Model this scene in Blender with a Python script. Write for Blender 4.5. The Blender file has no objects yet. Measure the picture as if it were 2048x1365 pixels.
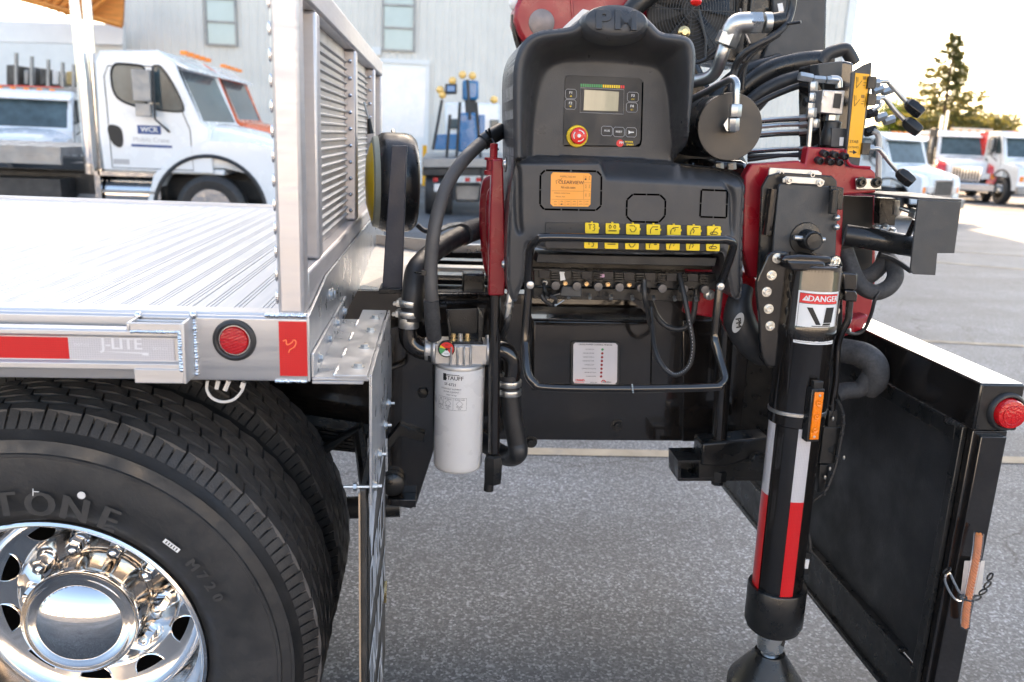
import bpy, math, random
import numpy as np
from mathutils import Vector, Matrix, Euler
random.seed(7); rng = np.random.RandomState(7)
R = math.radians; PI = math.pi
S = bpy.context.scene; COL = S.collection
# ------------------------------------------------------------ camera
F_PX, CX, CY, H = 1640.0, 1024.0, 682.5, 1.65
yaw, tilt, roll = R(5.5), R(14.0), R(2.4)
FW = Vector((math.sin(yaw)*math.cos(tilt), math.cos(yaw)*math.cos(tilt), -math.sin(tilt)))
r0 = Vector((math.cos(yaw), -math.sin(yaw), 0)); u0 = r0.cross(FW)
RT = r0*math.cos(roll)+u0*math.sin(roll); UP = RT.cross(FW)
EYE = Vector((0, 0, H))
cd = bpy.data.cameras.new('camera'); cam = bpy.data.objects.new('camera', cd); COL.objects.link(cam)
cam.matrix_world = Matrix(((RT.x, UP.x, -FW.x, 0), (RT.y, UP.y, -FW.y, 0), (RT.z, UP.z, -FW.z, H), (0, 0, 0, 1)))
cd.sensor_width = 36; cd.lens = F_PX/2048*36; cd.clip_start = .05; cd.clip_end = 3000
cd.dof.use_dof = True; cd.dof.focus_distance = 1.92; cd.dof.aperture_fstop = 3.9
S.camera = cam
# ------------------------------------------------------------ light
SUN_EL, SUN_AZ = R(32), R(9)          # low behind the big warehouse, azimuth measured from +Y towards +X
W = bpy.data.worlds.new('World'); S.world = W; W.use_nodes = True
wn = W.node_tree.nodes; wl = W.node_tree.links
sky = wn.new('ShaderNodeTexSky'); sky.sky_type = 'NISHITA'; sky.sun_disc = False
sky.sun_elevation = SUN_EL; sky.sun_rotation = SUN_AZ; sky.air_density = 1.0; sky.dust_density = 2.2; sky.ozone_density = 1.0
wn['Background'].inputs[1].default_value = .15
wl.new(sky.outputs[0], wn['Background'].inputs[0])
sd = bpy.data.lights.new('sun', 'SUN'); sd.energy = 4.0; sd.angle = R(.5); sd.color = (1, .72, .48)
so = bpy.data.objects.new('sun', sd); COL.objects.link(so)
sdir = Vector((math.sin(SUN_AZ)*math.cos(SUN_EL), math.cos(SUN_AZ)*math.cos(SUN_EL), math.sin(SUN_EL)))
so.rotation_euler = sdir.to_track_quat('Z', 'Y').to_euler(); so.location = (0, 20, 30)
S.view_settings.view_transform = 'Standard'; S.view_settings.look = 'None'
S.view_settings.exposure = 2.15; S.view_settings.gamma = 1; S.view_settings.use_white_balance = True; S.view_settings.white_balance_temperature = 7400; S.view_settings.use_curve_mapping = False

# a pixel of the photograph (2048 x 1365) turned into a point of the plane y=Y (or z=Z, or x=X)
def ray(px, py): return FW+RT*((px-CX)/F_PX)-UP*((py-CY)/F_PX)
def at(px, py, Y):
    d = ray(px, py); return EYE+d*(Y/d.y)
def atz(px, py, Z=0.0):
    d = ray(px, py); return EYE+d*((Z-H)/d.z)
def atx(px, py, X):
    d = ray(px, py); return EYE+d*(X/d.x)
# ------------------------------------------------------------ materials
MC = {}
def newmat(name):
    m = bpy.data.materials.new(name); m.use_nodes = True
    return m, m.node_tree.nodes, m.node_tree.links, m.node_tree.nodes['Principled BSDF']
def pm(name, col, rough=.5, metal=0, var=.12, ns=6, bump=0, bs=150, rvar=.12, coat=0, stretch=None, dirt=0, spec=.5, emit=0, dirtcol=(.25,.22,.19), trans=0):
    if name in MC: return MC[name]
    m, n, l, b = newmat(name)
    tc = n.new('ShaderNodeTexCoord'); mp = n.new('ShaderNodeMapping'); l.new(tc.outputs['Object'], mp.inputs[0])
    if stretch: mp.inputs['Scale'].default_value = stretch
    no = n.new('ShaderNodeTexNoise'); no.inputs['Scale'].default_value = ns; no.inputs['Detail'].default_value = 6; no.inputs['Roughness'].default_value = .6
    l.new(mp.outputs[0], no.inputs[0])
    mx = n.new('ShaderNodeMix'); mx.data_type = 'RGBA'
    mx.inputs[6].default_value = tuple(c*(1-var) for c in col)+(1,); mx.inputs[7].default_value = tuple(min(1, c*(1+var)) for c in col)+(1,)
    cr = n.new('ShaderNodeMapRange'); cr.inputs[1].default_value = .3; cr.inputs[2].default_value = .7
    l.new(no.outputs[0], cr.inputs[0]); l.new(cr.outputs[0], mx.inputs[0])
    outc = mx.outputs[2]
    rr = n.new('ShaderNodeMapRange'); rr.inputs[1].default_value = .3; rr.inputs[2].default_value = .7
    rr.inputs[3].default_value = max(0.02, rough-rvar*rough*2); rr.inputs[4].default_value = min(1, rough+rvar*rough*2)
    n2 = n.new('ShaderNodeTexNoise'); n2.inputs['Scale'].default_value = ns*2.7; n2.inputs['Detail'].default_value = 5
    l.new(mp.outputs[0], n2.inputs[0]); l.new(n2.outputs[0], rr.inputs[0]); l.new(rr.outputs[0], b.inputs['Roughness'])
    if dirt:
        n3 = n.new('ShaderNodeTexNoise'); n3.inputs['Scale'].default_value = ns*1.7; n3.inputs['Detail'].default_value = 9; n3.inputs['Roughness'].default_value = .72
        l.new(tc.outputs['Object'], n3.inputs[0])
        d = n.new('ShaderNodeMapRange'); d.inputs[1].default_value = .52; d.inputs[2].default_value = .75; d.inputs[4].default_value = dirt
        l.new(n3.outputs[0], d.inputs[0]); m2 = n.new('ShaderNodeMix'); m2.data_type = 'RGBA'
        l.new(d.outputs[0], m2.inputs[0]); l.new(outc, m2.inputs[6]); m2.inputs[7].default_value = dirtcol+(1,); outc = m2.outputs[2]
    l.new(outc, b.inputs['Base Color'])
    b.inputs['Metallic'].default_value = metal; b.inputs['Coat Weight'].default_value = coat; b.inputs['Specular IOR Level'].default_value = spec
    b.inputs['Transmission Weight'].default_value = trans
    if bump:
        n4 = n.new('ShaderNodeTexNoise'); n4.inputs['Scale'].default_value = bs; n4.inputs['Detail'].default_value = 3
        l.new(mp.outputs[0], n4.inputs[0]); bp = n.new('ShaderNodeBump'); bp.inputs['Strength'].default_value = bump; bp.inputs['Distance'].default_value = .002
        l.new(n4.outputs[0], bp.inputs['Height']); l.new(bp.outputs[0], b.inputs['Normal'])
    if emit:
        l.new(outc, b.inputs['Emission Color']); b.inputs['Emission Strength'].default_value = emit
    MC[name] = m; return m
ALU = pm('brushed_aluminium', (.60, .575, .575), .44, .75, .05, 5, .05, 60, .10, stretch=(1, 1, 7), dirt=.10, dirtcol=(.50, .45, .43))
ALUX = pm('aluminium_long_grain', (.60, .59, .59), .42, .75, .05, 4, .05, 60, .10, stretch=(.4, 8, 8), dirt=.10, dirtcol=(.48, .44, .42))
ALUY = pm('aluminium_deck', (.52, .525, .535), .55, .55, .06, 5, .05, 90, .12, stretch=(8, .5, 8), dirt=.12, dirtcol=(.50, .49, .49))
ALUB = pm('aluminium_bracket', (.52, .54, .57), .33, .85, .06, 6, .04, 40, .15, dirt=.08, dirtcol=(.42, .41, .41))
WELD = pm('aluminium_weld', (.72, .71, .72), .25, .95, .1, 60, .3, 300)
CHROME = pm('polished_chrome', (.80, .79, .78), .04, 1, .03, 4, rvar=.3)
POLAL = pm('polished_alloy', (.74, .72, .70), .10, 1, .05, 6, .05, 12, .4)
HUBM = pm('hub_dull_chrome', (.50, .44, .38), .16, 1, .15, 14, .08, 30, .4)
ZINC = pm('zinc_plated_steel', (.52, .52, .505), .33, .9, .08, 12, 0, 200, .10)
ZINCY = pm('yellow_zinc', (.70, .52, .26), .3, .95, .2, 60)
SEAL = pm('silver_cast', (.52, .50, .48), .42, .75, .1, 30, .3, 300)
BLK = pm('black_gloss_paint', (.011, .009, .008), .15, 0, .25, 5, .10, 25, .4, coat=.6, dirt=.10, dirtcol=(.06, .055, .05))
BLKS = pm('black_satin_paint', (.012, .012, .012), .33, 0, .25, 7, .15, 80, .3, dirt=.15, dirtcol=(.06, .055, .05))
BLKM = pm('black_matt_panel', (.013, .013, .014), .5, 0, .3, 3, .35, 260, .2, dirt=.55, dirtcol=(.060, .060, .062))
GUNM = pm('grey_powder_coat', (.048, .050, .052), .5, 0, .10, 12, .3, 500, .1)
PLAST = pm('moulded_black_plastic', (.040, .041, .044), .36, 0, .12, 9, .35, 700, .12, dirt=.12, dirtcol=(.10, .09, .085))
PLASTD = pm('overlay_black_plastic', (.027, .026, .026), .5, 0, .08, 9, .15, 900, .1)
RUB = pm('tyre_rubber', (.028, .028, .029), .5, 0, .18, 9, .25, 120, .2, dirt=.45, dirtcol=(.060, .056, .053))
RUBT = pm('tyre_tread_rubber', (.085, .079, .076), .7, 0, .25, 14, .45, 220, .15, dirt=.5, dirtcol=(.085, .078, .072))
HOSE = pm('hose_rubber', (.022, .022, .023), .45, 0, .2, 20, .25, 300, dirt=.2, dirtcol=(.06, .055, .05))
HOSEG = pm('grey_hose', (.088, .085, .084), .55, 0, .12, 14, .2, 300, dirt=.15, dirtcol=(.15, .13, .12))
SLEEVE = pm('woven_sleeve', (.050, .050, .052), .75, 0, .3, 60, .6, 400)
RED = pm('red_crane_paint', (.30, .007, .016), .33, 0, .12, 6, .12, 40, .25, coat=.15, dirt=.12, dirtcol=(.12, .01, .015))
REDL = pm('red_plastic', (.70, .02, .015), .3, 0, .06, 8)
YEL = pm('yellow_label', (.86, .60, .02), .45, 0, .05, 9)
YEL2 = pm('amber_placard', (.84, .40, .01), .4, 0, .05, 9)
ORL = pm('orange_sticker', (.90, .36, .06), .5, 0, .04, 12)
SLOT = pm('cut_slot_black', (.002, .002, .002), .9, 0, .1, 12, spec=.02)
WHT = pm('white_print', (.74, .74, .73), .5, 0, .04, 12)
INK = pm('black_print', (.012, .012, .012), .5, 0, .1, 12)
REDP = pm('red_print', (.70, .03, .03), .45, 0, .05, 12)
GRNP = pm('green_print', (.05, .30, .10), .45, 0, .05, 12)
GRYP = pm('grey_print', (.42, .42, .43), .45, 0, .05, 12)
CREAM = pm('filter_can_white', (.70, .68, .66), .33, 0, .04, 5, .04, 30, .2, dirt=.08, dirtcol=(.5, .45, .4))
LCD = pm('lcd_glass', (.22, .24, .18), .12, 0, .10, 3, coat=1, stretch=(14, 1, 1))
def lensmat(name, col, emit=0):
    if name in MC: return MC[name]
    m, n, l, b = newmat(name); b.inputs['Base Color'].default_value = col+(1,); b.inputs['Roughness'].default_value = .25
    b.inputs['Coat Weight'].default_value = .3; b.inputs['Subsurface Weight'].default_value = .15
    tc = n.new('ShaderNodeTexCoord'); w = n.new('ShaderNodeTexVoronoi'); w.inputs['Scale'].default_value = 170; l.new(tc.outputs['Object'], w.inputs[0])
    bp = n.new('ShaderNodeBump'); bp.inputs['Strength'].default_value = .5; bp.inputs['Distance'].default_value = .002
    l.new(w.outputs[0], bp.inputs['Height']); l.new(bp.outputs[0], b.inputs['Normal']); MC[name] = m; return m
LENSR = lensmat('red_lens', (.52, .004, .008)); LENSO = lensmat('amber_lens', (.95, .20, .0))
def tapemat(name, col):
    m, n, l, b = newmat(name); tc = n.new('ShaderNodeTexCoord'); mp = n.new('ShaderNodeMapping'); mp.inputs['Rotation'].default_value = (R(90), 0, 0)
    l.new(tc.outputs['Object'], mp.inputs[0]); v = n.new('ShaderNodeTexVoronoi'); v.feature = 'DISTANCE_TO_EDGE'; v.inputs['Scale'].default_value = 260; v.inputs['Randomness'].default_value = .25
    v.voronoi_dimensions = '2D'; l.new(mp.outputs[0], v.inputs[0])
    cr = n.new('ShaderNodeMapRange'); cr.inputs[1].default_value = .05; cr.inputs[2].default_value = .22; l.new(v.outputs[0], cr.inputs[0])
    mx = n.new('ShaderNodeMix'); mx.data_type = 'RGBA'; mx.inputs[6].default_value = tuple(min(1, c*1.25) for c in col)+(1,); mx.inputs[7].default_value = col+(1,)
    l.new(cr.outputs[0], mx.inputs[0]); l.new(mx.outputs[2], b.inputs['Base Color']); b.inputs['Roughness'].default_value = .28; b.inputs['Coat Weight'].default_value = .4
    MC[name] = m; return m
TAPER = tapemat('red_reflective_tape', (.52, .008, .010)); TAPEW = tapemat('white_reflective_tape', (.46, .44, .45))
# background materials
TWHITE = pm('white_truck_paint', (.74, .77, .79), .22, 0, .03, 2, coat=.6, rvar=.3)
TORANGE = pm('orange_truck_paint', (.80, .13, .02), .28, 0, .05, 2, coat=.5)
TRED = pm('red_truck_paint', (.62, .03, .03), .28, 0, .05, 2, coat=.5)
TBLUE = pm('blue_crane_paint', (.01, .17, .40), .3, 0, .1, 2, coat=.5)
TGLASS = pm('truck_window_glass', (.06, .09, .10), .12, 0, .5, 1.6, spec=.5)
TDARK = pm('dark_chassis', (.035, .036, .038), .55, 0, .3, 4, dirt=.3, dirtcol=(.09, .08, .075))
TGREY = pm('grey_truck_steel', (.28, .28, .28), .45, .5, .15, 4)
TWARM = pm('warm_interior', (.50, .36, .16), .7, 0, .3, 2)
AMBER = pm('amber_marker', (.95, .25, .02), .3, 0, .05, 5)
WALLM = pm('pale_metal_cladding', (.68, .655, .61), .55, .1, .05, .8, 0, rvar=.1, dirt=.16, dirtcol=(.46, .42, .36))
TRIMW = pm('white_trim', (.75, .76, .76), .5, 0, .04, 2)
WGLASS = pm('greenish_pane', (.46, .52, .50), .15, 0, .08, .8, coat=.6)
ORWOOD = pm('orange_timber', (.62, .22, .04), .7, 0, .25, 2, stretch=(1, 1, 6))
def leafmat(name, col, tr):
    m = pm(name, col, .65, 0, .45, 1.3); n = m.node_tree.nodes; l = m.node_tree.links; t = n.new('ShaderNodeBsdfTranslucent'); t.inputs[0].default_value = tr+(1,)
    mx = n.new('ShaderNodeMixShader'); mx.inputs[0].default_value = .45; o = n['Material Output']; l.new(n['Principled BSDF'].outputs[0], mx.inputs[1]); l.new(t.outputs[0], mx.inputs[2]); l.new(mx.outputs[0], o.inputs[0]); return m
LEAF = leafmat('spruce_needles', (.075, .10, .045), (.24, .21, .05)); LEAF2 = leafmat('shrub_leaves', (.06, .10, .03), (.12, .17, .02))
BARK = pm('bark', (.12, .085, .06), .9, 0, .3, 6)
LUMB = pm('stacked_dark_goods', (.10, .09, .08), .7, 0, .5, 3)
# ------------------------------------------------------------ mesh builder
def frame(ax):
    a = Vector(ax).normalized(); t = Vector((0, 0, 1)) if abs(a.z) < .9 else Vector((1, 0, 0))
    u = t.cross(a).normalized(); return u, a.cross(u), a
class MB:
    def __init__(s): s.v = []; s.f = []; s.mi = []; s.m = []
    def k(s, mat):
        if mat not in s.m: s.m.append(mat)
        return s.m.index(mat)
    def add(s, vs, fs, mat):
        o = len(s.v); s.v.extend([tuple(v) for v in vs]); k = s.k(mat)
        for f in fs: s.f.append(tuple(i+o for i in f)); s.mi.append(k)
        return s
    def box(s, a, b, mat, M=None):
        (x0, y0, z0), (x1, y1, z1) = a, b
        vs = [Vector((x, y, z)) for z in (z0, z1) for y in (y0, y1) for x in (x0, x1)]
        if M is not None: vs = [M @ v for v in vs]
        return s.add(vs, [(0, 2, 3, 1), (4, 5, 7, 6), (0, 1, 5, 4), (2, 6, 7, 3), (0, 4, 6, 2), (1, 3, 7, 5)], mat)
    def prism(s, pts, ext, mat):
        n = len(pts); e = Vector(ext); a = [Vector(p) for p in pts]
        nr = Vector((0, 0, 0))
        for i in range(n): nr += a[i].cross(a[(i+1) % n])
        if nr.dot(e) > 0: a = a[::-1]
        return s.add(a+[p+e for p in a], [tuple(range(n)), tuple(range(2*n-1, n-1, -1))]+[(i, i+n, (i+1) % n+n, (i+1) % n) for i in range(n)], mat)
    def plate(s, px, Y, t, mat): return s.prism([at(x, y, Y) for x, y in px], (0, t, 0), mat)
    def quad(s, p, mat): return s.add(p, [tuple(range(len(p)))], mat)
    def tube(s, path, r, mat, seg=12, closed=False, caps=True):
        P = [Vector(p) for p in path]; n = len(P); rr = r if hasattr(r, '__len__') else [r]*n
        vs = []; up = None
        for i in range(n):
            a = P[(i-1) % n] if (closed or i > 0) else P[i]; b = P[(i+1) % n] if (closed or i < n-1) else P[i]
            t = (b-a).normalized()
            if up is None: up = frame(t)[0]
            up = (up-t*up.dot(t)).normalized(); w = t.cross(up)
            for j in range(seg):
                an = 2*PI*j/seg; vs.append(P[i]+(up*math.cos(an)+w*math.sin(an))*rr[i])
        fs = []
        for i in range(n if closed else n-1):
            for j in range(seg):
                a = i*seg+j; b = i*seg+(j+1) % seg; c = ((i+1) % n)*seg+(j+1) % seg; d = ((i+1) % n)*seg+j; fs.append((a, b, c, d))
        if caps and not closed: fs += [tuple(range(seg-1, -1, -1)), tuple((n-1)*seg+j for j in range(seg))]
        return s.add(vs, fs, mat)
    def lathe(s, o, ax, prof, mat, seg=32, a0=0, sc=(1, 1), u=None, caps=True):
        o = Vector(o); U, V, A = frame(ax)
        if u is not None: U = Vector(u).normalized(); V = A.cross(U)
        vs = []; n = len(prof)
        for r, t in prof:
            for j in range(seg):
                an = a0+2*PI*j/seg; vs.append(o+A*t+U*(r*math.cos(an)*sc[0])+V*(r*math.sin(an)*sc[1]))
        fs = [(i*seg+j, i*seg+(j+1) % seg, (i+1)*seg+(j+1) % seg, (i+1)*seg+j) for i in range(n-1) for j in range(seg)]
        if caps and prof[0][0] > 1e-5: fs.append(tuple(range(seg-1, -1, -1)))
        if caps and prof[-1][0] > 1e-5: fs.append(tuple((n-1)*seg+j for j in range(seg)))
        return s.add(vs, fs, mat)
    def cyl(s, a, b, r, mat, seg=20, r2=None):
        a = Vector(a); b = Vector(b); L = (b-a).length
        return s.lathe(a, b-a, [(r, 0), (r if r2 is None else r2, L)], mat, seg)
    def sph(s, c, r, mat, seg=12, sc=(1, 1, 1)):
        c = Vector(c); vs = []; m = seg//2
        for i in range(m+1):
            th = PI*i/m
            for j in range(seg): vs.append(c+Vector((sc[0]*r*math.sin(th)*math.cos(2*PI*j/seg), sc[1]*r*math.sin(th)*math.sin(2*PI*j/seg), sc[2]*r*math.cos(th))))
        return s.add(vs, [(i*seg+j, (i+1)*seg+j, (i+1)*seg+(j+1) % seg, i*seg+(j+1) % seg) for i in range(m) for j in range(seg)], mat)
    def merge(s, me, M, mat):
        return s.add([M @ v.co for v in me.vertices], [tuple(p.vertices) for p in me.polygons], mat)
    def mesh(s, name, smooth=35):
        me = bpy.data.meshes.new(name); me.from_pydata(s.v, [], s.f)
        for m in s.m: me.materials.append(m)
        me.polygons.foreach_set('material_index', s.mi)
        if smooth:
            me.polygons.foreach_set('use_smooth', [True]*len(me.polygons)); me.set_sharp_from_angle(angle=R(smooth))
        me.update(); return me
    def obj(s, name, parent=None, smooth=35, bevel=0, **kw):
        return link(name, s.mesh(name, smooth), parent, bevel=bevel, **kw)
def link(name, me, parent=None, M=None, bevel=0, label=None, cat=None, group=None, kind=None):
    o = bpy.data.objects.new(name, me); COL.objects.link(o)
    if parent is not None:
        o.parent = parent
        if parent.type == 'EMPTY' and parent.get('_w'): o.matrix_parent_inverse = Matrix.Translation(-parent.location)
    if M is not None: o.matrix_basis = M
    if bevel:
        b = o.modifiers.new('bevel', 'BEVEL'); b.width = bevel; b.segments = 2; b.limit_method = 'ANGLE'; b.angle_limit = R(40); b.harden_normals = False
    tag(o, label, cat, group, kind); return o
def tag(o, label=None, cat=None, group=None, kind=None):
    if label: o['label'] = label
    if cat: o['category'] = cat
    if group: o['group'] = group
    if kind: o['kind'] = kind
    return o
def thing(name, label, cat, loc=(0, 0, 0), group=None, world=True):
    o = bpy.data.objects.new(name, None); COL.objects.link(o); o.location = loc; o.empty_display_size = .1
    if world: o['_w'] = 1
    return tag(o, label, cat, group)
def copy_tree(o, parent=None):
    c = o.copy(); COL.objects.link(c)
    if parent is not None: c.parent = parent
    for ch in [x for x in KIDS(o)]: copy_tree(ch, c)
    return c
def KIDS(o): return [x for x in list(COL.objects) if x.parent == o]
_fc = {}
def textmesh(s, align='CENTER'):
    k = (s, align)
    if k not in _fc:
        cu = bpy.data.curves.new('lettering', 'FONT'); cu.body = s; cu.size = 1; cu.align_x = align; cu.align_y = 'CENTER'; cu.resolution_u = 3; cu.extrude = 0
        ob = bpy.data.objects.new('lettering', cu); _fc[k] = bpy.data.meshes.new_from_object(ob); bpy.data.objects.remove(ob)
    return _fc[k]
def letters(m, s, c, size, mat, u=(1, 0, 0), v=(0, 0, 1), ext=0, sx=1, align='CENTER', bold=0):
    u = Vector(u).normalized(); v = Vector(v).normalized(); w = u.cross(v)
    me = textmesh(s, align)
    for off in ([0] if not bold else [-bold, 0, bold]):
        cc = Vector(c)+u*off*size+w*(.00015*(1+off/bold) if bold else 0)
        M = Matrix(((u.x*size*sx, v.x*size, w.x*size, cc.x), (u.y*size*sx, v.y*size, w.y*size, cc.y), (u.z*size*sx, v.z*size, w.z*size, cc.z), (0, 0, 0, 1)))
        m.merge(me, M, mat)
    return m
def bez(P, n=8):     # Catmull-Rom through the points
    P = [Vector(p) for p in P]; Q = [P[0]*2-P[1]]+P+[P[-1]*2-P[-2]]; out = []
    for i in range(1, len(Q)-2):
        for j in range(n):
            t = j/n; a, b, c, d = Q[i-1:i+3]
            out.append(.5*((2*b)+(c-a)*t+(2*a-5*b+4*c-d)*t*t+(3*b-a-3*c+d)*t**3))
    return out+[P[-1]]
def pxpath(pts, n=8): return bez([at(*p) for p in pts], n)
def chaikin(P, it=2, closed=True):
    for _ in range(it):
        o = []; n = len(P)
        for i in range(n if closed else n-1):
            a = Vector(P[i]); b = Vector(P[(i+1) % n]); o += [a*.75+b*.25, a*.25+b*.75]
        P = o
    return P
def bolt(m, c, ax, r, h, mat, socket=True, washer=True):
    c = Vector(c); A = Vector(ax).normalized()
    if washer: m.lathe(c, A, [(r*1.45, 0), (r*1.45, h*.2), (r, h*.2)], mat, 20)
    if socket: m.lathe(c, A, [(r, 0), (r, h*.9), (r*.9, h), (r*.55, h), (r*.5, h*.45), (0, h*.45)], mat, 18)
    else: m.lathe(c, A, [(r, 0), (r, h*.9), (r*.88, h), (0, h)], mat, 6)
def weld(m, a, b, r, mat, n=None):
    a = Vector(a); b = Vector(b); L = (b-a).length; n = n or max(3, int(L/(r*.9)))
    for i in range(n+1): m.sph(a.lerp(b, i/n)+Vector([rng.uniform(-.12, .12)*r for _ in range(3)]), r*rng.uniform(.85, 1.1), mat, 8, (1, 1, 1))
# ============================================================ THE SETTING
def asphalt():
    m, n, l, b = newmat('worn_asphalt'); tc = n.new('ShaderNodeTexCoord')
    v = n.new('ShaderNodeTexVoronoi'); v.inputs['Scale'].default_value = 125; l.new(tc.outputs['Object'], v.inputs[0])
    v2 = n.new('ShaderNodeTexNoise'); v2.inputs['Scale'].default_value = 70; v2.inputs['Detail'].default_value = 8; v2.inputs['Roughness'].default_value = .75; l.new(tc.outputs['Object'], v2.inputs[0])
    big = n.new('ShaderNodeTexNoise'); big.inputs['Scale'].default_value = .75; big.inputs['Detail'].default_value = 7; big.inputs['Roughness'].default_value = .6; l.new(tc.outputs['Object'], big.inputs[0])
    cr = n.new('ShaderNodeValToRGB'); e = cr.color_ramp.elements
    e[0].position = .0; e[0].color = (.034, .037, .041, 1); e[1].position = 1; e[1].color = (.47, .485, .51, 1)
    q = e.new(.45); q.color = (.072, .077, .084, 1); q = e.new(.72); q.color = (.145, .151, .160, 1)
    sep = n.new('ShaderNodeSeparateColor'); l.new(v.outputs['Color'], sep.inputs[0])
    ad = n.new('ShaderNodeMath'); ad.operation = 'MULTIPLY_ADD'; ad.inputs[1].default_value = .55; l.new(sep.outputs[0], ad.inputs[0])
    s2 = n.new('ShaderNodeMath'); s2.operation = 'MULTIPLY'; s2.inputs[1].default_value = .62; l.new(v2.outputs[0], s2.inputs[0]); l.new(s2.outputs[0], ad.inputs[2])
    l.new(ad.outputs[0], cr.inputs[0])
    mr = n.new('ShaderNodeMapRange'); mr.inputs[1].default_value = .3; mr.inputs[2].default_value = .7; mr.inputs[3].default_value = .52; mr.inputs[4].default_value = 1.22; l.new(big.outputs[0], mr.inputs[0])
    mm = n.new('ShaderNodeVectorMath'); mm.operation = 'SCALE'; l.new(cr.outputs[0], mm.inputs[0]); l.new(mr.outputs[0], mm.inputs['Scale'])
    # hairline cracks
    wz = n.new('ShaderNodeTexNoise'); wz.inputs['Scale'].default_value = 2.2; wz.inputs['Detail'].default_value = 8; l.new(tc.outputs['Object'], wz.inputs[0])
    av = n.new('ShaderNodeMixRGB'); av.blend_type = 'ADD'; av.inputs[0].default_value = .5; l.new(tc.outputs['Object'], av.inputs[1]); l.new(wz.outputs['Color'], av.inputs[2])
    vc = n.new('ShaderNodeTexVoronoi'); vc.feature = 'DISTANCE_TO_EDGE'; vc.inputs['Scale'].default_value = .42; l.new(av.outputs[0], vc.inputs[0])
    c2 = n.new('ShaderNodeMapRange'); c2.inputs[1].default_value = .0; c2.inputs[2].default_value = .004; c2.inputs[3].default_value = .28; l.new(vc.outputs[0], c2.inputs[0])
    m3 = n.new('ShaderNodeVectorMath'); m3.operation = 'SCALE'; l.new(mm.outputs[0], m3.inputs[0]); l.new(c2.outputs[0], m3.inputs['Scale'])
    # oil drips and tyre-darkened lanes
    vo = n.new('ShaderNodeTexVoronoi'); vo.inputs['Scale'].default_value = 1.1; vo.inputs['Randomness'].default_value = 1; l.new(av.outputs[0], vo.inputs[0])
    o1 = n.new('ShaderNodeMapRange'); o1.inputs[1].default_value = .06; o1.inputs[2].default_value = .17; o1.inputs[3].default_value = .52; l.new(vo.outputs['Distance'], o1.inputs[0])
    ml_ = n.new('ShaderNodeMapping'); ml_.inputs['Scale'].default_value = (.05, .9, 1); ml_.inputs['Rotation'].default_value = (0, 0, R(8)); l.new(tc.outputs['Object'], ml_.inputs[0])
    nl = n.new('ShaderNodeTexNoise'); nl.inputs['Scale'].default_value = 1.6; nl.inputs['Detail'].default_value = 5; l.new(ml_.outputs[0], nl.inputs[0])
    o2 = n.new('ShaderNodeMapRange'); o2.inputs[1].default_value = .36; o2.inputs[2].default_value = .62; o2.inputs[3].default_value = .72; o2.inputs[4].default_value = 1.12; l.new(nl.outputs[0], o2.inputs[0])
    om = n.new('ShaderNodeMath'); om.operation = 'MULTIPLY'; l.new(o1.outputs[0], om.inputs[0]); l.new(o2.outputs[0], om.inputs[1])
    m4 = n.new('ShaderNodeVectorMath'); m4.operation = 'SCALE'; l.new(m3.outputs[0], m4.inputs[0]); l.new(om.outputs[0], m4.inputs['Scale']); m3 = m4
    l.new(m3.outputs[0], b.inputs['Base Color']); b.inputs['Roughness'].default_value = .62
    bp = n.new('ShaderNodeBump'); bp.inputs['Strength'].default_value = .8; bp.inputs['Distance'].default_value = .004
    l.new(ad.outputs[0], bp.inputs['Height']); l.new(bp.outputs[0], b.inputs['Normal']); return m
ASPH = asphalt()
g = MB(); g.quad([(-700, -500, 0), (700, -500, 0), (700, 900, 0), (-700, 900, 0)], ASPH); g.obj('ground', kind='structure')
PAINT = pm('faded_line_and_sun_band', (.28, .22, .15), .7, 0, .3, 3, dirt=1.0, dirtcol=(.14, .13, .12))
def line(p, q, w, nm='line_and_sun_band'):
    a = atz(*p, .004); b = atz(*q, .004); d = (b-a).normalized(); s = Vector((-d.y, d.x, 0))*w/2
    MB().quad([a-s, b-s, b+s, a+s], PAINT).obj(nm, kind='structure', smooth=0)
line((1030, 902), (2300, 925), .10); line((1850, 523), (2300, 560), .16); line((1800, 497), (2300, 528), .12); line((1700, 675), (2200, 700), .09)  # after the first worn line, low-sun bands on the ground painted as stripes

# ---- warehouse with ribbed cladding
BY, BX0, BX1, BH = 28.0, at(243, 200, 28).x, at(1692, 150, 28).x, 19.2  # unseen upper height raised until the shadow covers the flatbed and crane
wt = thing('warehouse', 'tall pale ribbed metal warehouse filling the background behind the yard', 'building', (0, BY, 0))
def ribs(x0, x1, y, z0, z1, mat, p=.24, d=.02):
    m = MB(); n = int((x1-x0)/p); prof = []
    for i in range(n):
        x = x0+i*(x1-x0)/n; q = (x1-x0)/n; prof += [(x, 0), (x+.6*q, 0), (x+.7*q, -d), (x+.9*q, -d)]
    prof.append((x1, 0)); vs = [(x, y+o, z) for z in (z0, z1) for x, o in prof]; k = len(prof)
    return m.add(vs, [(i, i+1, k+i+1, k+i) for i in range(k-1)], mat)
ribs(BX0, BX1, BY, 0, BH, WALLM).obj('wall', wt, smooth=0)
MB().box((BX0, BY+.06, 0), (BX1, BY+24, BH+.1), WALLM).obj('wall_core', wt, smooth=0)
for xx in (BX1-.25, BX0-.05): MB().box((xx, BY-.10, 0), (xx+.3, BY+.05, BH+.1), TRIMW).obj('corner_trim', wt, smooth=0)
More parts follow.
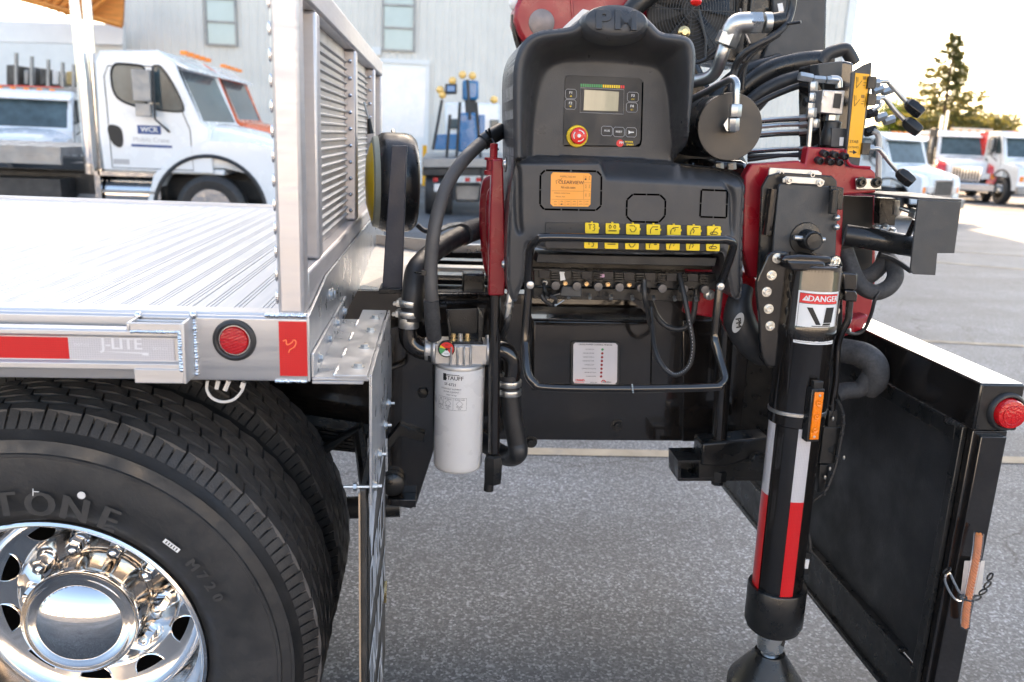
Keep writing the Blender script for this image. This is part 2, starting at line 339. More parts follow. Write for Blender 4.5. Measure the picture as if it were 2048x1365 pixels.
for (xa, xb, yb, rows) in ((417, 472, 87, 5), (768, 826, 98, 5)):
    a = at(xa, yb, BY); b = at(xb, yb, BY); w = b.x-a.x; ph = .62
    f = MB(); f.box((a.x-.07, BY-.10, a.z-.07), (a.x, BY-.02, BH-1), TGREY); f.box((b.x, BY-.10, a.z-.07), (b.x+.07, BY-.02, BH-1), TGREY)
    for i in range(9): f.box((a.x, BY-.10, a.z-.07+i*(ph+.06)), (b.x, BY-.03, a.z-.01+i*(ph+.06)), TGREY)
    win = f.obj('window', wt, smooth=0)
    for i in range(8): MB().box((a.x+.01, BY-.06, a.z+i*(ph+.06)), (b.x-.01, BY-.05, a.z+ph-.02+i*(ph+.06)), WGLASS).obj('pane', win, smooth=0)
a = at(752, 126, BY); b = at(852, 126, BY)
MB().box((a.x, BY-.08, 0), (b.x, BY-.05, a.z), TWHITE).obj('door', wt, smooth=0)
d = MB(); d.box((a.x-.12, BY-.14, a.z), (b.x+.12, BY-.05, a.z+.14), TRIMW); d.box((a.x-.12, BY-.12, 0), (a.x, BY-.05, a.z), TRIMW); d.box((b.x, BY-.12, 0), (b.x+.12, BY-.05, a.z), TRIMW)
d.obj('door_frame', wt, smooth=0)
a = at(745, 95, BY); b = at(762, 112, BY); MB().box((a.x, BY-.2, b.z), (b.x, BY-.05, a.z), TRIMW).obj('wall_lamp', wt, smooth=0)
a = at(849, 290, BY); MB().box((a.x-.04, BY-1.2, 0), (a.x+.10, BY-1.06, a.z), YEL2).obj('yellow_bollard', smooth=0, cat='bollard', label='yellow steel bollard beside the white door of the warehouse')
# ---- open shed with orange timber roof at the left
sh = thing('open_shed', 'open shed with orange timber roof trusses left of the tall warehouse', 'shed', (-13, 26, 0))
SY = 27.0
m = MB(); m.plate([(-400, 28), (246, 50), (246, 90), (-400, 74)], SY, .2, TRIMW); m.obj('fascia', sh, smooth=0)
m = MB(); m.plate([(186, 48), (246, 52), (246, 460), (186, 460)], SY+.3, .2, TRIMW); m.obj('wall', sh, smooth=0)
m = MB(); m.plate([(20, -6), (250, -60), (244, 50), (160, 38)], SY-2, .12, ORWOOD); m.obj('roof', sh, smooth=0)
m = MB()
for i in range(9):
    t = i/8; a = at(40+t*120, -2+t*42, SY-2.3); b = at(60+t*185, -30, SY-2.3); m.tube([a, b], .05, ORWOOD, 6)
    if i < 8: c = at(50+t*150+10, -30, SY-2.3); m.tube([a, c], .035, ORWOOD, 6)
m.tube([at(36, -4, SY-2.4), at(244, 52, SY-2.4)], .08, ORWOOD, 6); m.obj('truss', sh, smooth=0)
# ---- sunlit depot behind the photographer (it shows in the hub cap and the gloss paint)
dp = thing('white_depot', 'long low white depot in full sun across the yard behind the photographer', 'building', (0, -34, 0))
ribs(-70, 70, -34, 0, 8, TRIMW, 1.2, .06).obj('wall', dp, smooth=0)
MB().box((-70, -50, 0), (70, -34.1, 8.1), TRIMW).obj('wall_core', dp, smooth=0)
m = MB()
for i in range(-6, 7): MB().box((i*9-1.5, -33.85, 0), (i*9+1.5, -33.8, 4), TGREY).obj('roller_door', dp, smooth=0)

# ---- trees
def conifer(name, label, base, h, rad, group=None, seed=1, nb=60):
    r = np.random.RandomState(seed); t = thing(name, label, 'tree', base, group)
    tr = MB(); B = Vector(base); tr.tube([B, B+Vector((.05, 0, h*.5)), B+Vector((0, 0, h*.99))], [.016*h, .011*h, .03], BARK, 8); tr.obj('trunk', t)
    V = []; Fc = []
    def leaf(c, s, d):
        n = len(V); a = r.normal(size=3); a /= np.linalg.norm(a); u = np.cross(a, d); u /= np.linalg.norm(u)+1e-6
        V.extend([c-u*s*.3, c+d*s, c+u*s*.3]); Fc.append((n, n+1, n+2))
    br = MB()
    for i in range(nb):
        f = (i/nb)**1.0; z = h*(.08+.91*f); L = rad*(1-f)**1.05*r.uniform(.55, 1.2)+.22; an = i*2.4+r.uniform(-.4, .4)
        dr = np.array([math.cos(an), math.sin(an), 0]); P = []
        for k in range(7):
            q = k/6; P.append(np.array(base)+np.array([0, 0, z])+dr*L*q+np.array([0, 0, -.28*L*q+.24*L*q*q]))
        br.tube(P, [.05*(1-q/7)*(1-f)+.012 for q in range(7)], BARK, 5)
        for _ in range(int(50+230*(1-f))):
            q = r.uniform(.12, 1); p = P[min(5, int(q*6))]*(1-(q*6) % 1)+P[min(6, int(q*6)+1)]*((q*6) % 1)
            sd = np.cross(dr, [0, 0, 1])*r.normal()*L*.17*(1.1-q*.6); leaf(p+sd+np.array([0, 0, r.uniform(-.22, .05)]), r.uniform(.13, .34), (dr*.8+sd*.8+r.normal(size=3)*.3)/1.3)
    br.obj('branch', t)
    m = MB(); m.add(V, Fc, LEAF); m.obj('crown', t, smooth=0); return t
def bush(name, label, c, rx, rz, n, mat, group=None, seed=1, dep=1.5, s=.3):
    r = np.random.RandomState(seed); t = thing(name, label, 'tree' if rz > 1.2 else 'bush', (c[0], c[1], 0), group)
    V = []; Fc = []; cl = [(r.uniform(-.75, .75)*rx, r.uniform(-.8, .8)*dep, r.uniform(.25, .9)*rz*2, r.uniform(.25, .5)*rz) for _ in range(16)]
    for i in range(n):
        cx_, cy_, cz_, cr_ = cl[i % 16]; d = r.normal(size=3); d /= np.linalg.norm(d); p = np.array([c[0]+cx_, c[1]+cy_, cz_])+d*cr_*r.uniform(.6, 1.15)*np.array([1.2, 1, .8])
        if p[2] < .1: continue
        u = r.normal(size=3); u /= np.linalg.norm(u); w = np.cross(u, d); k = len(V); q = s*r.uniform(.5, 1.2); V.extend([p, p+u*q, p+u*q*.5+w*q*.5]); Fc.append((k, k+1, k+2))
    m = MB(); m.add(V, Fc, mat); m.obj('crown', t, smooth=0)
    k = MB()
    for i in range(5): k.tube([(c[0], c[1], 0), (c[0]+cl[i][0]*.5, c[1]+cl[i][1]*.5, cl[i][2]*.6), (c[0]+cl[i][0], c[1]+cl[i][1], cl[i][2])], [.12, .07, .03], BARK, 6)
    k.obj('trunk', t); return t
p = at(1912, 70, 46); top = at(1912, 62, 46).z
conifer('spruce_tree', 'tall spruce with sunlit tip and ragged branches rising above the parked trucks', (p.x, 46, 0), top, 4.3, seed=4, nb=78)
for i, (px, pt, wd, lab) in enumerate(((1850, 232, 1.7, 'rounded green tree immediately left of the tall spruce'), (1975, 245, 1.9, 'low dark tree just right of the tall spruce'), (2060, 262, 2.2, 'low green tree at the right edge of the photo behind the trucks'), (1800, 250, 1.2, 'small bright green tree seen between the control levers'))):
    q = at(px, pt, 50+i*2); bush('broadleaf_tree', lab, (q.x, 50+i*2), wd*1.7, q.z/1.5, 11000, LEAF2 if i in (0, 3) else LEAF, 'low trees behind the trucks', 11+i)

# ============================================================ PARKED TRUCKS (local: x forward, y to its left, z up, origin under the front axle)
def wheel_mesh(name='wheel'):
    t = MB(); t.lathe((0, -.14, 0), (0, 1, 0), [(.29, .02), (.33, .0), (.42, -.01), (.475, .02), (.50, .05), (.50, .23), (.475, .26), (.42, .29), (.33, .28), (.29, .26)], RUB, 40)
    r = MB(); r.lathe((0, -.13, 0), (0, 1, 0), [(.30, .0), (.285, .02), (.27, .10), (.18, .09), (.15, .03), (.11, .02), (.10, -.03), (0, -.04)], POLAL, 32)
    for i in range(10): r.sph((.145*math.cos(i*PI/5), -.115, .145*math.sin(i*PI/5)), .017, CHROME, 6)
    h = MB()
    for i in range(5): h.lathe((.215*math.cos(i*2*PI/5+.3), -.045, .215*math.sin(i*2*PI/5+.3)), (0, -1, 0), [(.038, 0), (.036, .004), (0, .004)], INK, 10)
    return t.mesh('tyre'), r.mesh('rim'), h.mesh('hand_hole')
WM = wheel_mesh()
def truck(label, x, y, rot, paint=TWHITE, fend=None, roofc=None, cat='truck', name='parked_truck', deck=None, s=1.0, sign=False, stack=True, group='trucks parked in the yard'):
    fend = fend or paint; roofc = roofc or paint
    t = thing(name, label, cat, (x, y, 0), group, world=False); t.rotation_euler = (0, 0, rot); t.scale = (s,)*3
    W2 = 1.06
    # cab shell from the side profile, with the window openings left to dark recessed glass
    cab = MB()
    side = [(-1.46, 1.02), (-1.49, 1.5), (-1.47, 2.50), (-1.40, 2.63), (-.62, 2.68), (-.40, 2.54), (-.34, 2.36), (-.09, 1.76), (.02, 1.66), (.06, 1.02)]
    for sgn in (-1, 1):
        cab.prism([(px, sgn*W2, pz) for px, pz in side], (0, -sgn*.05, 0), paint)
    rf = [(-1.47, 2.50), (-1.40, 2.63), (-.62, 2.68), (-.40, 2.54)]
    cab.add([(px, sy*(W2-.05), pz) for sy in (-1, 1) for px, pz in rf], [(0, 1, 5, 4), (1, 2, 6, 5), (2, 3, 7, 6)], roofc)
    cab.box((-1.49, -W2+.05, 1.02), (-1.44, W2-.05, 2.5), paint); cab.box((-1.4, -W2+.05, 1.0), (.2, W2-.05, 1.08), paint)
    cab.box((-.06, -W2+.05, 1.05), (.02, W2-.05, 1.70), paint)
    cab.obj('cab', t, bevel=.018)
    vz = MB(); vz.prism([(-.50, W2-.03, 2.60), (-.22, W2-.03, 2.47), (-.22, W2-.03, 2.43), (-.44, W2-.03, 2.50)], (0, -2*W2+.06, 0), roofc); vz.obj('visor', t, bevel=.01)
    wf = MB(); wf.prism([(-.375, -W2+.12, 2.44), (-.085, -W2+.10, 1.74), (-.085, W2-.10, 1.74), (-.375, W2-.12, 2.44)], (-.03, 0, -.02), TGLASS); wf.obj('windshield', t)
    wr = MB(); o = [(-.37, -W2+.03, 2.52), (-.05, -W2+.02, 1.67), (-.05, W2-.02, 1.67), (-.37, W2-.03, 2.52)]; i_ = [(-.374, -W2+.13, 2.43), (-.080, -W2+.13, 1.75), (-.080, W2-.13, 1.75), (-.374, W2-.13, 2.43)]
    wr.add(o+i_, [(0, 1, 5, 4), (1, 2, 6, 5), (2, 3, 7, 6), (3, 0, 4, 7)], paint); wr.obj('windshield_frame', t)
    for sg in (-1, 1):
        rd = lambda P: [tuple(v) for v in chaikin([Vector(p) for p in P], 2)]
        rear = [(-1.22, 2.35), (-1.27, 2.2), (-1.25, 1.78), (-1.12, 1.62), (-.86, 1.53), (-.80, 1.55), (-.80, 2.33), (-.86, 2.37), (-1.16, 2.39)]; rear = rd([(a_, 1.88+(b_-1.51)*.68) for a_, b_ in rear])
        fr = [(-.72, 2.35), (-.72, 1.56), (-.66, 1.51), (-.36, 1.49), (-.30, 1.54), (-.36, 1.80), (-.48, 2.14), (-.58, 2.33), (-.62, 2.37)]; fr = rd([(a_, 1.86+(b_-1.49)*.70) for a_, b_ in fr])
        gk = MB(); gk.tube([(px, sg*(W2+.004), pz) for px, pz in rear], .016, INK, 5, closed=True); gk.tube([(px, sg*(W2+.004), pz) for px, pz in fr], .016, INK, 5, closed=True); gk.obj('window_seal', t, kind='stuff')
        gl = MB(); gl.prism([(px, sg*(W2+.006), pz) for px, pz in rear], (0, -sg*.03, 0), TGLASS); gl.obj('side_window', t)
        gl = MB(); gl.prism([(px, sg*(W2+.006), pz) for px, pz in fr], (0, -sg*.03, 0), TGLASS); gl.obj('side_window', t)
        dl = MB()
        loop = [(-1.34, 1.06), (-1.36, 2.3), (-1.30, 2.44), (-.62, 2.46), (-.50, 2.30), (-.24, 1.62), (-.22, 1.06)]
        dl.tube([(px, sg*(W2+.001), pz) for px, pz in loop], .007, TDARK, 4, closed=True)
        dl.prism([(px, sg*(W2+.012), pz) for px, pz in rd([(-1.38, 1.66), (-1.20, 1.64), (-1.16, 1.54), (-1.17, 1.36), (-1.24, 1.33), (-1.34, 1.42)])], (0, -sg*.012, 0), INK); dl.obj('door_handle', t)
        mi = MB(); mi.box((-.92, sg*(W2+.16)-.06, 1.98), (-.68, sg*(W2+.16)+.06, 2.40), TGREY); mi.box((-.90, sg*(W2+.16)-.05, 1.78), (-.70, sg*(W2+.16)+.05, 1.95), TGREY)
        mi.tube([(-.66, sg*(W2+.12), 2.45), (-.66, sg*(W2+.16), 1.75), (-.52, sg*W2, 1.58)], .018, TDARK, 6); mi.obj('side_mirror', t, bevel=.02)
        # fender and skirt
        fe = MB(); arc = [(.78*math.cos(a), .46+.80*math.sin(a)) for a in np.linspace(PI*.97, PI*.03, 22)]
        outer = [(-.90, .56), (-.78, .98), (-.40, 1.34), (.02, 1.50), (.60, 1.50), (1.02, 1.38), (1.10, 1.2), (1.10, .56)]
        ring = [(px, sg*W2, pz) for px, pz in outer]+[(px, sg*W2, pz) for px, pz in arc[::-1]]
        ring = [(a_, b_+sg*.007, c_) for a_, b_, c_ in ring]; fe.prism(ring, (0, -sg*.34, 0), fend); fe.obj('fender', t, bevel=.02)
        lp = MB(); lp.tube([(.79*math.cos(a), sg*(W2+.004), .46+.81*math.sin(a)) for a in np.linspace(PI*.97, PI*.03, 22)], .03, TDARK, 6); lp.obj('fender_flare', t)
        st = MB()   # steps and tank
        st.box((-1.55, sg*W2-.02, .36), (-.72, sg*(W2-.50), .42), POLAL); st.box((-1.55, sg*W2, .94), (-.70, sg*(W2-.45), 1.00), POLAL)
        st.box((-1.60, sg*W2, .36), (-1.52, sg*(W2-.4), 1.0), POLAL); st.box((-.76, sg*W2, .36), (-.70, sg*(W2-.4), 1.0), POLAL); st.box((-1.5, sg*W2-.01, .70), (-.76, sg*(W2-.3), .74), TGREY)
        st.cyl((-1.5, sg*(W2-.34), .66), (-.76, sg*(W2-.34), .66), .27, POLAL, 24); st.obj('step_tank', t)
    # hood: lofted sections
    hd = MB(); secs = []
    for hx, hw, zt, zb in ((-.02, 1.0, 1.70, 1.1), (.20, .96, 1.68, 1.1), (.6, .84, 1.60, 1.0), (.95, .72, 1.50, .95), (1.10, .64, 1.36, .9), (1.14, .58, 1.1, .8)):
        secs.append([(hx, -hw, zb), (hx, -hw, zt-.22), (hx, -hw*.9, zt-.08), (hx, -hw*.62, zt), (hx, 0, zt+.03), (hx, hw*.62, zt), (hx, hw*.9, zt-.08), (hx, hw, zt-.22), (hx, hw, zb)])
    V = [p for q in secs for p in q]; hd.add(V, [(i*9+j, i*9+j+1, (i+1)*9+j+1, (i+1)*9+j) for i in range(5) for j in range(8)], paint); hd.obj('hood', t, smooth=50)
    gr = MB(); gr.box((1.13, -.50, .78), (1.19, .50, 1.30), CHROME)
    for i in range(9): gr.box((1.19, -.46+i*.104, .82), (1.20, -.40+i*.104, 1.26), TDARK)
    gr.obj('grille', t)
    bu = MB(); bu.box((1.10, -1.10, .42), (1.32, 1.10, .72), TGREY if fend is TWHITE else CHROME); bu.obj('bumper', t, bevel=.04)
    for sg in (-1, 1): h2 = MB(); h2.box((1.02, sg*.66-.16, .88), (1.16, sg*.66+.16, 1.10), CREAM); h2.box((1.0, sg*.92-.08, .88), (1.12, sg*.92+.07, 1.08), AMBER); h2.obj('headlight', t, bevel=.03)
    ml = MB().box((-.44, -.06, 2.665), (-.34, .06, 2.72), AMBER).mesh('marker_light')
    for i in range(5): link('marker_light', ml, t, Matrix.Translation((0, -.6+i*.3, 0)), bevel=.01)
    if stack:
        sk = MB(); sk.tube([(-1.68, -.95, .95), (-1.68, -.95, 2.2), (-1.72, -.95, 3.3)], [.085, .085, .06], POLAL, 16)
        sk.tube([(-1.62, -.78, .8), (-1.62, -.78, 3.5)], .06, POLAL, 12)
        for i in range(40): sk.lathe((-1.68, -.95, 1.1+i*.028), (0, 0, 1), [(.089, 0), (.092, .008), (.089, .016)], POLAL, 12)
        sk.obj('exhaust_stack', t)
    ch = MB(); ch.box((-6.4, -.45, .62), (1.0, -.33, .92), TDARK); ch.box((-6.4, .33, .62), (1.0, .45, .92), TDARK); ch.box((-1.5, -.3, .5), (.9, .3, 1.1), TDARK)
    ch.box((-3.1, -1.0, .42), (-2.1, -.5, .86), TDARK); ch.cyl((0, -.9, .5), (0, .9, .5), .07, TDARK); ch.obj('chassis', t)
    for wx, wy in ((0, -.94), (0, .94), (-4.6, -.92), (-4.6, .92), (-5.9, -.92), (-5.9, .92)):
        wb = link('wheel', WM[0], t, Matrix.Translation((wx, wy, .5)) @ (Matrix() if wy < 0 else Matrix.Rotation(PI, 4, 'Z')))
        link('rim', WM[1], wb); link('hand_hole', WM[2], wb)
    if deck:
        dk = MB(); dk.box((-6.6, -1.25, 1.20), (-1.95, 1.25, 1.32), deck); dk.box((-6.6, -1.27, 1.08), (-1.95, -1.2, 1.20), TGREY)
        for i in range(18): dk.box((-6.55+i*.26, -1.265, 1.322), (-6.53+i*.26, 1.26, 1.326), TDARK)
        dk.obj('deck', t)
    if sign:
        sg = MB(); letters(sg, 'WCR', (-.80, -W2-.004, 1.60), .10, WHT, bold=.03); sg.box((-.96, -W2-.003, 1.54), (-.64, -W2-.001, 1.66), pm('blue_print', (.03, .07, .22), .5))
        letters(sg, 'Mobile Crane', (-.78, -W2-.004, 1.46), .09, GRYP); sg.box((-1.06, -W2-.004, 1.36), (-.50, -W2-.001, 1.395), pm('blue_print', (.03, .07, .22), .5))
        sg.box((-1.32, -W2-.004, .98+.13), (-1.10, -W2-.001, 1.03+.15), GRYP); sg.obj('door_lettering', t)
    return t
# big white day cab behind the flatbed: its side plane stands 11.4 m away
q = atz(423, 484, 0); yl = 12.9
p = at(420, 405, yl-1.06)
truck('white day cab truck with twin exhaust stacks parked side on behind the aluminium flatbed', p.x, yl, 0, deck=TGREY, sign=True, s=.96)
p = at(520, 300, 16.6); truck('white truck with orange cab pillar half hidden behind the big white day cab', p.x-.15, 16.9, 0, paint=TORANGE, roofc=TWHITE, fend=TWHITE, stack=False)
p = at(48, 380, 17.5); truck('white pickup style truck facing the camera beyond the grey deck at the left edge', p.x-.35, 18.6, R(-78), stack=False, s=.82)
p = at(1812, 400, 20.5); truck('white truck with large windshield seen through the black levers', p.x, 20.5, R(-62), stack=False, s=.80)
p = at(1862, 400, 35); truck('small white truck between the levers and the red fendered truck', p.x, 35, R(-75), stack=False, s=.9)
p = at(1918, 395, 30); truck('white truck with red fenders and chrome grille parked at the right', p.x, 30, R(-118), fend=TRED, s=.95)
p = at(2052, 400, 28); truck('white truck with chrome grille and bumper cut off by the right edge of the photo', p.x, 28, R(-97), s=.95, stack=False)
p = at(1990, 395, 37); truck('red truck far off between the red fendered truck and the cut off one', p.x, 37, R(-100), paint=TRED, fend=TRED, s=1.0, stack=False)
p = at(1893, 395, 41); truck('far white truck half hidden behind the red fendered truck', p.x, 41, R(-85), s=1.05, stack=False)
for nm, lab, P, Yb_, r_, mt in (('crane_boom', 'folded pale beige crane boom above the white truck with red fenders', [(1872, 268), (1900, 262), (1978, 276)], 32, .26, pm('beige_boom', (.55, .48, .38), .5)), ('crane_boom', 'folded bright red crane boom at the right edge above the parked trucks', [(1972, 276), (2010, 270), (2060, 282)], 30, .20, TRED)):
    bt_ = thing(nm, lab, 'crane boom', at(*P[0], Yb_)); m = MB(); q = [at(x, y, Yb_) for x, y in P]; m.box((-0.5, -r_*.6, -r_*.6), (.5, r_*.6, r_*.6), mt, Matrix.Translation((q[0]+q[2])/2) @ (q[2]-q[0]).to_track_quat('X', 'Z').to_matrix().to_4x4() @ Matrix.Diagonal(((q[2]-q[0]).length, 1, 1, 1))); m.obj('boom_section', bt_, bevel=.02)
    m = MB(); m.tube([q[1]+Vector((0, -.1, .05)), q[2]+Vector((0, -.1, .25))], .09, mt, 10); m.obj('lift_cylinder', bt_); m = MB(); m.box(q[0]+Vector((-.15, -.2, -1.2)), q[0]+Vector((.25, .2, .2)), mt if mt is TRED else TDARK); m.obj('boom_post', bt_, bevel=.02)
# ---- items at the left behind the pickup style truck
m = thing('stake_trailer', 'flat trailer with upright steel stakes and stacked dark goods behind the trucks', 'trailer', at(80, 200, 24))
b = MB(); b.plate([(-160, 166), (175, 176), (175, 190), (-160, 180)], 24, 2.4, TGREY); b.obj('deck', m, smooth=0)
for px, y0 in ((31, 106), (62, 113), (95, 119), (124, 125), (146, 129), (-10, 98)):
    b = MB(); b.plate([(px-2.2, y0), (px+2.2, y0), (px+3.2, y0+70), (px-3.2, y0+70)], 24, .1, TGREY); b.obj('stake', m, smooth=0)
for px, w, y0, mt in ((20, 16, 130, LUMB), (52, 10, 140, TGREY), (85, 12, 138, LUMB), (110, 12, 141, CREAM), (138, 12, 143, TWARM), (66, 8, 134, TGREY)):
    b = MB(); b.plate([(px-w/2, y0), (px+w/2, y0), (px+w/2, 170), (px-w/2, 170)], 24.4, 1.5, mt); b.obj('goods', m, bevel=.03)
b = MB(); b.plate([(-160, 168), (120, 176), (120, 174), (-160, 164)], 22.5, .2, REDL); b.obj('red_strip', m, smooth=0)
# low white building far left
wb = thing('low_white_building', 'low white building far off behind the stake trailer', 'building', at(60, 200, 40))
b = MB(); b.plate([(-500, 40), (190, 62), (190, 330), (-500, 330)], 42, 6, TRIMW); b.obj('wall', wb, smooth=0)
b = MB(); b.plate([(-500, 30), (195, 54), (195, 62), (-500, 40)], 41.8, 6.4, TGREY); b.obj('roof_edge', wb, smooth=0)
# ---- blue crane truck in the middle distance
bc = thing('blue_crane_truck', 'white flatbed truck with folded blue loader crane and work lights in the middle distance', 'crane truck', atz(910, 412, 0))
Yb = 17.2
def bp(pts, mat, name, dy=0, t=.3, bev=.02): b = MB(); b.plate(pts, Yb+dy, t, mat); return b.obj(name, bc, bevel=bev)
bp([(845, 316), (1035, 316), (1035, 336), (845, 336)], TGREY, 'deck', -.1, 4.5); bp([(845, 336), (1035, 336), (1035, 352), (845, 352)], TDARK, 'deck_beam', 0, 4)
bp([(890, 205), (1000, 207), (1000, 300), (890, 300)], TWHITE, 'cab', 4.8, 1.6, .06); bp([(899, 238), (915, 238), (915, 258), (899, 258)], TGLASS, 'rear_window', 4.7, .1); bp([(980, 240), (998, 240), (998, 258), (980, 258)], TGLASS, 'rear_window', 4.7, .1)
bp([(925, 160), (958, 162), (957, 200), (925, 200)], TBLUE, 'crane_arm', .5, .6, .05); bp([(930, 200), (952, 200), (950, 228), (932, 228)], TDARK, 'crane_joint', .6, .3)
bp([(918, 226), (956, 226), (958, 305), (916, 305)], TBLUE, 'crane_column', .5, .8, .04); bp([(870, 270), (915, 268), (915, 300), (866, 300)], TBLUE, 'tool_box', .4, .8); bp([(958, 230), (970, 230), (970, 292), (958, 292)], TBLUE, 'crane_bracket', .6, .5)
bp([(890, 168), (914, 168), (914, 188), (890, 188)], TDARK, 'control_box', .3, .3); bp([(894, 172), (910, 172), (910, 184), (894, 184)], TBLUE, 'screen', .28, .02)
for x, y in ((905, 162), (925, 150), (945, 152), (885, 190), (880, 180), (988, 200)):
    b = MB(); b.sph(at(x, y, Yb+.4), .085, pm('lamp_amber_glass', (.9, .55, .15), .2, coat=1), 10); b.obj('work_light', bc)
b = MB()
for (x0, y0, x1, y1) in ((884, 200, 866, 300), (920, 205, 908, 400), (952, 205, 968, 400), (935, 160, 940, 240), (900, 230, 892, 330)): b.tube([at(x0, y0, Yb), at(x1, y1, Yb)], .035, TDARK, 6)
b.obj('hydraulic_pipe', bc)
for (xa, ya) in ((866, 352), (930, 352), (952, 352), (985, 352)):
    b = MB(); b.plate([(xa, ya+4), (xa+10, ya+4), (xa+10, ya+12), (xa, ya+12)], Yb-.12, .05, LENSR); b.obj('tail_light', bc, bevel=.008)
bp([(868, 368), (886, 368), (886, 384), (868, 384)], CREAM, 'number_plate', -.1, .02)
for xw in (878, 1000):
    b = MB(); c = at(xw, 385, Yb+.5); b.lathe(c, (1, 0, 0), [(.2, -.3), (.46, -.28), (.5, -.2), (.5, .2), (.46, .28), (.2, .3)], RUB, 28); b.obj('wheel', bc)
bp([(905, 368), (965, 368), (960, 405), (910, 405)], TGREY, 'axle_housing', .5, .5, .06)
# ============================================================ ALUMINIUM FLATBED TRUCK (front)
YR = 1.42                                   # plane of the side rail's face
fb = thing('flatbed_truck', 'aluminium flatbed truck bed with headboard and dual wheels filling the left foreground', 'flatbed truck', (-.9, YR, 0))
zt = at(300, 626, YR).z; zb = at(300, 760, YR).z; xr = at(615, 700, YR).x; ZD = zt
# deck planks, grooves running across the truck
pw, gx = .2, []
def plank_mesh():
    m = MB(); prof = [(0, -.02), (0, -.003), (.002, 0)]
    for k in range(4):
        c = .012+k*.05
        for j in range(3): x = c+.010+j*.0075; prof += [(x, 0), (x+.0005, -.0016), (x+.0019, -.0016), (x+.0024, 0)]
    prof += [(pw-.002, 0), (pw, -.003), (pw, -.02)]
    n = len(prof); vs = [(x, y, z) for y in (0, 1.93) for x, z in prof]
    m.add(vs, [(i, i+1, n+i+1, n+i) for i in range(n-1)], ALUY); return m.mesh('deck_plank', 0)
PK = plank_mesh()
for i in range(17): link('deck_plank', PK, fb, Matrix.Translation((xr-.012-(i+1)*pw, YR+.055, ZD-.002)))
# side rail: an extruded channel
x0 = -3.6
def rail(prof, xa, xb, mat): m = MB(); m.prism([(xa, y, z) for y, z in prof], (xb-xa, 0, 0), mat); return m
rp = [(YR, zb+.006), (YR+.003, zb), (YR+.05, zb), (YR+.05, zb+.01), (YR+.012, zb+.012), (YR+.012, zt-.014), (YR+.056, zt-.014), (YR+.056, zt+.001), (YR+.014, zt+.0015), (YR+.012, zt-.003), (YR+.004, zt-.003), (YR, zt-.007)]
rail(rp, x0, xr, ALUX).obj('side_rail', fb, bevel=.0012)
rail([(YR+1.95, zb), (YR+2.0, zb), (YR+2.0, zt+.012), (YR+1.985, zt+.012), (YR+1.985, zt), (YR+1.95, zt)], x0, xr, ALUX).obj('side_rail', fb, bevel=.0012)
m = MB(); m.box((xr-.012, YR+.056, zb+.02), (xr-.002, YR+1.94, zt+.001), ALUB); m.obj('end_sill', fb, bevel=.001)
m = MB()
for i in range(7): m.box((x0+.3+i*.45, YR+.06, zb+.02), (x0+.34+i*.45, YR+1.92, zt-.025), ALUX); 
m.obj('cross_member', fb, smooth=0, kind='stuff')
# rub rail and tapes
YP = YR-.048
ra, rb_ = at(300, 661, YP).z, at(300, 743, YP).z; xe = at(356, 700, YP).x
h = ra-rb_
rail([(YP+.006, rb_+.016), (YP, rb_+.012), (YP, rb_+.003), (YP+.003, rb_), (YP+.026, rb_), (YP+.026, ra), (YP+.003, ra), (YP, ra-.003), (YP, ra-.010), (YP+.006, ra-.014)], x0, xe, ALUX).obj('rub_rail', fb, bevel=.0008)
tz0, tz1 = rb_+.018, ra-.016
xs = at(138, 697, YP+.005).x; xw = at(349, 700, YP+.005).x
m = MB(); m.box((x0+2.0, YP+.0045, tz0), (xs, YP+.0058, tz1), TAPER); m.obj('reflective_tape', fb, label='red reflective tape')
m = MB(); m.box((xs, YP+.0044, tz0), (xw, YP+.0057, tz1), TAPEW); tp = m.obj('reflective_tape', fb, label='white reflective tape with pale lettering')
LTP = pm('pale_tape_print', (.66, .65, .66), .4)
m = MB(); letters(m, 'J-LITE', at(243, 689, YP+.0041), .028, LTP, sx=.98, bold=.03)
yq = YP+.0042; m.quad([at(190, 703, yq), at(297, 706, yq), at(297, 712, yq), at(283, 711, yq), at(286, 708, yq)], LTP)
letters(m, 'DOT-C2', at(163, 690, yq), .0065, LTP); letters(m, 'DOT-C2', at(320, 698, yq), .0065, LTP); m.obj('lettering', tp, smooth=0)
# stake pocket welded round the rail end
m = MB()
fx0, fx1 = at(262, 700, YP-.004).x, at(364, 700, YP-.004).x
z1, z2, z3 = at(310, 648, YP).z, at(310, 742, YP).z, at(310, 766, YP).z
m.box((fx0, YP-.004, z1-.012), (fx1, YP+.001, z1+.002), ALUX); m.box((fx0+.002, YP-.004, z3), (fx1, YP+.001, z2+.004), ALUX)
m.box((fx1-.001, YP-.0045, z3), (fx1+.005, YR+.001, z1+.002), ALUX); m.box((fx0-.005, YP-.0045, z1-.012), (fx0, YR+.001, z1+.002), ALUX); m.box((fx0, YP+.027, z3), (fx1, YP+.031, z1), ALUX)
sp = m.obj('stake_pocket', fb, bevel=.0015)
m = MB(); weld(m, (fx1+.007, YR-.001, z3+.003), (fx1+.007, YR-.001, z1+.002), .0055, WELD); weld(m, (fx1-.003, YP-.002, rb_+.004), (fx1-.003, YP-.002, ra-.004), .0045, WELD)
weld(m, (fx0+.003, YP-.003, z1-.013), (fx1-.004, YP-.003, z1-.013), .0035, WELD); m.sph((fx0-.002, YR-.002, z1+.003), .007, WELD); m.sph((fx1+.007, YR-.002, z1+.006), .007, WELD); m.obj('weld_bead', sp, kind='stuff')
m = MB(); a = at(82, 655, YR); m.sph(a, .017, WELD, 12, (1, .3, .35)); m.obj('weld_spot', fb)
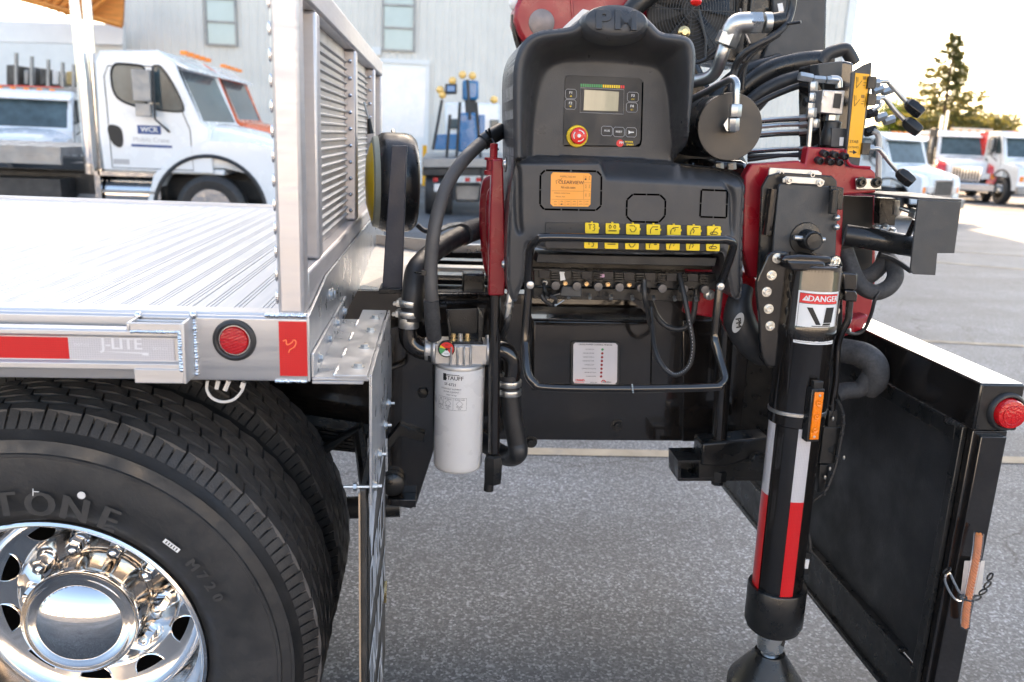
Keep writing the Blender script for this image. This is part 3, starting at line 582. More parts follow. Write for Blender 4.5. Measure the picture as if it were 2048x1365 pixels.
# marker light
c = at(469, 681, YR); lt = MB()
lt.lathe(c+Vector((0, .004, 0)), (0, -1, 0), [(.0375, 0), (.0375, .004), (.0355, .0085), (.031, .0105), (.028, .009), (.0265, .003), (.0262, .001)], HOSE, 40); gm = lt.obj('marker_light', fb, label='round red marker light in black rubber grommet')
lt = MB(); lt.lathe(c+Vector((-.0005, .004, -.0005)), (0, -1, 0), [(.0262, 0), (.0255, .0035), (.0228, .008), (.019, .0088), (0, .0092)], LENSR, 40); lens = lt.obj('lens', gm)
lt = MB()
for i in range(9):
    o = -.0195+i*.0049; L = math.sqrt(.0225**2-o*o); u = Vector((.94, 0, .34)); v = Vector((-.34, 0, .94)); cc = c+Vector((0, -.0052, 0))+v*o
    lt.tube([cc-u*L, cc+u*L], .0011, LENSR, 6)
lt.obj('lens_rib', lens, kind='stuff')
# red tape at the corner
m = MB(); a = at(557, 643, YR-.001); b = at(616, 753, YR-.001); m.box((a.x, YR-.0014, b.z), (b.x-.0005, YR+.0001, a.z), TAPER); rt = m.obj('reflective_tape', fb, label='square red reflective tape at the corner')
m = MB(); m.tube(bez([at(*q, YR-.0018) for q in ((566, 683), (572, 681), (574, 690), (583, 686), (587, 681), (592, 684), (589, 694), (580, 700), (577, 706))], 6), .0012, pm('orange_smear', (.9, .2, .08), .3), 5); m.obj('smear', rt)
m = MB(); weld(m, (xr-.068, YR+.001, zt), (xr-.004, YR+.001, zt), .0045, WELD); weld(m, (xr-.055, YR-.000, zb+.001), (xr-.004, YR, zb+.001), .0035, WELD); m.obj('weld_bead', fb, kind='stuff')
# zip strap loop hanging under the rail
m = MB(); m.tube(bez([at(*q, YR+.05) for q in ((415, 762), (414, 780), (424, 796), (445, 804), (468, 799), (484, 782), (487, 768))], 6), .0028, CREAM, 6); m.tube([at(488, 765, YR+.05), at(484, 776, YR+.05)], .005, CREAM, 6)
m.tube([at(437, 762, YR+.05), at(433, 778, YR+.05)], .004, CREAM, 6); m.tube([at(458, 762, YR+.05), at(450, 781, YR+.05)], .0045, CREAM, 6); m.obj('cable_tie', fb)

# ---- headboard
HX1 = at(608, 560, YR).x; HX0 = at(553, 560, YR).x; HXL = HX1-.05
hb = MB().box((HX0, YR+.002, zt+.001), (HX1, YR+.052, zt+1.15), ALU).obj('headboard', fb, bevel=.007)      # corner post
def hpart(nm, a, b, mat=ALU, bev=.006, **k): return MB().box(a, b, mat).obj(nm, hb, bevel=bev, **k)
zbr = at(640, 519, 1.63).z                   # top of the lower rail
yE = YR+2.0
hpart('bottom_rail', (HX0+.002, YR+.053, zt+.001), (HX1, yE, zbr))
ztr = zt+1.0; p_ = at(645, 27, 1.66).z
hpart('top_rail', (HX0+.001, YR+.053, p_), (HX1+.001, yE, p_+.055))
for yy, w in ((1.62, .05), (2.36, .05), (3.02, .05), (yE-.05, .05)): hpart('upright', (HX1-.045, yy, zbr+.001), (HX1-.0005, yy+w, p_-.001))
def louvre():
    m, n, l, b = newmat('louvred_aluminium'); b.inputs['Metallic'].default_value = .6; b.inputs['Roughness'].default_value = .5
    tc = n.new('ShaderNodeTexCoord'); w = n.new('ShaderNodeTexWave'); w.bands_direction = 'Y'; w.inputs['Scale'].default_value = 22; l.new(tc.outputs['Object'], w.inputs[0])
    cr = n.new('ShaderNodeMapRange'); cr.inputs[3].default_value = .34; cr.inputs[4].default_value = .60; l.new(w.outputs[0], cr.inputs[0]); l.new(cr.outputs[0], b.inputs['Base Color'])
    bp_ = n.new('ShaderNodeBump'); bp_.inputs['Strength'].default_value = .6; bp_.inputs['Distance'].default_value = .003; l.new(w.outputs[0], bp_.inputs['Height']); l.new(bp_.outputs[0], b.inputs['Normal']); return m
LOUV = louvre(); MB().box((HX0+.012, YR+.05, zbr), (HX0+.016, yE, p_), pm('punched_sheet', (.50, .48, .47), .45, .6, .05)).obj('mesh_panel', hb, bevel=0)
sl = MB(); sl.prism([(HX0+.0162, 0, -.0050), (HX0+.0225, 0, -.0015), (HX0+.0225, 0, .0015), (HX0+.0162, 0, .0050)], (0, 1, 0), LOUV); slm = sl.mesh('louvre', 0)
spans = [(YR+.055, 1.617), (1.673, 2.357), (2.413, 3.017), (3.073, yE-.053)]
nr = int((p_-zbr-.03)/.0185)
for a_, b_ in spans:
    for k in range(nr): link('louvre', slm, hb, Matrix.Translation((0, a_, zbr+.020+k*.0185)) @ Matrix.Diagonal((1, b_-a_, 1, 1)))
m = MB(); rng2 = np.random.RandomState(3)
for yy in (2.357, 3.017):
    for k in range(10): m.sph((HX0+.03, yy-.004, zbr+.03+k*(p_-zbr-.06)/9), .006, WELD, 8)
for k in range(28): m.sph((HX0-.001, YR+.006, zt+.03+k*.04), .0032, WELD, 8, (1, 1, 3.8))
m.obj('weld_dot', hb, kind='stuff')
m = MB(); weld(m, (HX0+.005, YR+.0015, zt+.003), (HX1-.004, YR+.0015, zt+.003), .003, ALUX); m.obj('weld_bead', hb, kind='stuff')

# ---- end plate, bolted ledge and drop plate of the mud flap
sxp = at(618, 700, YR).x
eb = MB(); zc = at(612, 628, YR).z
eb.prism([(sxp-.004, YR+.002, zb), (sxp-.004, yE, zb), (sxp-.004, yE, zt+.03), (sxp-.004, YR+.25, zt+.03), (sxp-.004, YR+.002, zt-.002)], (.005, 0, 0), ALUB)
epl = eb.obj('end_plate', fb, bevel=.001)
zl = at(700, 762, YR+.01).z; xl2 = at(738, 765, YR+.01).x; xl1 = sxp+.003; yl2 = atz(771, 632, zl+.004).y
lg = MB(); lg.box((xl1, YR+.008, zl), (xl2, yl2-.05, zl+.0055), ALUB); lg.box((xl1-.001, YR+.008, zl+.006), (xl1+.0045, yl2+.0, zl+.05), ALUB); lg.box((xl1, YR+.008, zl-.0062), (xl2-.01, YR+.06, zl-.0005), ALUB); ledge = lg.obj('bolted_ledge', fb, bevel=.001)
lg = MB(); lg.box((at(668, 765, YR).x, YR+.006, zl+.006), (xl2-.003, yl2+.03, zl+.0115), ALUB); lg.obj('top_plate', ledge, bevel=.001)
m = MB(); xw_ = at(668, 765, YR).x
for t in (0, .3, .62, .93): y_ = YR+.02+t*(yl2-YR-.12); weld(m, (xw_, y_, zl+.008), (xw_, y_+.05, zl+.008), .0045, WELD)
m.obj('weld_bead', ledge, kind='stuff')
def hexb(parent, c, ax, r=.0085): m = MB(); bolt(m, c, ax, r, .007, ZINC, socket=False); return m.obj('bolt', parent)
for i, (px, py) in enumerate(((716, 734), (729, 695), (741, 661), (750, 636))): hexb(ledge, atz(px, py, zl+.0115), (0, 0, 1))
for i, (px, py) in enumerate(((639, 716), (657, 678), (673, 646), (688, 622))): hexb(ledge, atx(px, py, xl1+.0048), (1, 0, 0), .007)
for px, py in ((660, 590),): hexb(epl, atx(px, py, sxp+.0012), (1, 0, 0), .009); hexb(epl, atx(px+6, py-2, sxp+.0012), (1, 0, 0), .009)
dz0 = at(745, 1010, YR+.01).z; xd = xl2+.0005; yd2 = yl2+.12
dp_ = MB(); dp_.prism([(xd, YR+.006, dz0), (xd, YR+.006, zl+.0115), (xd, yl2+.03, zl+.0115), (xd, yd2, dz0+.1), (xd, yd2, dz0)], (.005, 0, 0), ALUB); drop = dp_.obj('drop_plate', fb, bevel=.001)
for px, py in ((776, 807), (769, 851), (757, 909), (747, 973)):
    q = atx(px, py, xd+.0055); hexb(drop, q, (1, 0, 0), .0085)
    m = MB(); m.tube([q+Vector((.005, 0, 0)), q+Vector((.016, 0, 0))], .0035, ZINC, 8); m.obj('bolt_stud', drop)
m = MB(); q = at(722, 974, YR+.02); m.tube([q+Vector((-.032, 0, 0)), q+Vector((.03, 0, 0))], .0035, ZINC, 8); m.lathe(q+Vector((-.014, 0, 0)), (1, 0, 0), [(.008, 0), (.008, .006)], ZINC, 6); m.obj('bolt_stud', drop)
# mud flap with white lettering on its far face
FLAPM = pm('mud_flap_rubber', (.035, .033, .031), .45, 0, .2, 6, .2, 120, dirt=.2)
xf = at(722, 1100, YR+.02).x; zf1 = at(728, 972, YR+.02).z; zf0 = .22
fl = MB(); fl.prism([(xf, YR+.012, zf0), (xf, YR+.012, zf1-.006), (xf, YR+.02, zf1), (xf, YR+.60, zf1), (xf, YR+.62, zf0)], (.010, 0, 0), FLAPM); flap = fl.obj('mud_flap', fb, bevel=.0015, label='black mud flap lettered in white')
e_ = MB(); e_.box((xf-.003, YR+.006, zf0), (xf+.0, YR+.013, zf1-.01), pm('tan_edge_strip', (.42, .30, .20), .5, 0, .1)); e_.box((xf+.0105, YR+.04, zf0), (xf+.0125, YR+.045, zf1), BLKS); e_.obj('edge_strip', flap)
lt = MB(); xq = xf+.0115; WP = pm('white_flap_print', (.60, .62, .66), .5, 0, .1, 20)
for s_, zc_, sz in (('DEALER', .93, .20), ('DIRECT', .72, .19), ('TRUCKS', .52, .19), ('WCR', .31, .19)):
    letters(lt, s_, (xq, YR+.32, zc_), sz, WP, (0, 1, 0), (0, 0, 1), sx=.72, bold=.03)
lt.add([(xq, YR+.05, .98), (xq, YR+.12, .80), (xq, YR+.14, .80), (xq, YR+.50, 1.05), (xq, YR+.44, 1.06), (xq, YR+.15, .90)], [(0, 1, 2, 3, 4, 5)], WP); lt.obj('lettering', flap, smooth=0)
m = MB(); m.tube([atx(771, 1163, xf+.014), atx(770, 1185, xf+.014), atx(770, 1205, xf+.014)], .004, ZINCY, 6); m.obj('hook', flap)

# ---- dual wheels
YW = 1.545; hubc = at(104, 1321, YW); HXc, HZ = hubc.x, hubc.z
SHD = pm('shoulder_rubber', (.045, .043, .042), .6, 0, .25, 14, .4, 220, .15, dirt=.6, dirtcol=(.085, .075, .068)); KT = 1.105; RO = .303+(.5195-.303)*KT; DR = RO-.5195
def tyre(yf, nm, parent, lettering=True):
    w = MB(); T = .230
    sec = [(.303, .026), (.312, .006), (.34, -.014), (.38, -.030), (.42, -.035), (.445, -.033), (.4465, -.0355), (.452, -.0355), (.4535, -.032), (.47, -.028), (.471, -.031), (.476, -.030), (.477, -.025), (.492, -.013), (.504, .002), (.5065, .010)]
    sec = [(.303+(r-.303)*KT if r > .303 else r, t*1.15 if t < 0 else t) for r, t in sec]
    n = 96; w.lathe((HXc, yf, HZ), (0, 1, 0), sec+[(.503+DR, .012), (.503+DR, T-.012)]+[(r, T-t) for r, t in sec[::-1][:12]], RUB, n, caps=False)
    # raised tread ribs: blocks with sipes, three rows of wavy ribs; shoulder lugs
    o = w.obj(nm, parent, smooth=40)
    tb = MB(); nb = 50; rows = [(.003, .041, .0), (.050, .086, .5), (.095, .133, .0), (.142, .178, .5), (.187, .227, 0)]
    for (ya, yb, ph) in rows:
        for k in range(nb):
            a0 = (k+ph)*2*PI/nb; a1 = a0+2*PI/nb*.84
            if math.sin((a0+a1)/2) < -.35: continue
            sk = .018; pts = []
            for (yy, aa, rr_) in ((ya, a0, .519+DR), (ya+.004, a1+.012, .5195+DR), (yb-.004, a1+.012+sk, .5195+DR), (yb, a0+sk, .519+DR)):
                pts.append((HXc+rr_*math.cos(aa), yf+yy, HZ+rr_*math.sin(aa)))
            md = [(p[0], p[1], p[2]) for p in pts]; inn = [(HXc+(p[0]-HXc)*.960, p[1]+(.002 if i in (0, 1) else -.002), HZ+(p[2]-HZ)*.960) for i, p in enumerate(pts)]
            am = (a0+a1)/2; top = [pts[0], ((HXc+(.5215+DR)*math.cos(am)), yf+ya-.001, HZ+(.5215+DR)*math.sin(am)), pts[1], pts[2], (HXc+(.5215+DR)*math.cos(am+sk), yf+yb+.001, HZ+(.5215+DR)*math.sin(am+sk)), pts[3]]
            bot = [inn[0], (HXc+(.504+DR)*math.cos(am), yf+ya, HZ+(.504+DR)*math.sin(am)), inn[1], inn[2], (HXc+(.504+DR)*math.cos(am+sk), yf+yb, HZ+(.504+DR)*math.sin(am+sk)), inn[3]]
            tb.add(top+bot, [(5, 4, 3, 2, 1, 0)]+[(i, (i+1) % 6, (i+1) % 6+6, i+6) for i in range(6)], RUBT)
    for k in range(nb*3):      # shoulder scallops on the sidewall edge
        a0 = k*2*PI/nb/3; a1 = a0+2*PI/nb/3*.80
        if math.sin(a0) < -.35: continue
        q = [(.519+DR, .008), (.5085+DR, -.0015), (.490+DR*.9, -.0190)]
        vs = [(HXc+r_*math.cos(a), yf+t_-.0012, HZ+r_*math.sin(a)) for r_, t_ in q for a in (a0, a1)]; vs2 = [(x, y+.004, z) for x, y, z in vs]
        tb.add(vs+vs2, [(0, 1, 3, 2), (2, 3, 5, 4), (0, 2, 8, 6), (2, 4, 10, 8), (1, 7, 9, 3), (3, 9, 11, 5), (4, 5, 11, 10)], SHD)
    tb.obj('tread_block', o, smooth=0, kind='stuff')
    return o
def wrap_text(m, s, cx_, cz_, r, a_start, da, size, y, mat, dep=.003):
    for i, ch in enumerate(s):
        if ch == ' ': continue
        a = a_start-i*da; c = Vector((cx_+r*math.cos(a), y, cz_+r*math.sin(a))); u = Vector((math.sin(a), 0, -math.cos(a))); v = Vector((math.cos(a), 0, math.sin(a)))
        me = textmesh(ch); M = Matrix(((u.x*size, v.x*size, 0, c.x), (u.y, v.y, 1, c.y), (u.z*size, v.z*size, 0, c.z), (0, 0, 0, 1)))
        for oy in (0, 1, 2, 3): m.merge(me, Matrix.Translation(u*(oy-1.5)*size*.03+Vector((0, -.0003*oy, 0))) @ M, mat)
        # raised letter: extrude outline
        k = len(m.v)
wt_ = tyre(YW-.0, 'wheel', fb); tag(wt_, label='outer dual wheel with polished rim and chrome hub cap')
TXT = pm('raised_tyre_lettering', (.036, .035, .035), .65, 0, .2, 20)
m = MB(); wrap_text(m, 'BRIDGESTONE', HXc, HZ, .366, R(164.6), R(9.9), .070, YW-.0415, TXT)
wrap_text(m, 'M720', HXc, HZ, .385, R(38), R(4.2), .030, YW-.0425, TXT); m.obj('lettering', wt_, smooth=0)
m = MB(); aa = R(33)
for r_, a_ in ((.392, 38),):
    c = at(343, 1092, YW-.042); u = Vector((.75, 0, -.66)); v = Vector((.66, 0, .75)); m.add([c-u*.018-v*.005, c+u*.018-v*.005, c+u*.018+v*.005, c-u*.018+v*.005], [(0, 1, 2, 3)], WHT)
    for k in range(5): q = c+u*(-.012+k*.006)+Vector((0, -.0005, 0)); m.add([q-u*.0012-v*.003, q+u*.0012-v*.003, q+u*.0012+v*.003, q-u*.0012+v*.003], [(0, 1, 2, 3)], INK)
m.obj('tyre_sticker', wt_, smooth=0)
m = MB(); m.lathe(at(163, 991, YW-.0425), (0, -1, 0), [(.0075, 0), (.0075, .001), (0, .001)], CREAM, 14); m.tube([at(66, 984, YW-.0425), at(78, 984, YW-.0425)], .001, CREAM, 5); m.tube([at(66, 992, YW-.0425), at(66, 978, YW-.0425)], .001, CREAM, 5); m.obj('chalk_mark', wt_)
t2 = tyre(YW+.345, 'wheel', fb, False); tag(t2, label='inner dual wheel behind the polished one')
# polished rim
rm = MB(); rm.lathe((HXc, YW, HZ), (0, 1, 0), [(.302, .028), (.3085, .010), (.308, .002), (.303, -.001), (.297, .003), (.293, .012), (.289, .030), (.284, .060), (.270, .085), (.264, .13), (.262, .17), (.254, .20)], POLAL, 96, caps=False)
rm.lathe((HXc, YW, HZ), (0, 1, 0), [(.254, .20), (.245, .216), (.220, .228), (.186, .234), (.177, .238), (.171, .245), (.115, .247), (.10, .247)], POLAL, 96, caps=False)
rim = rm.obj('rim', wt_, smooth=50)
YD = YW+.185
for k in range(10):
    a = R(13)+k*R(36); hh = MB(); hh.lathe((HXc+.216*math.cos(a), YW+.2305, HZ+.216*math.sin(a)), (0, -1, 0), [(.039, -.004), (.039, .001), (.037, .002), (.036, .001), (.0355, -.003), (0, -.003)], POLAL, 28); 
    hh.lathe((HXc+.216*math.cos(a), YW+.2305, HZ+.216*math.sin(a)), (0, -1, 0), [(.0362, .0008), (.035, .0012), (0, .0012)], pm('deep_hole', (.002, .002, .002), .95, spec=.02), 28); hh.obj('hand_hole', wt_)
for k in range(10):
    a = R(-5)+k*R(36); c = Vector((HXc+.1425*math.cos(a), YW+.246, HZ+.1425*math.sin(a))); nn = MB()
    nn.lathe(c, (0, -1, 0), [(.0235, 0), (.0235, .005), (.0195, .009)], CHROME, 24); nn.lathe(c, (0, -1, 0), [(.0185, .009), (.0175, .042), (.013, .050), (.006, .054), (0, .055)], CHROME, 6, a0=a); nn.obj('lug_nut', wt_, smooth=40)
hp = MB(); hp.lathe((HXc, YW+.247, HZ), (0, -1, 0), [(.122, 0), (.120, .006), (.116, .01), (.116, .085), (.117, .088)], HUBM, 64); hp.obj('hub', wt_)
hc = MB(); hc.lathe((HXc, YW+.247, HZ), (0, -1, 0), [(.1185, .085), (.123, .088), (.1235, .112), (.121, .120), (.1145, .124), (.111, .130), (.104, .138), (.092, .148), (.074, .159), (.05, .168), (.025, .173), (0, .1745)], CHROME, 96); hc.obj('hub_cap', wt_, smooth=60)
m = MB(); m.cyl((HXc, YW+.2, HZ), (HXc, YW+1.2, HZ), .11, BLKS); m.box((HXc-.12, YW+.7, HZ-.1), (HXc+.12, YR+2.3, HZ+.12), BLKS); m.obj('axle', fb)

# ---- chassis frame and spring hanger
YC = 2.32
ch = MB(); a = at(700, 600, YC); b = at(1478, 884, YC); zc1, zc0 = at(1100, 590, YC).z, at(1250, 882, YC).z
ch.box((-3.4, YC, zc0), (b.x, YC+.075, zc1), BLK); frm = ch.obj('frame_rail', fb, bevel=.004)
ch = MB(); ch.box((-3.4, YC+.86, zc0), (b.x, YC+.93, zc1), BLK); ch.obj('frame_rail', fb, bevel=.004)
ch = MB()
for xx in (-1.6, -.15, .62): MB().box((xx, YC+.08, zc0+.08), (xx+.1, YC+.86, zc1-.06), BLKS).obj('cross_tube', fb, smooth=0)
sh_ = MB(); YH = 2.22
sh_.plate([(774, 660), (800, 652), (866, 690), (868, 900), (832, 1012), (822, 1018), (776, 1010)], YH, .012, BLK); sh_.plate([(774, 1000), (832, 1000), (832, 1016), (776, 1012)], YH-.05, .05, BLK)
sh_.plate([(775, 880), (800, 850), (850, 868), (846, 885), (800, 872), (775, 905)], YH-.02, .03, BLKS); sh_.lathe(at(786, 962, YH), (0, -1, 0), [(.035, 0), (.035, .03), (.02, .04), (0, .04)], BLKS, 20)
sh_.tube(pxpath([(776, 740, YH-.02), (810, 726, YH-.02), (815, 705, YH-.03)]), .006, BLK, 8); sh_.lathe(at(846, 785, YH), (0, -1, 0), [(.016, 0), (.016, .012), (0, .014)], BLKS, 6); sh_.obj('spring_hanger', fb, bevel=.002)
lf = MB()
for i in range(6): lf.plate([(500, 832+i*9), (735, 868+i*7), (735, 873+i*7), (500, 839+i*9)], YH-.05+.0, .075, BLKS)
lf.obj('leaf_spring', fb, smooth=0, kind='stuff')
m = MB(); m.cyl(at(640, 1018, 2.4), at(800, 1012, 2.4), .035, BLKS); m.obj('axle_tube', fb); m = MB(); m.tube([at(640, 905, 2.1), at(716, 855, 2.1), at(735, 1000, 2.15)], .018, BLKS, 8); m.obj('torque_rod', fb)
# top of frame behind the headboard: bright plates, channel and weld seams
m = MB(); zf = at(1000, 590, YC).z
m.box((at(690, 590, YC).x, YC-.01, zf), (at(1010, 590, YC).x, YC+.10, zf+.008), BLK); m.obj('frame_top_plate', fb, bevel=.001)
m = MB(); m.add([at(705, 582, 2.30), at(815, 582, 2.30), at(860, 505, 2.95), at(752, 490, 2.95)], [(0, 1, 2, 3)], SEAL); m.plate([(752, 470), (860, 480), (860, 506), (752, 492)], 2.96, .01, SEAL); m.obj('light_cover_plate', fb, smooth=0)
m = MB()
for (x0_, y0_, x1_, y1_, Y_) in ((866, 552, 1000, 556, 2.42), (868, 520, 985, 526, 2.75), (866, 536, 985, 540, 2.6)):
    m = MB(); a = at(x0_, y0_, Y_); b = at(x1_, y1_, Y_); m.box((a.x, Y_, b.z-.012), (b.x, Y_+.06, b.z+.004), BLK if Y_ != 2.6 else SEAL); m.obj('channel', fb, bevel=.002)
m = MB(); m.plate([(905, 490), (990, 490), (990, 506), (905, 506)], 3.0, .03, ALUB); m.obj('channel', fb, bevel=.002)
m = MB(); weld(m, at(866, 590, YC-.02), at(985, 590, YC-.02), .006, BLK); weld(m, at(866, 606, YC-.012), at(985, 606, YC-.012), .006, BLK); m.obj('weld_bead', fb, kind='stuff')
m = MB(); q = at(945, 566, 2.38); m.box((q.x-.03, 2.36, q.z-.022), (q.x+.035, 2.43, q.z+.03), BLKS); m.obj('clamp_block', fb, bevel=.006)
for px, py in ((1234, 851), (1396, 851), (1403, 752), (1062, 884)): m = MB(); bolt(m, at(px, py, YC-.0005), (0, -1, 0), .013, .014, BLKS, socket=False); m.obj('bolt', frm)
# ============================================================ CABLE REEL on its post
cr_ = thing('cable_reel', 'black cable reel with yellow hub on a dark steel post behind the headboard', 'cable reel', at(795, 560, 2.45))
YQ = 2.48; c = at(792, 366, YQ); rad = abs(at(792, 268, YQ).z-at(792, 466, YQ).z)/2
hw = (at(845, 366, YQ).x-at(752, 366, YQ).x)/2; ax = Vector((1, .15, 0)).normalized(); cr0 = c
m = MB(); m.lathe(c-ax*hw*.80, ax, [(rad*.70, -.004), (rad*.93, 0), (rad*.985, .012), (rad, .03), (rad, hw*1.15), (rad*.97, hw*1.42), (rad*.88, hw*1.62), (rad*.5, hw*1.72), (0, hw*1.73)], BLKS, 48); m.obj('drum', cr_, smooth=50)
m = MB(); m.lathe(c-ax*hw*.83, -ax, [(rad*.93, -.003), (rad*.90, .012), (rad*.82, .016), (rad*.78, .012)], pm('grey_green_rim', (.32, .34, .28), .5), 40); m.obj('side_ring', cr_)
m = MB(); m.lathe(c-ax*hw*.84, -ax, [(rad*.80, 0), (rad*.78, .016), (rad*.5, .028), (rad*.2, .03), (0, .03)], YEL, 40); yd = m.obj('hub_disc', cr_)
m = MB(); letters(m, 'REEL', c-ax*(hw*.84+.0325)+Vector((0, 0, 0)), .055, WHT, (0, -1, 0), (0, 0, 1)); m.obj('lettering', yd, smooth=0)
m = MB(); m.tube([at(742, 268, 2.6), at(738, 238, 2.6)], [.012, .006], BLKS, 8); m.tube([at(738, 240, 2.6), at(728, 205, 2.6)], .003, ZINC, 6); m.obj('cable_end', cr_)
m = MB(); Yp = 2.20
m.prism([at(783, 292, Yp), at(814, 292, Yp), at(804, 581, Yp), at(764, 581, Yp)], (0, .035, 0), pm('navy_black_post', (.016, .024, .045), .38, 0, .15, 9, .2, 120, dirt=.35, dirtcol=(.12, .12, .13))); m.plate([(758, 578), (812, 578), (814, 588), (756, 588)], Yp-.02, .09, BLKS); m.obj('post', cr_, bevel=.002)
m = MB(); m.tube(pxpath([(765, 298, 2.5), (782, 320, 2.5), (786, 330, 2.5)], 4), .006, BLKS, 6); m.tube(pxpath([(822, 300, 2.5), (812, 318, 2.5), (808, 330, 2.5)], 4), .006, BLKS, 6); m.tube(pxpath([(786, 262, 2.68), (790, 280, 2.6), (796, 292, 2.5)], 4), .007, BLKS, 6); m.obj('bracket', cr_, kind='stuff')
m = MB(); m.tube(pxpath([(834, 450, 2.7), (850, 462, 2.7), (875, 462, 2.7), (900, 452, 2.8), (930, 450, 2.9), (960, 462, 2.95), (975, 475, 3)], 8), .0085, HOSE, 8); m.obj('cable', cr_)

# ============================================================ HYDRAULIC RETURN FILTER
YF = 2.08
hf = thing('hydraulic_filter', 'white spin on hydraulic filter with silver head and round gauge below the crane frame', 'filter', at(918, 940, YF))
cx_ = at(918, 830, YF); rF = (at(967, 830, YF).x-at(869, 830, YF).x)/2; ztF, zbF = at(918, 727, YF).z, at(918, 940, YF).z+.010
cF = Vector((cx_.x, YF+.0, zbF)); hF = ztF-zbF
m = MB(); m.lathe(cF, (0, 0, 1), [(0, .004), (rF*.82, 0), (rF*.92, .003), (rF*.985, .010), (rF, .022), (rF, hF-.012), (rF*.99, hF-.005), (rF*.97, hF-.004)], CREAM, 56); m.lathe(cF+Vector((0, 0, hF-.004)), (0, 0, 1), [(rF*.97, 0), (rF*1.02, .001), (rF*1.03, .009), (rF*.99, .012), (rF*.9, .013)], SEAL, 56); can = m.obj('canister', hf, smooth=50)
def curl(m, s, zc_, size, a0, mat, r=None, align='CENTER', bold=0, sx=1):      # lettering laid round the can
    r = (r or rF)+.0004; me = textmesh(s, align)
    for off in ([0] if not bold else [0, bold]):
        m.add([(cF.x+(r+off*.004)*math.sin(a0+(v.co.x*sx+off)*size/r), cF.y-(r+off*.004)*math.cos(a0+(v.co.x*sx+off)*size/r), zc_+v.co.y*size) for v in me.vertices], [tuple(p.vertices) for p in me.polygons], mat)
def curlrect(m, a0, a1, z0, z1, mat, c=None, r=None, n=10):
    c = c or cF; r = (r or rF)+.0003; vs = [(c.x+r*math.sin(a0+(a1-a0)*i/n), c.y-r*math.cos(a0+(a1-a0)*i/n), z) for z in (z0, z1) for i in range(n+1)]
    m.add(vs, [(i, i+1, n+2+i, n+1+i) for i in range(n)], mat)
m = MB(); AF = -.42
zz = lambda py: at(895, py, YF-rF).z
curlrect(m, AF-.33, AF-.18, zz(764), zz(750), INK); curlrect(m, AF-.17, AF+.36, zz(752.2), zz(751), INK)
curl(m, 'STAUFF', zz(758), .0150, AF+.14, INK, bold=.04); curl(m, 'SF-6721', zz(771), .0105, AF-.0, INK, bold=.03)
curl(m, 'HYDRAULIC ELEMENT', zz(780), .0058, AF+.02, INK); curl(m, 'FILTER ELEMENT', zz(786), .0058, AF+.04, INK); curl(m, 'MAX 14 bar', zz(792), .0058, AF+.06, INK)
zt_, zb_ = zz(797), zz(822)
for a in (-.98, -.72, -.28, .25): curlrect(m, a-.004, a+.004, zb_, zt_, INK, n=1)
curlrect(m, -.98, .25, zt_-.0006, zt_, INK); curlrect(m, -.98, .25, zb_, zb_+.0006, INK)
for a, tx in ((-.84, 'IN'), (-.5, 'BY-PASS'), (-.02, 'FLOW DIR')):
    curl(m, tx, zt_-.005, .0055, a, INK); curl(m, 'SEE TAG', zb_+.010, .0045, a, INK); curl(m, 'SIDE', zb_+.005, .0045, a, INK)
    zc_ = (zt_+zb_)/2+.001; r_ = rF+.0004; d = .009
    for (u0_, w0_, u1_, w1_) in ((-d, 0, 0, d), (0, d, d, 0), (d, 0, 0, -d), (0, -d, -d, 0)):
        P = [Vector((cF.x+r_*math.sin(a+u/r_), cF.y-r_*math.cos(a+u/r_), zc_+w)) for u, w in ((u0_, w0_), (u1_, w1_))]; m.tube(P, .0003, INK, 4)
m.obj('lettering', can, smooth=0)
hd = MB(); zh0, zh1 = ztF+.006, at(918, 682, YF).z; wx = at(975, 700, YF-.03).x-cF.x
hd.box((cF.x-wx, YF-.035, zh0), (cF.x+wx, YF+.045, zh1), SEAL); hd.box((cF.x-.030, YF-.046, zh0), (cF.x+.028, YF-.03, zh1-.002), SEAL)
for k in range(4): hd.box((cF.x-.029+k*.0165, YF-.052, zh0), (cF.x-.0225+k*.0165, YF-.04, zh1-.003), SEAL)
hd.lathe((cF.x-wx+.004, YF, (zh0+zh1)/2+.004), (-1, 0, 0), [(.040, 0), (.040, .010), (.030, .012), (.030, .03)], SEAL, 32); hd.lathe((cF.x+wx-.004, YF, (zh0+zh1)/2+.004), (1, 0, 0), [(.040, 0), (.040, .010), (.030, .012), (.030, .03)], SEAL, 32)
head = hd.obj('filter_head', hf, bevel=.004)
gc = at(893, 699, YF-.05); g_ = MB(); g_.lathe(gc+Vector((0, .012, 0)), (0, -1, 0), [(.0215, 0), (.0215, .011), (.0195, .013), (.0195, .0115), (0, .0115)], BLKS, 32); gg = g_.obj('gauge', head)
def sector(m, c, r, a0, a1, mat, n=14, r0_=0):
    P = [c+Vector((r*math.sin(a), 0, r*math.cos(a))) for a in np.linspace(a0, a1, n)]; m.add([c]+P, [(0, i+1, i+2) for i in range(n-1)], mat)
g_ = MB(); g0 = gc+Vector((0, .0003, 0)); sector(g_, g0, .0185, R(-55), R(140), REDL); sector(g_, g0, .0185, R(-75), R(-55), YEL); sector(g_, g0, .0185, R(-135), R(-75), GRNP); sector(g_, g0, .0185, R(140), R(225), WHT)
g_.lathe(gc, (0, -1, 0), [(.0035, 0), (.0035, .0015), (0, .0015)], INK, 12); g_.tube([gc+Vector((0, -.001, 0)), gc+Vector((.011, -.001, .003))], .0007, INK, 4); letters(g_, 'PSI', gc+Vector((0, -.0002, .011)), .006, INK); letters(g_, 'CLEAN', gc+Vector((0, -.0002, -.012)), .004, INK); g_.obj('dial', gg, smooth=0)
bk = MB(); zb2 = zh1
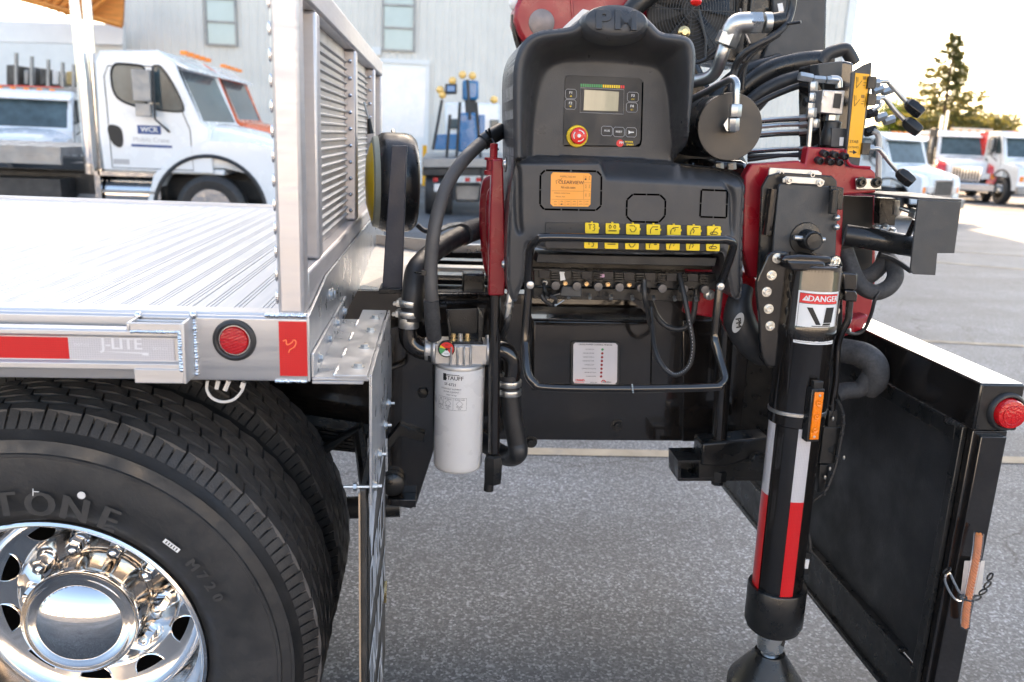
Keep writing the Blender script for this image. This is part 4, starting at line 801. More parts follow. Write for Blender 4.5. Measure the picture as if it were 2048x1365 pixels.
bk.plate([(894, 640), (900, 682), (906, 682), (897, 634)], YF-.01, .08, BLKS); bk.plate([(956, 682), (963, 682), (966, 636), (958, 626)], YF-.01, .08, BLKS)
bk.box((at(898, 682, YF).x, YF-.035, zb2), (at(965, 682, YF).x, YF+.06, zb2+.006), BLKS); bk.plate([(892, 620), (968, 618), (966, 680), (897, 680)], YF+.065, .006, BLKM); bk.obj('bracket', hf, bevel=.001)
for px in (907, 921, 935):
    b = MB(); c = at(px, 676, YF-.02); b.lathe((c.x, YF-.02, zb2+.0065), (0, 0, 1), [(.0085, 0), (.0085, .002), (.0065, .002), (.0065, .008), (.0078, .0085), (.0078, .012), (.006, .0125), (.006, .017), (0, .017)], ZINCY if px != 921 else ZINC, 12); b.obj('bolt', head)
# ---- suction hoses with elbows and clamps
def clamp(parent, c, d, r, w=.017):
    m = MB(); m.lathe(Vector(c)-Vector(d).normalized()*w/2, d, [(r-.002, 0), (r+.0015, .0005), (r+.0022, .002), (r+.0022, w-.002), (r+.0015, w-.0005), (r-.002, w)], ZINC, 32)
    s_ = Vector((-1, -.35, 0)).normalized(); q = Vector(c)+s_*(r+.004); m.cyl(q+Vector((.0, -.012, 0)), q+Vector((0, .014, 0)), .0055, ZINC, 10); m.cyl(q+s_*.008+Vector((0, -.010, 0)), q+s_*.008+Vector((0, .010, 0)), .004, ZINC, 8); m.box(q-Vector((.002, .004, w/2)), q+Vector((.012, .004, w/2)), ZINC); return m.obj('hose_clamp', parent, bevel=.0006)
YS = 2.08; sh1 = thing('suction_hose', 'thick black rubber suction hose with silver band clamps left of the white filter', 'hose', at(840, 690, YS))
rh = (at(853, 560, YS).x-at(808, 560, YS).x)/2
m = MB(); m.tube(pxpath([(822, 640, YS), (826, 590, YS), (832, 545, YS+.03), (850, 520, YS+.10), (880, 495, YS+.2), (915, 475, YS+.3), (950, 460, YS+.4), (990, 448, YS+.5)], 8), rh, HOSE, 22); m.obj('hose', sh1)
m = MB(); m.tube(pxpath([(925, 470, YS+.32), (950, 460, YS+.4), (1000, 445, YS+.52)], 10), rh+.004, SLEEVE, 22); m.obj('sleeve', sh1)
rc = rh*.90
for px, py in ((820, 606), (818, 627)): clamp(sh1, at(px, py, YS), (.06, 0, 1), rh+.001)
m = MB(); m.lathe(at(817, 655, YS), (.03, 0, 1), [(rh*.93, 0), (rh*.95, .002), (rh*.95, .024), (rh*.93, .026)], ZINC, 28); m.obj('pipe_band', sh1)
m = MB(); m.tube(pxpath([(818, 640, YS), (816, 660, YS), (820, 682, YS), (836, 697, YS), (856, 702, YS), (872, 702, YS)], 8), rc*.97, BLK, 24); m.tube([at(856, 702, YS), at(868, 702, YS)], rc*1.12, BLK, 24); m.obj('elbow', sh1)
m = MB(); m.tube(pxpath([(830, 545, YS-.035), (845, 548, YS-.06), (862, 549, YS-.06), (868, 553, YS-.02)], 5), .003, BLKS, 5); m.box(at(848, 546, YS-.07)-Vector((.006, .004, .006)), at(848, 546, YS-.07)+Vector((.006, .004, .006)), BLKS); m.obj('cable_tie', sh1)
sh2 = thing('return_hose', 'black rubber return hose with silver band clamps dropping to the right of the white filter', 'hose', at(1020, 900, YS))
m = MB(); m.tube(pxpath([(974, 700, YS), (990, 700, YS), (1008, 703, YS), (1021, 715, YS), (1024, 735, YS), (1021, 760, YS)], 8), rc*.97, BLK, 24); m.tube([at(984, 700, YS), at(996, 700, YS)], rc*1.14, BLK, 24); m.obj('elbow', sh2)
m = MB(); m.tube(pxpath([(1018, 750, YS), (1020, 790, YS), (1026, 840, YS), (1034, 885, YS), (1034, 908, YS), (1010, 912, YS+.1), (960, 880, YS+.22)], 8), rh*.95, HOSE, 22); m.obj('hose', sh2)
for px, py in ((1020, 766), (1020, 784)): clamp(sh2, at(px, py, YS), (-.03, 0, 1), rh)
m = MB(); m.lathe(at(1020, 753, YS), (0, 0, 1), [(rh*.8, 0), (rh*.84, .002), (rh*.84, .012), (rh*.8, .014)], ZINC, 6); m.obj('pipe_band', sh2)
gh = thing('grey_hose', 'grey corrugated hose curving from behind the control console down to the filter', 'hose', at(865, 660, 2.0))
m = MB(); rg = (at(882, 600, 2.02).x-at(855, 600, 2.02).x)/2
m.tube(pxpath([(1010, 262, 2.25), (990, 270, 2.22), (965, 285, 2.2), (930, 318, 2.12), (900, 360, 2.08), (880, 410, 2.04), (867, 470, 2.02), (862, 530, 2.02), (863, 590, 2.02), (868, 640, 2.04)], 10), rg, HOSEG, 18); m.obj('hose', gh)
m = MB(); m.tube(pxpath([(862, 600, 2.02), (864, 635, 2.03), (868, 675, 2.06)], 8), rg+.003, SLEEVE, 18); m.obj('sleeve', gh)
m = MB(); m.tube(pxpath([(966, 285, 2.2), (982, 274, 2.21), (1002, 262, 2.24)], 8), rg+.005, BLKS, 12); 
for q in ((972, 262), (996, 300), (978, 258)): m.tube([at(982, 276, 2.18), at(q[0], q[1], 2.15)], .003, BLKS, 5)
m.obj('tape_wrap', gh)
# ============================================================ CONTROL CONSOLE
YL, YRM, YPN = 1.93, 1.915, 2.025       # lower face, hood rim, recessed panel
cc = thing('control_console', 'moulded black crane control console with screen and red stop button', 'control console', at(1240, 600, YL))
def XZ(pts, Y): return np.array([[at(x, y, Y).x, at(x, y, Y).z] for x, y in pts])
def rnd(P, it=2): return np.array([[v[0], v[1]] for v in chaikin([Vector((a, b)) for a, b in P], it)])
low = XZ([(1028, 322), (1040, 318), (1225, 318), (1440, 336), (1476, 342), (1490, 356), (1490, 378), (1484, 500), (1486, 600), (1464, 600), (1457, 565), (1448, 500), (1434, 512), (1080, 506), (1052, 478), (1050, 560), (1036, 590), (1034, 606), (1020, 600), (1012, 560), (1016, 420)], YL)
upo = XZ([(1030, 420), (1027, 250), (1026, 150), (1032, 110), (1050, 76), (1080, 60), (1130, 56), (1152, 50), (1172, 24), (1200, 20), (1285, 26), (1308, 48), (1324, 66), (1360, 68), (1384, 76), (1394, 100), (1392, 150), (1380, 260), (1372, 345), (1372, 430)], YRM)
rec = XZ([(1064, 350), (1066, 314), (1068, 260), (1078, 190), (1092, 146), (1112, 130), (1140, 124), (1290, 131), (1318, 140), (1334, 175), (1342, 230), (1352, 318), (1352, 350)], YPN)
low = rnd(low, 2); upo = rnd(upo, 2); rec = rnd(rec, 2)
def sdf(P, X, Z):
    d = np.full(X.shape, 1e9); ins = np.zeros(X.shape, bool); n = len(P)
    for i in range(n):
        a = P[i]; b = P[(i+1) % n]; ab = b-a; L = ab @ ab+1e-12
        t = np.clip(((X-a[0])*ab[0]+(Z-a[1])*ab[1])/L, 0, 1); d = np.minimum(d, np.hypot(X-a[0]-t*ab[0], Z-a[1]-t*ab[1]))
        c = ((a[1] > Z) != (b[1] > Z)) & (X < (b[0]-a[0])*(Z-a[1])/(b[1]-a[1]+1e-12)+a[0]); ins ^= c
    return np.where(ins, -d, d)
cell = .0024
xs_ = np.arange(min(low[:, 0].min(), upo[:, 0].min())-.01, max(low[:, 0].max(), upo[:, 0].max())+.01, cell)
zs_ = np.arange(low[:, 1].min()-.01, upo[:, 1].max()+.01, cell)
GX, GZ = np.meshgrid(xs_, zs_)
def full(X, Z): return np.minimum(sdf(low, X, Z), sdf(upo, X, Z))
dl, du, dr = sdf(low, GX, GZ), sdf(upo, GX, GZ), sdf(rec, GX, GZ); D = np.minimum(dl, du)
ss = lambda t: np.clip(t, 0, 1)**2*(3-2*np.clip(t, 0, 1))
# upper hood: rim band, then a smooth bowl down to the recessed panel
inner = np.clip(-du-.013, 0, None); t = inner/(inner+np.clip(dr, 0, None)+1e-6)
Yu = YRM+(YPN-YRM)*ss(t)
Yu = np.where(dr < 0, YPN, Yu)
# lower body: ledge on the right part slopes back, left part is a short step
lz = lambda px, py: at(px, py, YL).z
zl1 = np.interp(GX, [at(1030, 0, YL).x, at(1222, 0, YL).x, at(1236, 0, YL).x, at(1490, 0, YL).x], [lz(1030, 328), lz(1222, 328), lz(1236, 364), lz(1470, 376)])
zl0 = np.interp(GX, [at(1030, 0, YL).x, at(1222, 0, YL).x, at(1490, 0, YL).x], [lz(1030, 318), lz(1222, 316), lz(1470, 336)])
Yl = YL+.055*ss((GZ-zl1)/(zl0-zl1+1e-6))
# side channels pressed into the lower face
def groove(P, dep, w=.006):
    global Yl
    g = sdf(rnd(XZ(P, YL), 2), GX, GZ); Yl = Yl+dep*ss(-g/w)
groove([(1030, 310), (1040, 330), (1044, 345), (1044, 440), (1050, 470), (1030, 470), (1026, 400), (1026, 330)], .012)
groove([(1052, 472), (1090, 506), (1434, 514), (1450, 500), (1452, 470), (1446, 500), (1428, 506), (1092, 498), (1062, 474)], .006, .004)
groove([(1440, 356), (1466, 372), (1474, 400), (1470, 470), (1462, 476), (1458, 440), (1458, 392), (1448, 374)], .010)
wup = ss((-du)/.006)*ss((GZ-(zl0+.0))/.004+.5)
Y = np.where((dl < 0) & (GZ < zl0+.002), Yl, Yu); Y = np.where((du > 0) & (dl <= 0), Yl, Y)
Y = np.where(D > -.010, Y+.010*ss((D+.010)/.010)**2, Y)            # rolled outer edge
K = np.array([1, 4, 6, 4, 1])/16.
for _ in range(1):
    Yp_ = np.pad(Y, 2, mode='edge'); Y = sum(K[i]*Yp_[2:-2, i:i+Y.shape[1]] for i in range(5)); Yp_ = np.pad(Y, 2, mode='edge'); Y = sum(K[i]*Yp_[i:i+Y.shape[0], 2:-2] for i in range(5))
e_ = .0008
gxx = (full(GX+e_, GZ)-full(GX-e_, GZ))/(2*e_); gzz = (full(GX, GZ+e_)-full(GX, GZ-e_))/(2*e_)
near = np.abs(D) < cell*.75; PX = np.where(near, GX-gxx*D, GX); PZ = np.where(near, GZ-gzz*D, GZ); keep = (D < 0) | near
nz, nx = GX.shape; idx = -np.ones(GX.shape, int); idx[keep] = np.arange(keep.sum())
Vc = np.stack([PX[keep], Y[keep], PZ[keep]], 1)
q = keep[:-1, :-1] & keep[1:, :-1] & keep[:-1, 1:] & keep[1:, 1:]
jj, ii = np.nonzero(q); F_ = np.stack([idx[jj, ii], idx[jj, ii+1], idx[jj+1, ii+1], idx[jj+1, ii]], 1)
ed = {}
for f in F_.tolist():
    for k in range(4): a, b = f[k], f[(k+1) % 4]; ed[(a, b)] = 1
bd = [(a, b) for a, b in ed if (b, a) not in ed]
m = MB(); m.add(Vc.tolist(), F_.tolist(), PLAST)
YBK = 2.26; base = {}; 
for a, b in bd:
    for v in (a, b):
        if v not in base:
            base[v] = len(m.v); x, y, z = m.v[v]; m.v.append((x, YBK if z > at(1240, 330, YL).z-.02 or x < at(1060, 0, YL).x else YL+.12, z))
    m.f.append((b, a, base[a], base[b])); m.mi.append(0)
shell = m.obj('shell', cc, smooth=50)
def onl(px, py, d=.0006): return at(px, py, YL-d)
def onp(px, py, d=.0006): return at(px, py, YPN-d)
def poly(m, pts, Y, mat): P = [at(x, y, Y) for x, y in pts]; m.quad(P[::-1], mat)
def strip(m, a, b, w, Y, mat):
    a = at(*a, Y); b = at(*b, Y); d = (b-a).normalized(); s = Vector((-d.z, 0, d.x))*w/2; m.quad([a-s, b-s, b+s, a+s], mat)
# side wall marks, screws
m = MB()
for py in (132, 148, 197, 244, 292): c = atx(1016, py, at(1027, py, YRM).x-.0008); m.lathe(c, (-1, 0, 0), [(.003, 0), (.003, .0006), (0, .0006)], INK, 8)
m.obj('vent_hole', cc, kind='stuff')
for px, py in ((1012, 329), (1009, 529)):
    c = atx(px, py, at(1014, py, YL).x-.001); m = MB(); m.lathe(c, (-1, 0, 0), [(.0145, 0), (.0145, .002), (.010, .0022), (.009, .006), (.005, .008), (0, .0085)], ZINC, 20); m.lathe(c+Vector((-.0004, 0, 0)), (-1, 0, 0), [(.018, -.001), (.018, .001), (.0145, .001)], INK, 20); m.obj('screw', cc)
# hood badge with raised letters
bc0 = at(1231, 50, YRM-.012); bx = (at(1296, 50, YRM).x-at(1168, 50, YRM).x)/2; bz = at(1231, 14, YRM).z-at(1231, 84, YRM).z
nb_ = Vector((0, -1, .30)).normalized()
m = MB(); m.lathe(bc0+Vector((0, .03, 0)), nb_, [(1.12, -.01), (1.10, .012), (1.03, .024), (.985, .027), (.96, .030), (.93, .033), (.5, .037), (0, .038)], PLAST, 56, sc=(bx, bz/2*1.0), u=(1, 0, .03)); bdg = m.obj('badge', cc, smooth=60)
cu = bpy.data.curves.new('lettering', 'FONT'); cu.body = 'PM'; cu.size = 1; cu.align_x = 'CENTER'; cu.align_y = 'CENTER'; cu.extrude = .02; cu.bevel_depth = .03; cu.bevel_resolution = 2; cu.offset = .03; cu.space_character = 1.25
ob = bpy.data.objects.new('l', cu); me = bpy.data.meshes.new_from_object(ob); bpy.data.objects.remove(ob); zz_ = nb_.cross(Vector((1, 0, 0)))
vv = Vector((0, .30, 1)).normalized(); s_ = .056; o_ = bc0+Vector((0, .03, 0))+nb_*.0388+Vector((0, 0, -.004))
m = MB(); m.merge(me, Matrix(((s_*1.18, 0, 0, o_.x), (0, vv.y*s_, nb_.y*s_, o_.y), (.02*s_, vv.z*s_, nb_.z*s_, o_.z), (0, 0, 0, 1))), PLAST); m.obj('raised_lettering', bdg, smooth=50)
# ---- display overlay
m = MB(); m.quad([at(x, y, YPN-.0022) for x, y in [(1129, 310-18), (1270, 293), (1279, 289), (1284, 281), (1284, 162), (1281, 158), (1275, 156), (1136, 152), (1132, 153), (1130, 158)]], PLASTD)
ov = MB(); P = [(1126, 291), (1272, 294), (1280, 290), (1284, 281), (1286, 165), (1284, 160), (1277, 157), (1136, 151), (1132, 153), (1130, 158)]
ov.prism([at(x, y, YPN-.0022) for x, y in P], (0, .003, 0), PLASTD); disp = ov.obj('display_panel', cc, bevel=.0006)
m = MB(); pr = [(1284, 165), (1287, 165), (1284, 281), (1282, 290), (1278, 294), (1128, 293), (1128, 291), (1270, 292), (1279, 287), (1281, 280)]; m.quad([at(x, y, YPN-.0026) for x, y in pr][::1], SLOT); m.obj('panel_shadow_gap', disp, smooth=0)
YO = YPN-.0028
def rrect(m, x0, y0, x1, y1, sk, w, Y, mat, rr=4):      # rounded outline drawn in thin bars
    f = lambda x, y: at(x+(y-y0)*-.022, y+(x-x0)*sk, Y)
    P = [(x0+rr, y0), (x1-rr, y0), (x1, y0+rr), (x1, y1-rr), (x1-rr, y1), (x0+rr, y1), (x0, y1-rr), (x0, y0+rr)]
    if rr < 1: P = [(x0, y0), (x1, y0), (x1, y1), (x0, y1)]
    Q = [f(*p) for p in P]; m.tube(Q, w*1.4, mat, 4, closed=True)
m = MB(); rrect(m, 1161, 176, 1248, 225, .045, .0005, YO, GRYP, .2); m.obj('screen_outline', disp, smooth=0)
m = MB(); m.prism([at(x, y, YO-.0008) for x, y in [(1167, 221), (1236, 223), (1238, 184), (1169, 180)]], (0, .001, 0), LCD); m.obj('screen', disp)
m = MB()
for i in range(20):
    x = 1161+i*4.45; y = 168+i*.17; mt = GRNP if i < 10 else (YEL if i < 18 else REDP); poly(m, [(x, y), (x+3.2, y+.1), (x+3.2, y+6.2), (x, y+6)], YO, mt)
m.obj('load_bar', disp, smooth=0)
def btn(x, y, txt, sub=None, sc_=None):
    m = MB(); rrect(m, x-11, y-9.5, x+11, y+9.5, .04, .0005, YO, GRYP, 3); o = m.obj('membrane_button', disp, smooth=0)
    c = at(x, y, YO+.001); k = MB(); k.lathe(c, (0, -1, 0), [(.0105, 0), (.0105, .0008), (.0098, .0014), (0, .0014)], PLASTD, 24, sc=(1, .8)); kp = k.obj('key_pad', o)
    t_ = MB(); letters(t_, txt, at(x, y-(2.2 if sub else 0), YO-.0008), .0085 if len(txt) < 3 else .0062, WHT, bold=.03)
    if sub == 'up': poly(t_, [(x-2.5, y+6), (x, y+2.6), (x+2.5, y+6)][::-1], YO-.0008, YEL)
    if sub == 'dn': poly(t_, [(x-2.5, y+3), (x+2.5, y+3), (x, y+6.4)][::-1], YO-.0008, YEL)
    if sub == 'bar': letters(t_, 'SET', at(x, y+5, YO-.0008), .0048, YEL)
    if sub == 'esc': letters(t_, 'ESC', at(x, y+5, YO-.0008), .0048, YEL)
    t_.obj('lettering', o, smooth=0)
btn(1142, 188, 'F1', 'up'); btn(1141, 209, 'F2', 'dn'); btn(1266, 194, 'F3', 'esc'); btn(1264, 215, 'F4', 'bar'); btn(1214, 262, 'PLUS'); btn(1238, 264, 'RESET'); 
m = MB(); rrect(m, 1252, 255.5, 1273, 274, .04, .0005, YO, GRYP, 3); o = m.obj('membrane_button', disp, smooth=0)
m = MB(); c = at(1262.5, 265, YO+.001); m.lathe(c, (0, -1, 0), [(.0105, 0), (.0105, .0008), (.0098, .0014), (0, .0014)], PLASTD, 24, sc=(1, .8)); m.obj('key_pad', o)
m = MB(); poly(m, [(1257, 261), (1261, 263.6), (1268, 264), (1268, 266), (1261, 266.4), (1257, 269)], YO-.0008, WHT); m.obj('horn_symbol', o, smooth=0)
m = MB(); m.lathe(at(1240, 287, YO), (0, -1, 0), [(.0088, 0), (.0088, .0003), (0, .0003)], REDP, 20); letters(m, 'PM', at(1243, 286, YO-.0006), .008, WHT, bold=.03); letters(m, 'POWER', at(1258, 284.5, YO), .0058, YEL, bold=.03); letters(m, 'SMART', at(1260, 290, YO), .0058, YEL, bold=.03); m.obj('maker_logo', disp, smooth=0)
# emergency stop
es = at(1154, 273, YPN-.002); m = MB(); m.lathe(es, (-.03, -1, .02), [(.0262, 0), (.0262, .004), (.0245, .0065), (.018, .007), (.018, .010)], YEL, 40); sb = m.obj('stop_button', disp, label='red mushroom stop button on a yellow ring', smooth=40)
m = MB(); ec = at(1158, 272, YPN-.034); m.lathe(es, (ec-es).normalized(), [(.014, .005), (.014, .016), (.0195, .020), (.0200, .027), (.0185, .031), (.010, .0335), (0, .034)], REDL, 40); m.obj('mushroom_head', sb, smooth=45)
m = MB(); AX = (ec-es).normalized(); U_, V_, _ = frame(AX); tip = es+AX*.0345
m.lathe(tip-AX*.0003, AX, [(.0042, 0), (.0042, .0004), (0, .0004)], WHT, 16)
for k in range(3):
    a0 = R(20+k*120); P = []
    for r_ in (.0115, .0138): P.append([es+AX*(.0340 if r_ < .012 else .0330)+U_*r_*math.cos(a0+R(75)*i/8)+V_*r_*math.sin(a0+R(75)*i/8) for i in range(9)])
    m.add(P[0]+P[1], [(i, i+1, 10+i, 9+i) for i in range(8)], WHT)
m.obj('arrow_mark', sb, smooth=0)
# ---- dashed slots on the lower face
def dashed(name, P, per):
    m = MB()
    for (x0_, y0_, x1_, y1_), n in zip(P, per):
        for i in range(n): a = (i+.035)/n; b = (i+.965)/n; strip(m, (x0_+(x1_-x0_)*a, y0_+(y1_-y0_)*a), (x0_+(x1_-x0_)*b, y0_+(y1_-y0_)*b), .0042, YL-.0012, SLOT)
    m.obj(name, cc, smooth=0, kind='stuff')
dashed('knockout_slot', [(1090, 341, 1194, 343), (1194, 343, 1203, 352), (1203, 352, 1202, 412), (1202, 412, 1192, 421), (1192, 421, 1088, 419), (1088, 419, 1080, 410), (1080, 410, 1081, 350), (1081, 350, 1090, 341)], [2, 1, 2, 1, 3, 1, 2, 1])
dashed('knockout_slot', [(1266, 389, 1320, 390), (1320, 390, 1331, 401), (1331, 401, 1330, 432), (1330, 432, 1318, 445), (1318, 445, 1264, 444), (1264, 444, 1253, 433), (1253, 433, 1254, 400), (1254, 400, 1266, 389)], [2, 1, 2, 1, 2, 1, 2, 1])
dashed('knockout_slot', [(1403, 380, 1455, 382), (1455, 382, 1453, 436), (1453, 436, 1400, 434), (1400, 434, 1403, 380)], [2, 2, 2, 2])
# ---- orange inspection sticker
m = MB(); P = [(1106, 345), (1178, 347), (1183, 352), (1181, 409), (1176, 414), (1106, 413), (1101, 408), (1102, 350)]; m.prism([at(x, y, YL-.0012) for x, y in P], (0, .0008, 0), ORL); stk = m.obj('inspection_sticker', cc, label='orange inspection sticker with month grid')
m = MB(); YK = YL-.0016; BR = pm('brown_print', (.25, .09, .03), .5)
letters(m, 'INSPECTED BY', at(1136, 354, YK), .0058, BR); letters(m, 'CLEARVIEW', at(1142, 365.5, YK), .0112, BR, bold=.02); letters(m, '705-625-5004', at(1136, 376, YK), .0062, BR, bold=.02)
m.tube([at(x, y, YK) for x, y in ((1113, 368), (1112, 362), (1119, 359), (1125, 366))], .0005, BR, 4); m.tube([at(x, y, YK) for x, y in ((1119, 363), (1124, 357))], .0005, BR, 4)
for (a, b) in (((1103, 382), (1168, 383)), ((1102, 399), (1181, 400)), ((1168, 350), (1167, 399)), ((1168, 366), (1183, 366)), ((1168, 382), (1182, 383)), ((1118, 401), (1118, 412)), ((1130, 401), (1130, 412)), ((1142, 401), (1142, 412)), ((1155, 401), (1155, 412)), ((1168, 401), (1168, 412))): strip(m, a, b, .0005, YK, BR)
letters(m, 'ANNUAL INSPECTION', at(1124, 387, YK), .0038, BR); letters(m, 'SPECIAL INSP.', at(1121, 394, YK), .0038, BR)
for i, s_ in enumerate(('JAN', 'FEB', 'MAR', 'APR', 'MAY', 'JUN')): letters(m, s_, at(1111+i*12.6, 403.5, YK), .0040, BR)
for i, s_ in enumerate(('JUL', 'AUG', 'SEP', 'OCT', 'NOV', 'DEC')): letters(m, s_, at(1111+i*12.6, 409, YK), .0040, BR)
for i, s_ in enumerate(('17', '19', '21')):
    letters(m, '20'+s_, at(1172, 357+i*16.5, YK), .0045, BR, (0, 0, 1), (-1, 0, 0)); letters(m, '20'+str(int(s_)+1), at(1179, 357+i*16.5, YK), .0045, BR, (0, 0, 1), (-1, 0, 0))
m.lathe(at(1171, 359, YK), (0, -1, 0), [(.0018, 0), (0, .0003)], INK, 10); m.lathe(at(1123, 409, YK), (0, -1, 0), [(.0016, 0), (0, .0003)], INK, 10); m.obj('lettering', stk, smooth=0)
# ---- label strip with yellow function tags
m = MB(); m.prism([at(x, y, YL-.004) for x, y in [(1094, 445), (1440, 453), (1444, 457), (1440, 500), (1435, 504), (1094, 497), (1090, 492), (1091, 449)]], (0, .006, 0), PLASTD); lb = m.obj('label_strip', cc, bevel=.0008)
m = MB()
for px in (1100, 1141): m.lathe(at(px, 457, YL-.0042), (0, -1, 0), [(.0024, 0), (.0024, .0003), (0, .0003)], INK, 12)
m.obj('pin_hole', lb, kind='stuff')
tg = [1184, 1225, 1266, 1307, 1348, 1388, 1428]; YT = YL-.0075
for i, px in enumerate(tg):
    for (ya, yb, lw) in ((446, 467, 0), (478+i*.7, 497+i*.9, 1)):
        yo = i*1.1; x0_ = px-13.5-lw*2; x1_ = px+13.5-lw*2; y0_ = ya+(yo if not lw else 0); y1_ = (yb+yo) if not lw else yb
        m = MB(); m.prism([at(x, y, YT) for x, y in [(x0_+1.5, y0_), (x1_-1.5, y0_+.6), (x1_, y0_+2), (x1_, y1_-1), (x1_-1.5, y1_+.6), (x0_+1.5, y1_), (x0_, y1_-1.5), (x0_, y0_+1.5)]], (0, .004, 0), YEL)
        if not lw: m.prism([at(x, y, YT) for x, y in [(px-1.8, y0_-2.4), (px+1.8, y0_-2.4), (px+1.8, y0_), (px-1.8, y0_)]], (0, .004, 0), YEL); m.prism([at(x, y, YT) for x, y in [(x1_, y0_+9), (x1_+1.8, y0_+9), (x1_+1.8, y0_+13), (x1_, y0_+13)]], (0, .004, 0), YEL)
        tgo = m.obj('function_tag', lb, bevel=.0004)
        y0_ += 3; L = MB(); ln = lambda pts, w=.0009: L.tube([at(px-lw*2+x, y0_+y, YT-.0006) for x, y in pts], w, INK, 4)
        if lw: y0_ -= 1
        if i == 0: ln([(-7, 1), (0, 1)]); ln([(-4, 1), (-4, 10)]); ln([(2, 1), (5, 0), (6, 4), (3, 6), (6, 8), (4, 13), (1, 13)])
        elif i == 1: ln([(-5, 0), (-2, 4), (-5, 8), (-7, 4), (-5, 0)]) if not lw else None; ln([(5, 0), (2, 4), (5, 8), (7, 4), (5, 0)]) if not lw else None; ln([(-8, 12 if not lw else 8), (8, 12 if not lw else 8)], .0012)
        elif i == 2: ln([(-7, 1), (3, 1), (4, 4)]); ln([(-6, 7), (-3, 13), (2, 13), (6, 8), (6, 4)])
        elif i == 3: ln([(-6, 15), (-6, 8), (-2, 2), (9, 2)]); ln([(3, 7), (9, 7)], .0012)
        elif i == 4: ln([(-7, 15), (-6, 8), (-1, 2), (9, 2)]); ln([(-3, 4), (3, 5), (1, 10)])
        elif i == 5: ln([(-7, 15), (-6, 8), (-1, 1), (9, 1)]); ln([(-2, 3), (1, 8), (-2, 12)])
        else: ln([(-4, 13), (0, 6), (4, 1), (8, 1)]); ln([(-8, 12), (-5, 9), (5, 9), (8, 12), (5, 14), (-5, 14), (-8, 12)])
        L.obj('symbol', tgo, smooth=0)
# ---- valve bank under the console
YV = 2.03; m = MB(); m.prism([at(x, y, YV) for x, y in [(1068, 540), (1445, 548), (1445, 580), (1068, 572)]], (0, .10, 0), BLKS); m.prism([at(x, y, YV+.05) for x, y in [(1060, 512), (1450, 518), (1450, 545), (1060, 538)]], (0, .12, 0), BLKM); vb = m.obj('valve_bank', cc, bevel=.002)
m = MB(); m.prism([at(x, y, YV+.02) for x, y in [(1066, 575), (1400, 580), (1400, 604), (1066, 598)]], (0, .12, 0), BLKS); m.prism([at(x, y, YL+.03) for x, y in [(1076, 508), (1434, 516), (1430, 534), (1072, 526)]], (0, .07, 0), BLKM); m.obj('valve_mount', vb, bevel=.002)
for i in range(8):
    px = 1089+i*42.5; py = 563+i*.9
    s_ = MB(); s_.prism([at(x, y, YV-.012) for x, y in [(px-11, 541+i), (px+10, 541+i), (px+10, 557+i), (px-11, 557+i)]], (0, .012, 0), BLK); so_ = s_.obj('spool_section', vb, bevel=.001)
    s_ = MB()
    for k in range(4): s_.prism([at(x, y, YV-.014) for x, y in [(px+14, 543+i+k*5), (px+30, 543+i+k*5), (px+30, 546+i+k*5), (px+14, 546+i+k*5)]], (0, .014, 0), BLKS)
    s_.obj('cooling_rib', vb, smooth=0, kind='stuff')
    s_ = MB(); c = at(px+21, 570+i*1.2, YV-.01); s_.lathe(c, (0, -1, 0), [(.0115, 0), (.0115, .012), (.0105, .0135), (0, .014)], pm('anodised_cap', (.12, .12, .125), .35, .7, .2), 20); s_.obj('spool_cap', vb)
    s_ = MB(); c = at(px+(-2 if i else 0), 565+i*1.0, YV-.012)
    if i in (0, 1, 2, 3, 4): s_.lathe(c, (0, -1, 0), [(.0068, 0), (.0068, .010), (.0055, .011), (.0042, .011), (.004, .002), (0, .002)], pm('brass_fitting', (.62, .44, .25), .25, 1, .1) if i else ZINC, 16)
    s_.lathe(at(px+5, 588+i, YV), (0, -.6, -.5), [(.005, 0), (.005, .012), (0, .013)], ZINC, 8); s_.obj('spool_fitting', vb)
m = MB()
m.prism([at(x, y, YV-.013) for x, y in [(1118, 544), (1130, 544), (1128, 548), (1131, 560), (1121, 562), (1120, 550)]], (0, .002, 0), WHT); m.obj('paper_tag', vb, smooth=0); m = MB(); m.prism([at(x, y, YV-.013) for x, y in [(1200, 549), (1209, 549), (1209, 555), (1200, 556)]], (0, .002, 0), pm('pink_tag', (.5, .30, .42), .5)); m.obj('paper_tag', vb, smooth=0)
m = MB(); m.tube(pxpath([(1088, 566, YV-.02), (1090, 582, YV-.03), (1100, 592, YV-.02), (1120, 588, YV-.02)]), .0045, BLKS, 8); m.tube(pxpath([(1082, 590, YV-.03), (1088, 600, YV-.03), (1104, 610, YV-.02), (1112, 600, YV-.03), (1100, 592, YV-.03)]), .005, HOSE, 8); m.tube([at(1128, 601, YV-.02), at(1111, 612, YV-.03)], .0016, ZINC, 6); m.sph(at(1111, 611, YV-.03), .004, ZINC, 8); m.obj('small_hose', vb, kind='stuff')
m = MB(); m.prism([at(x, y, YV-.014) for x, y in [(1125, 572), (1164, 574), (1164, 596), (1118, 594)]], (0, .02, 0), GUNM); m.obj('cover_block', vb, bevel=.004)
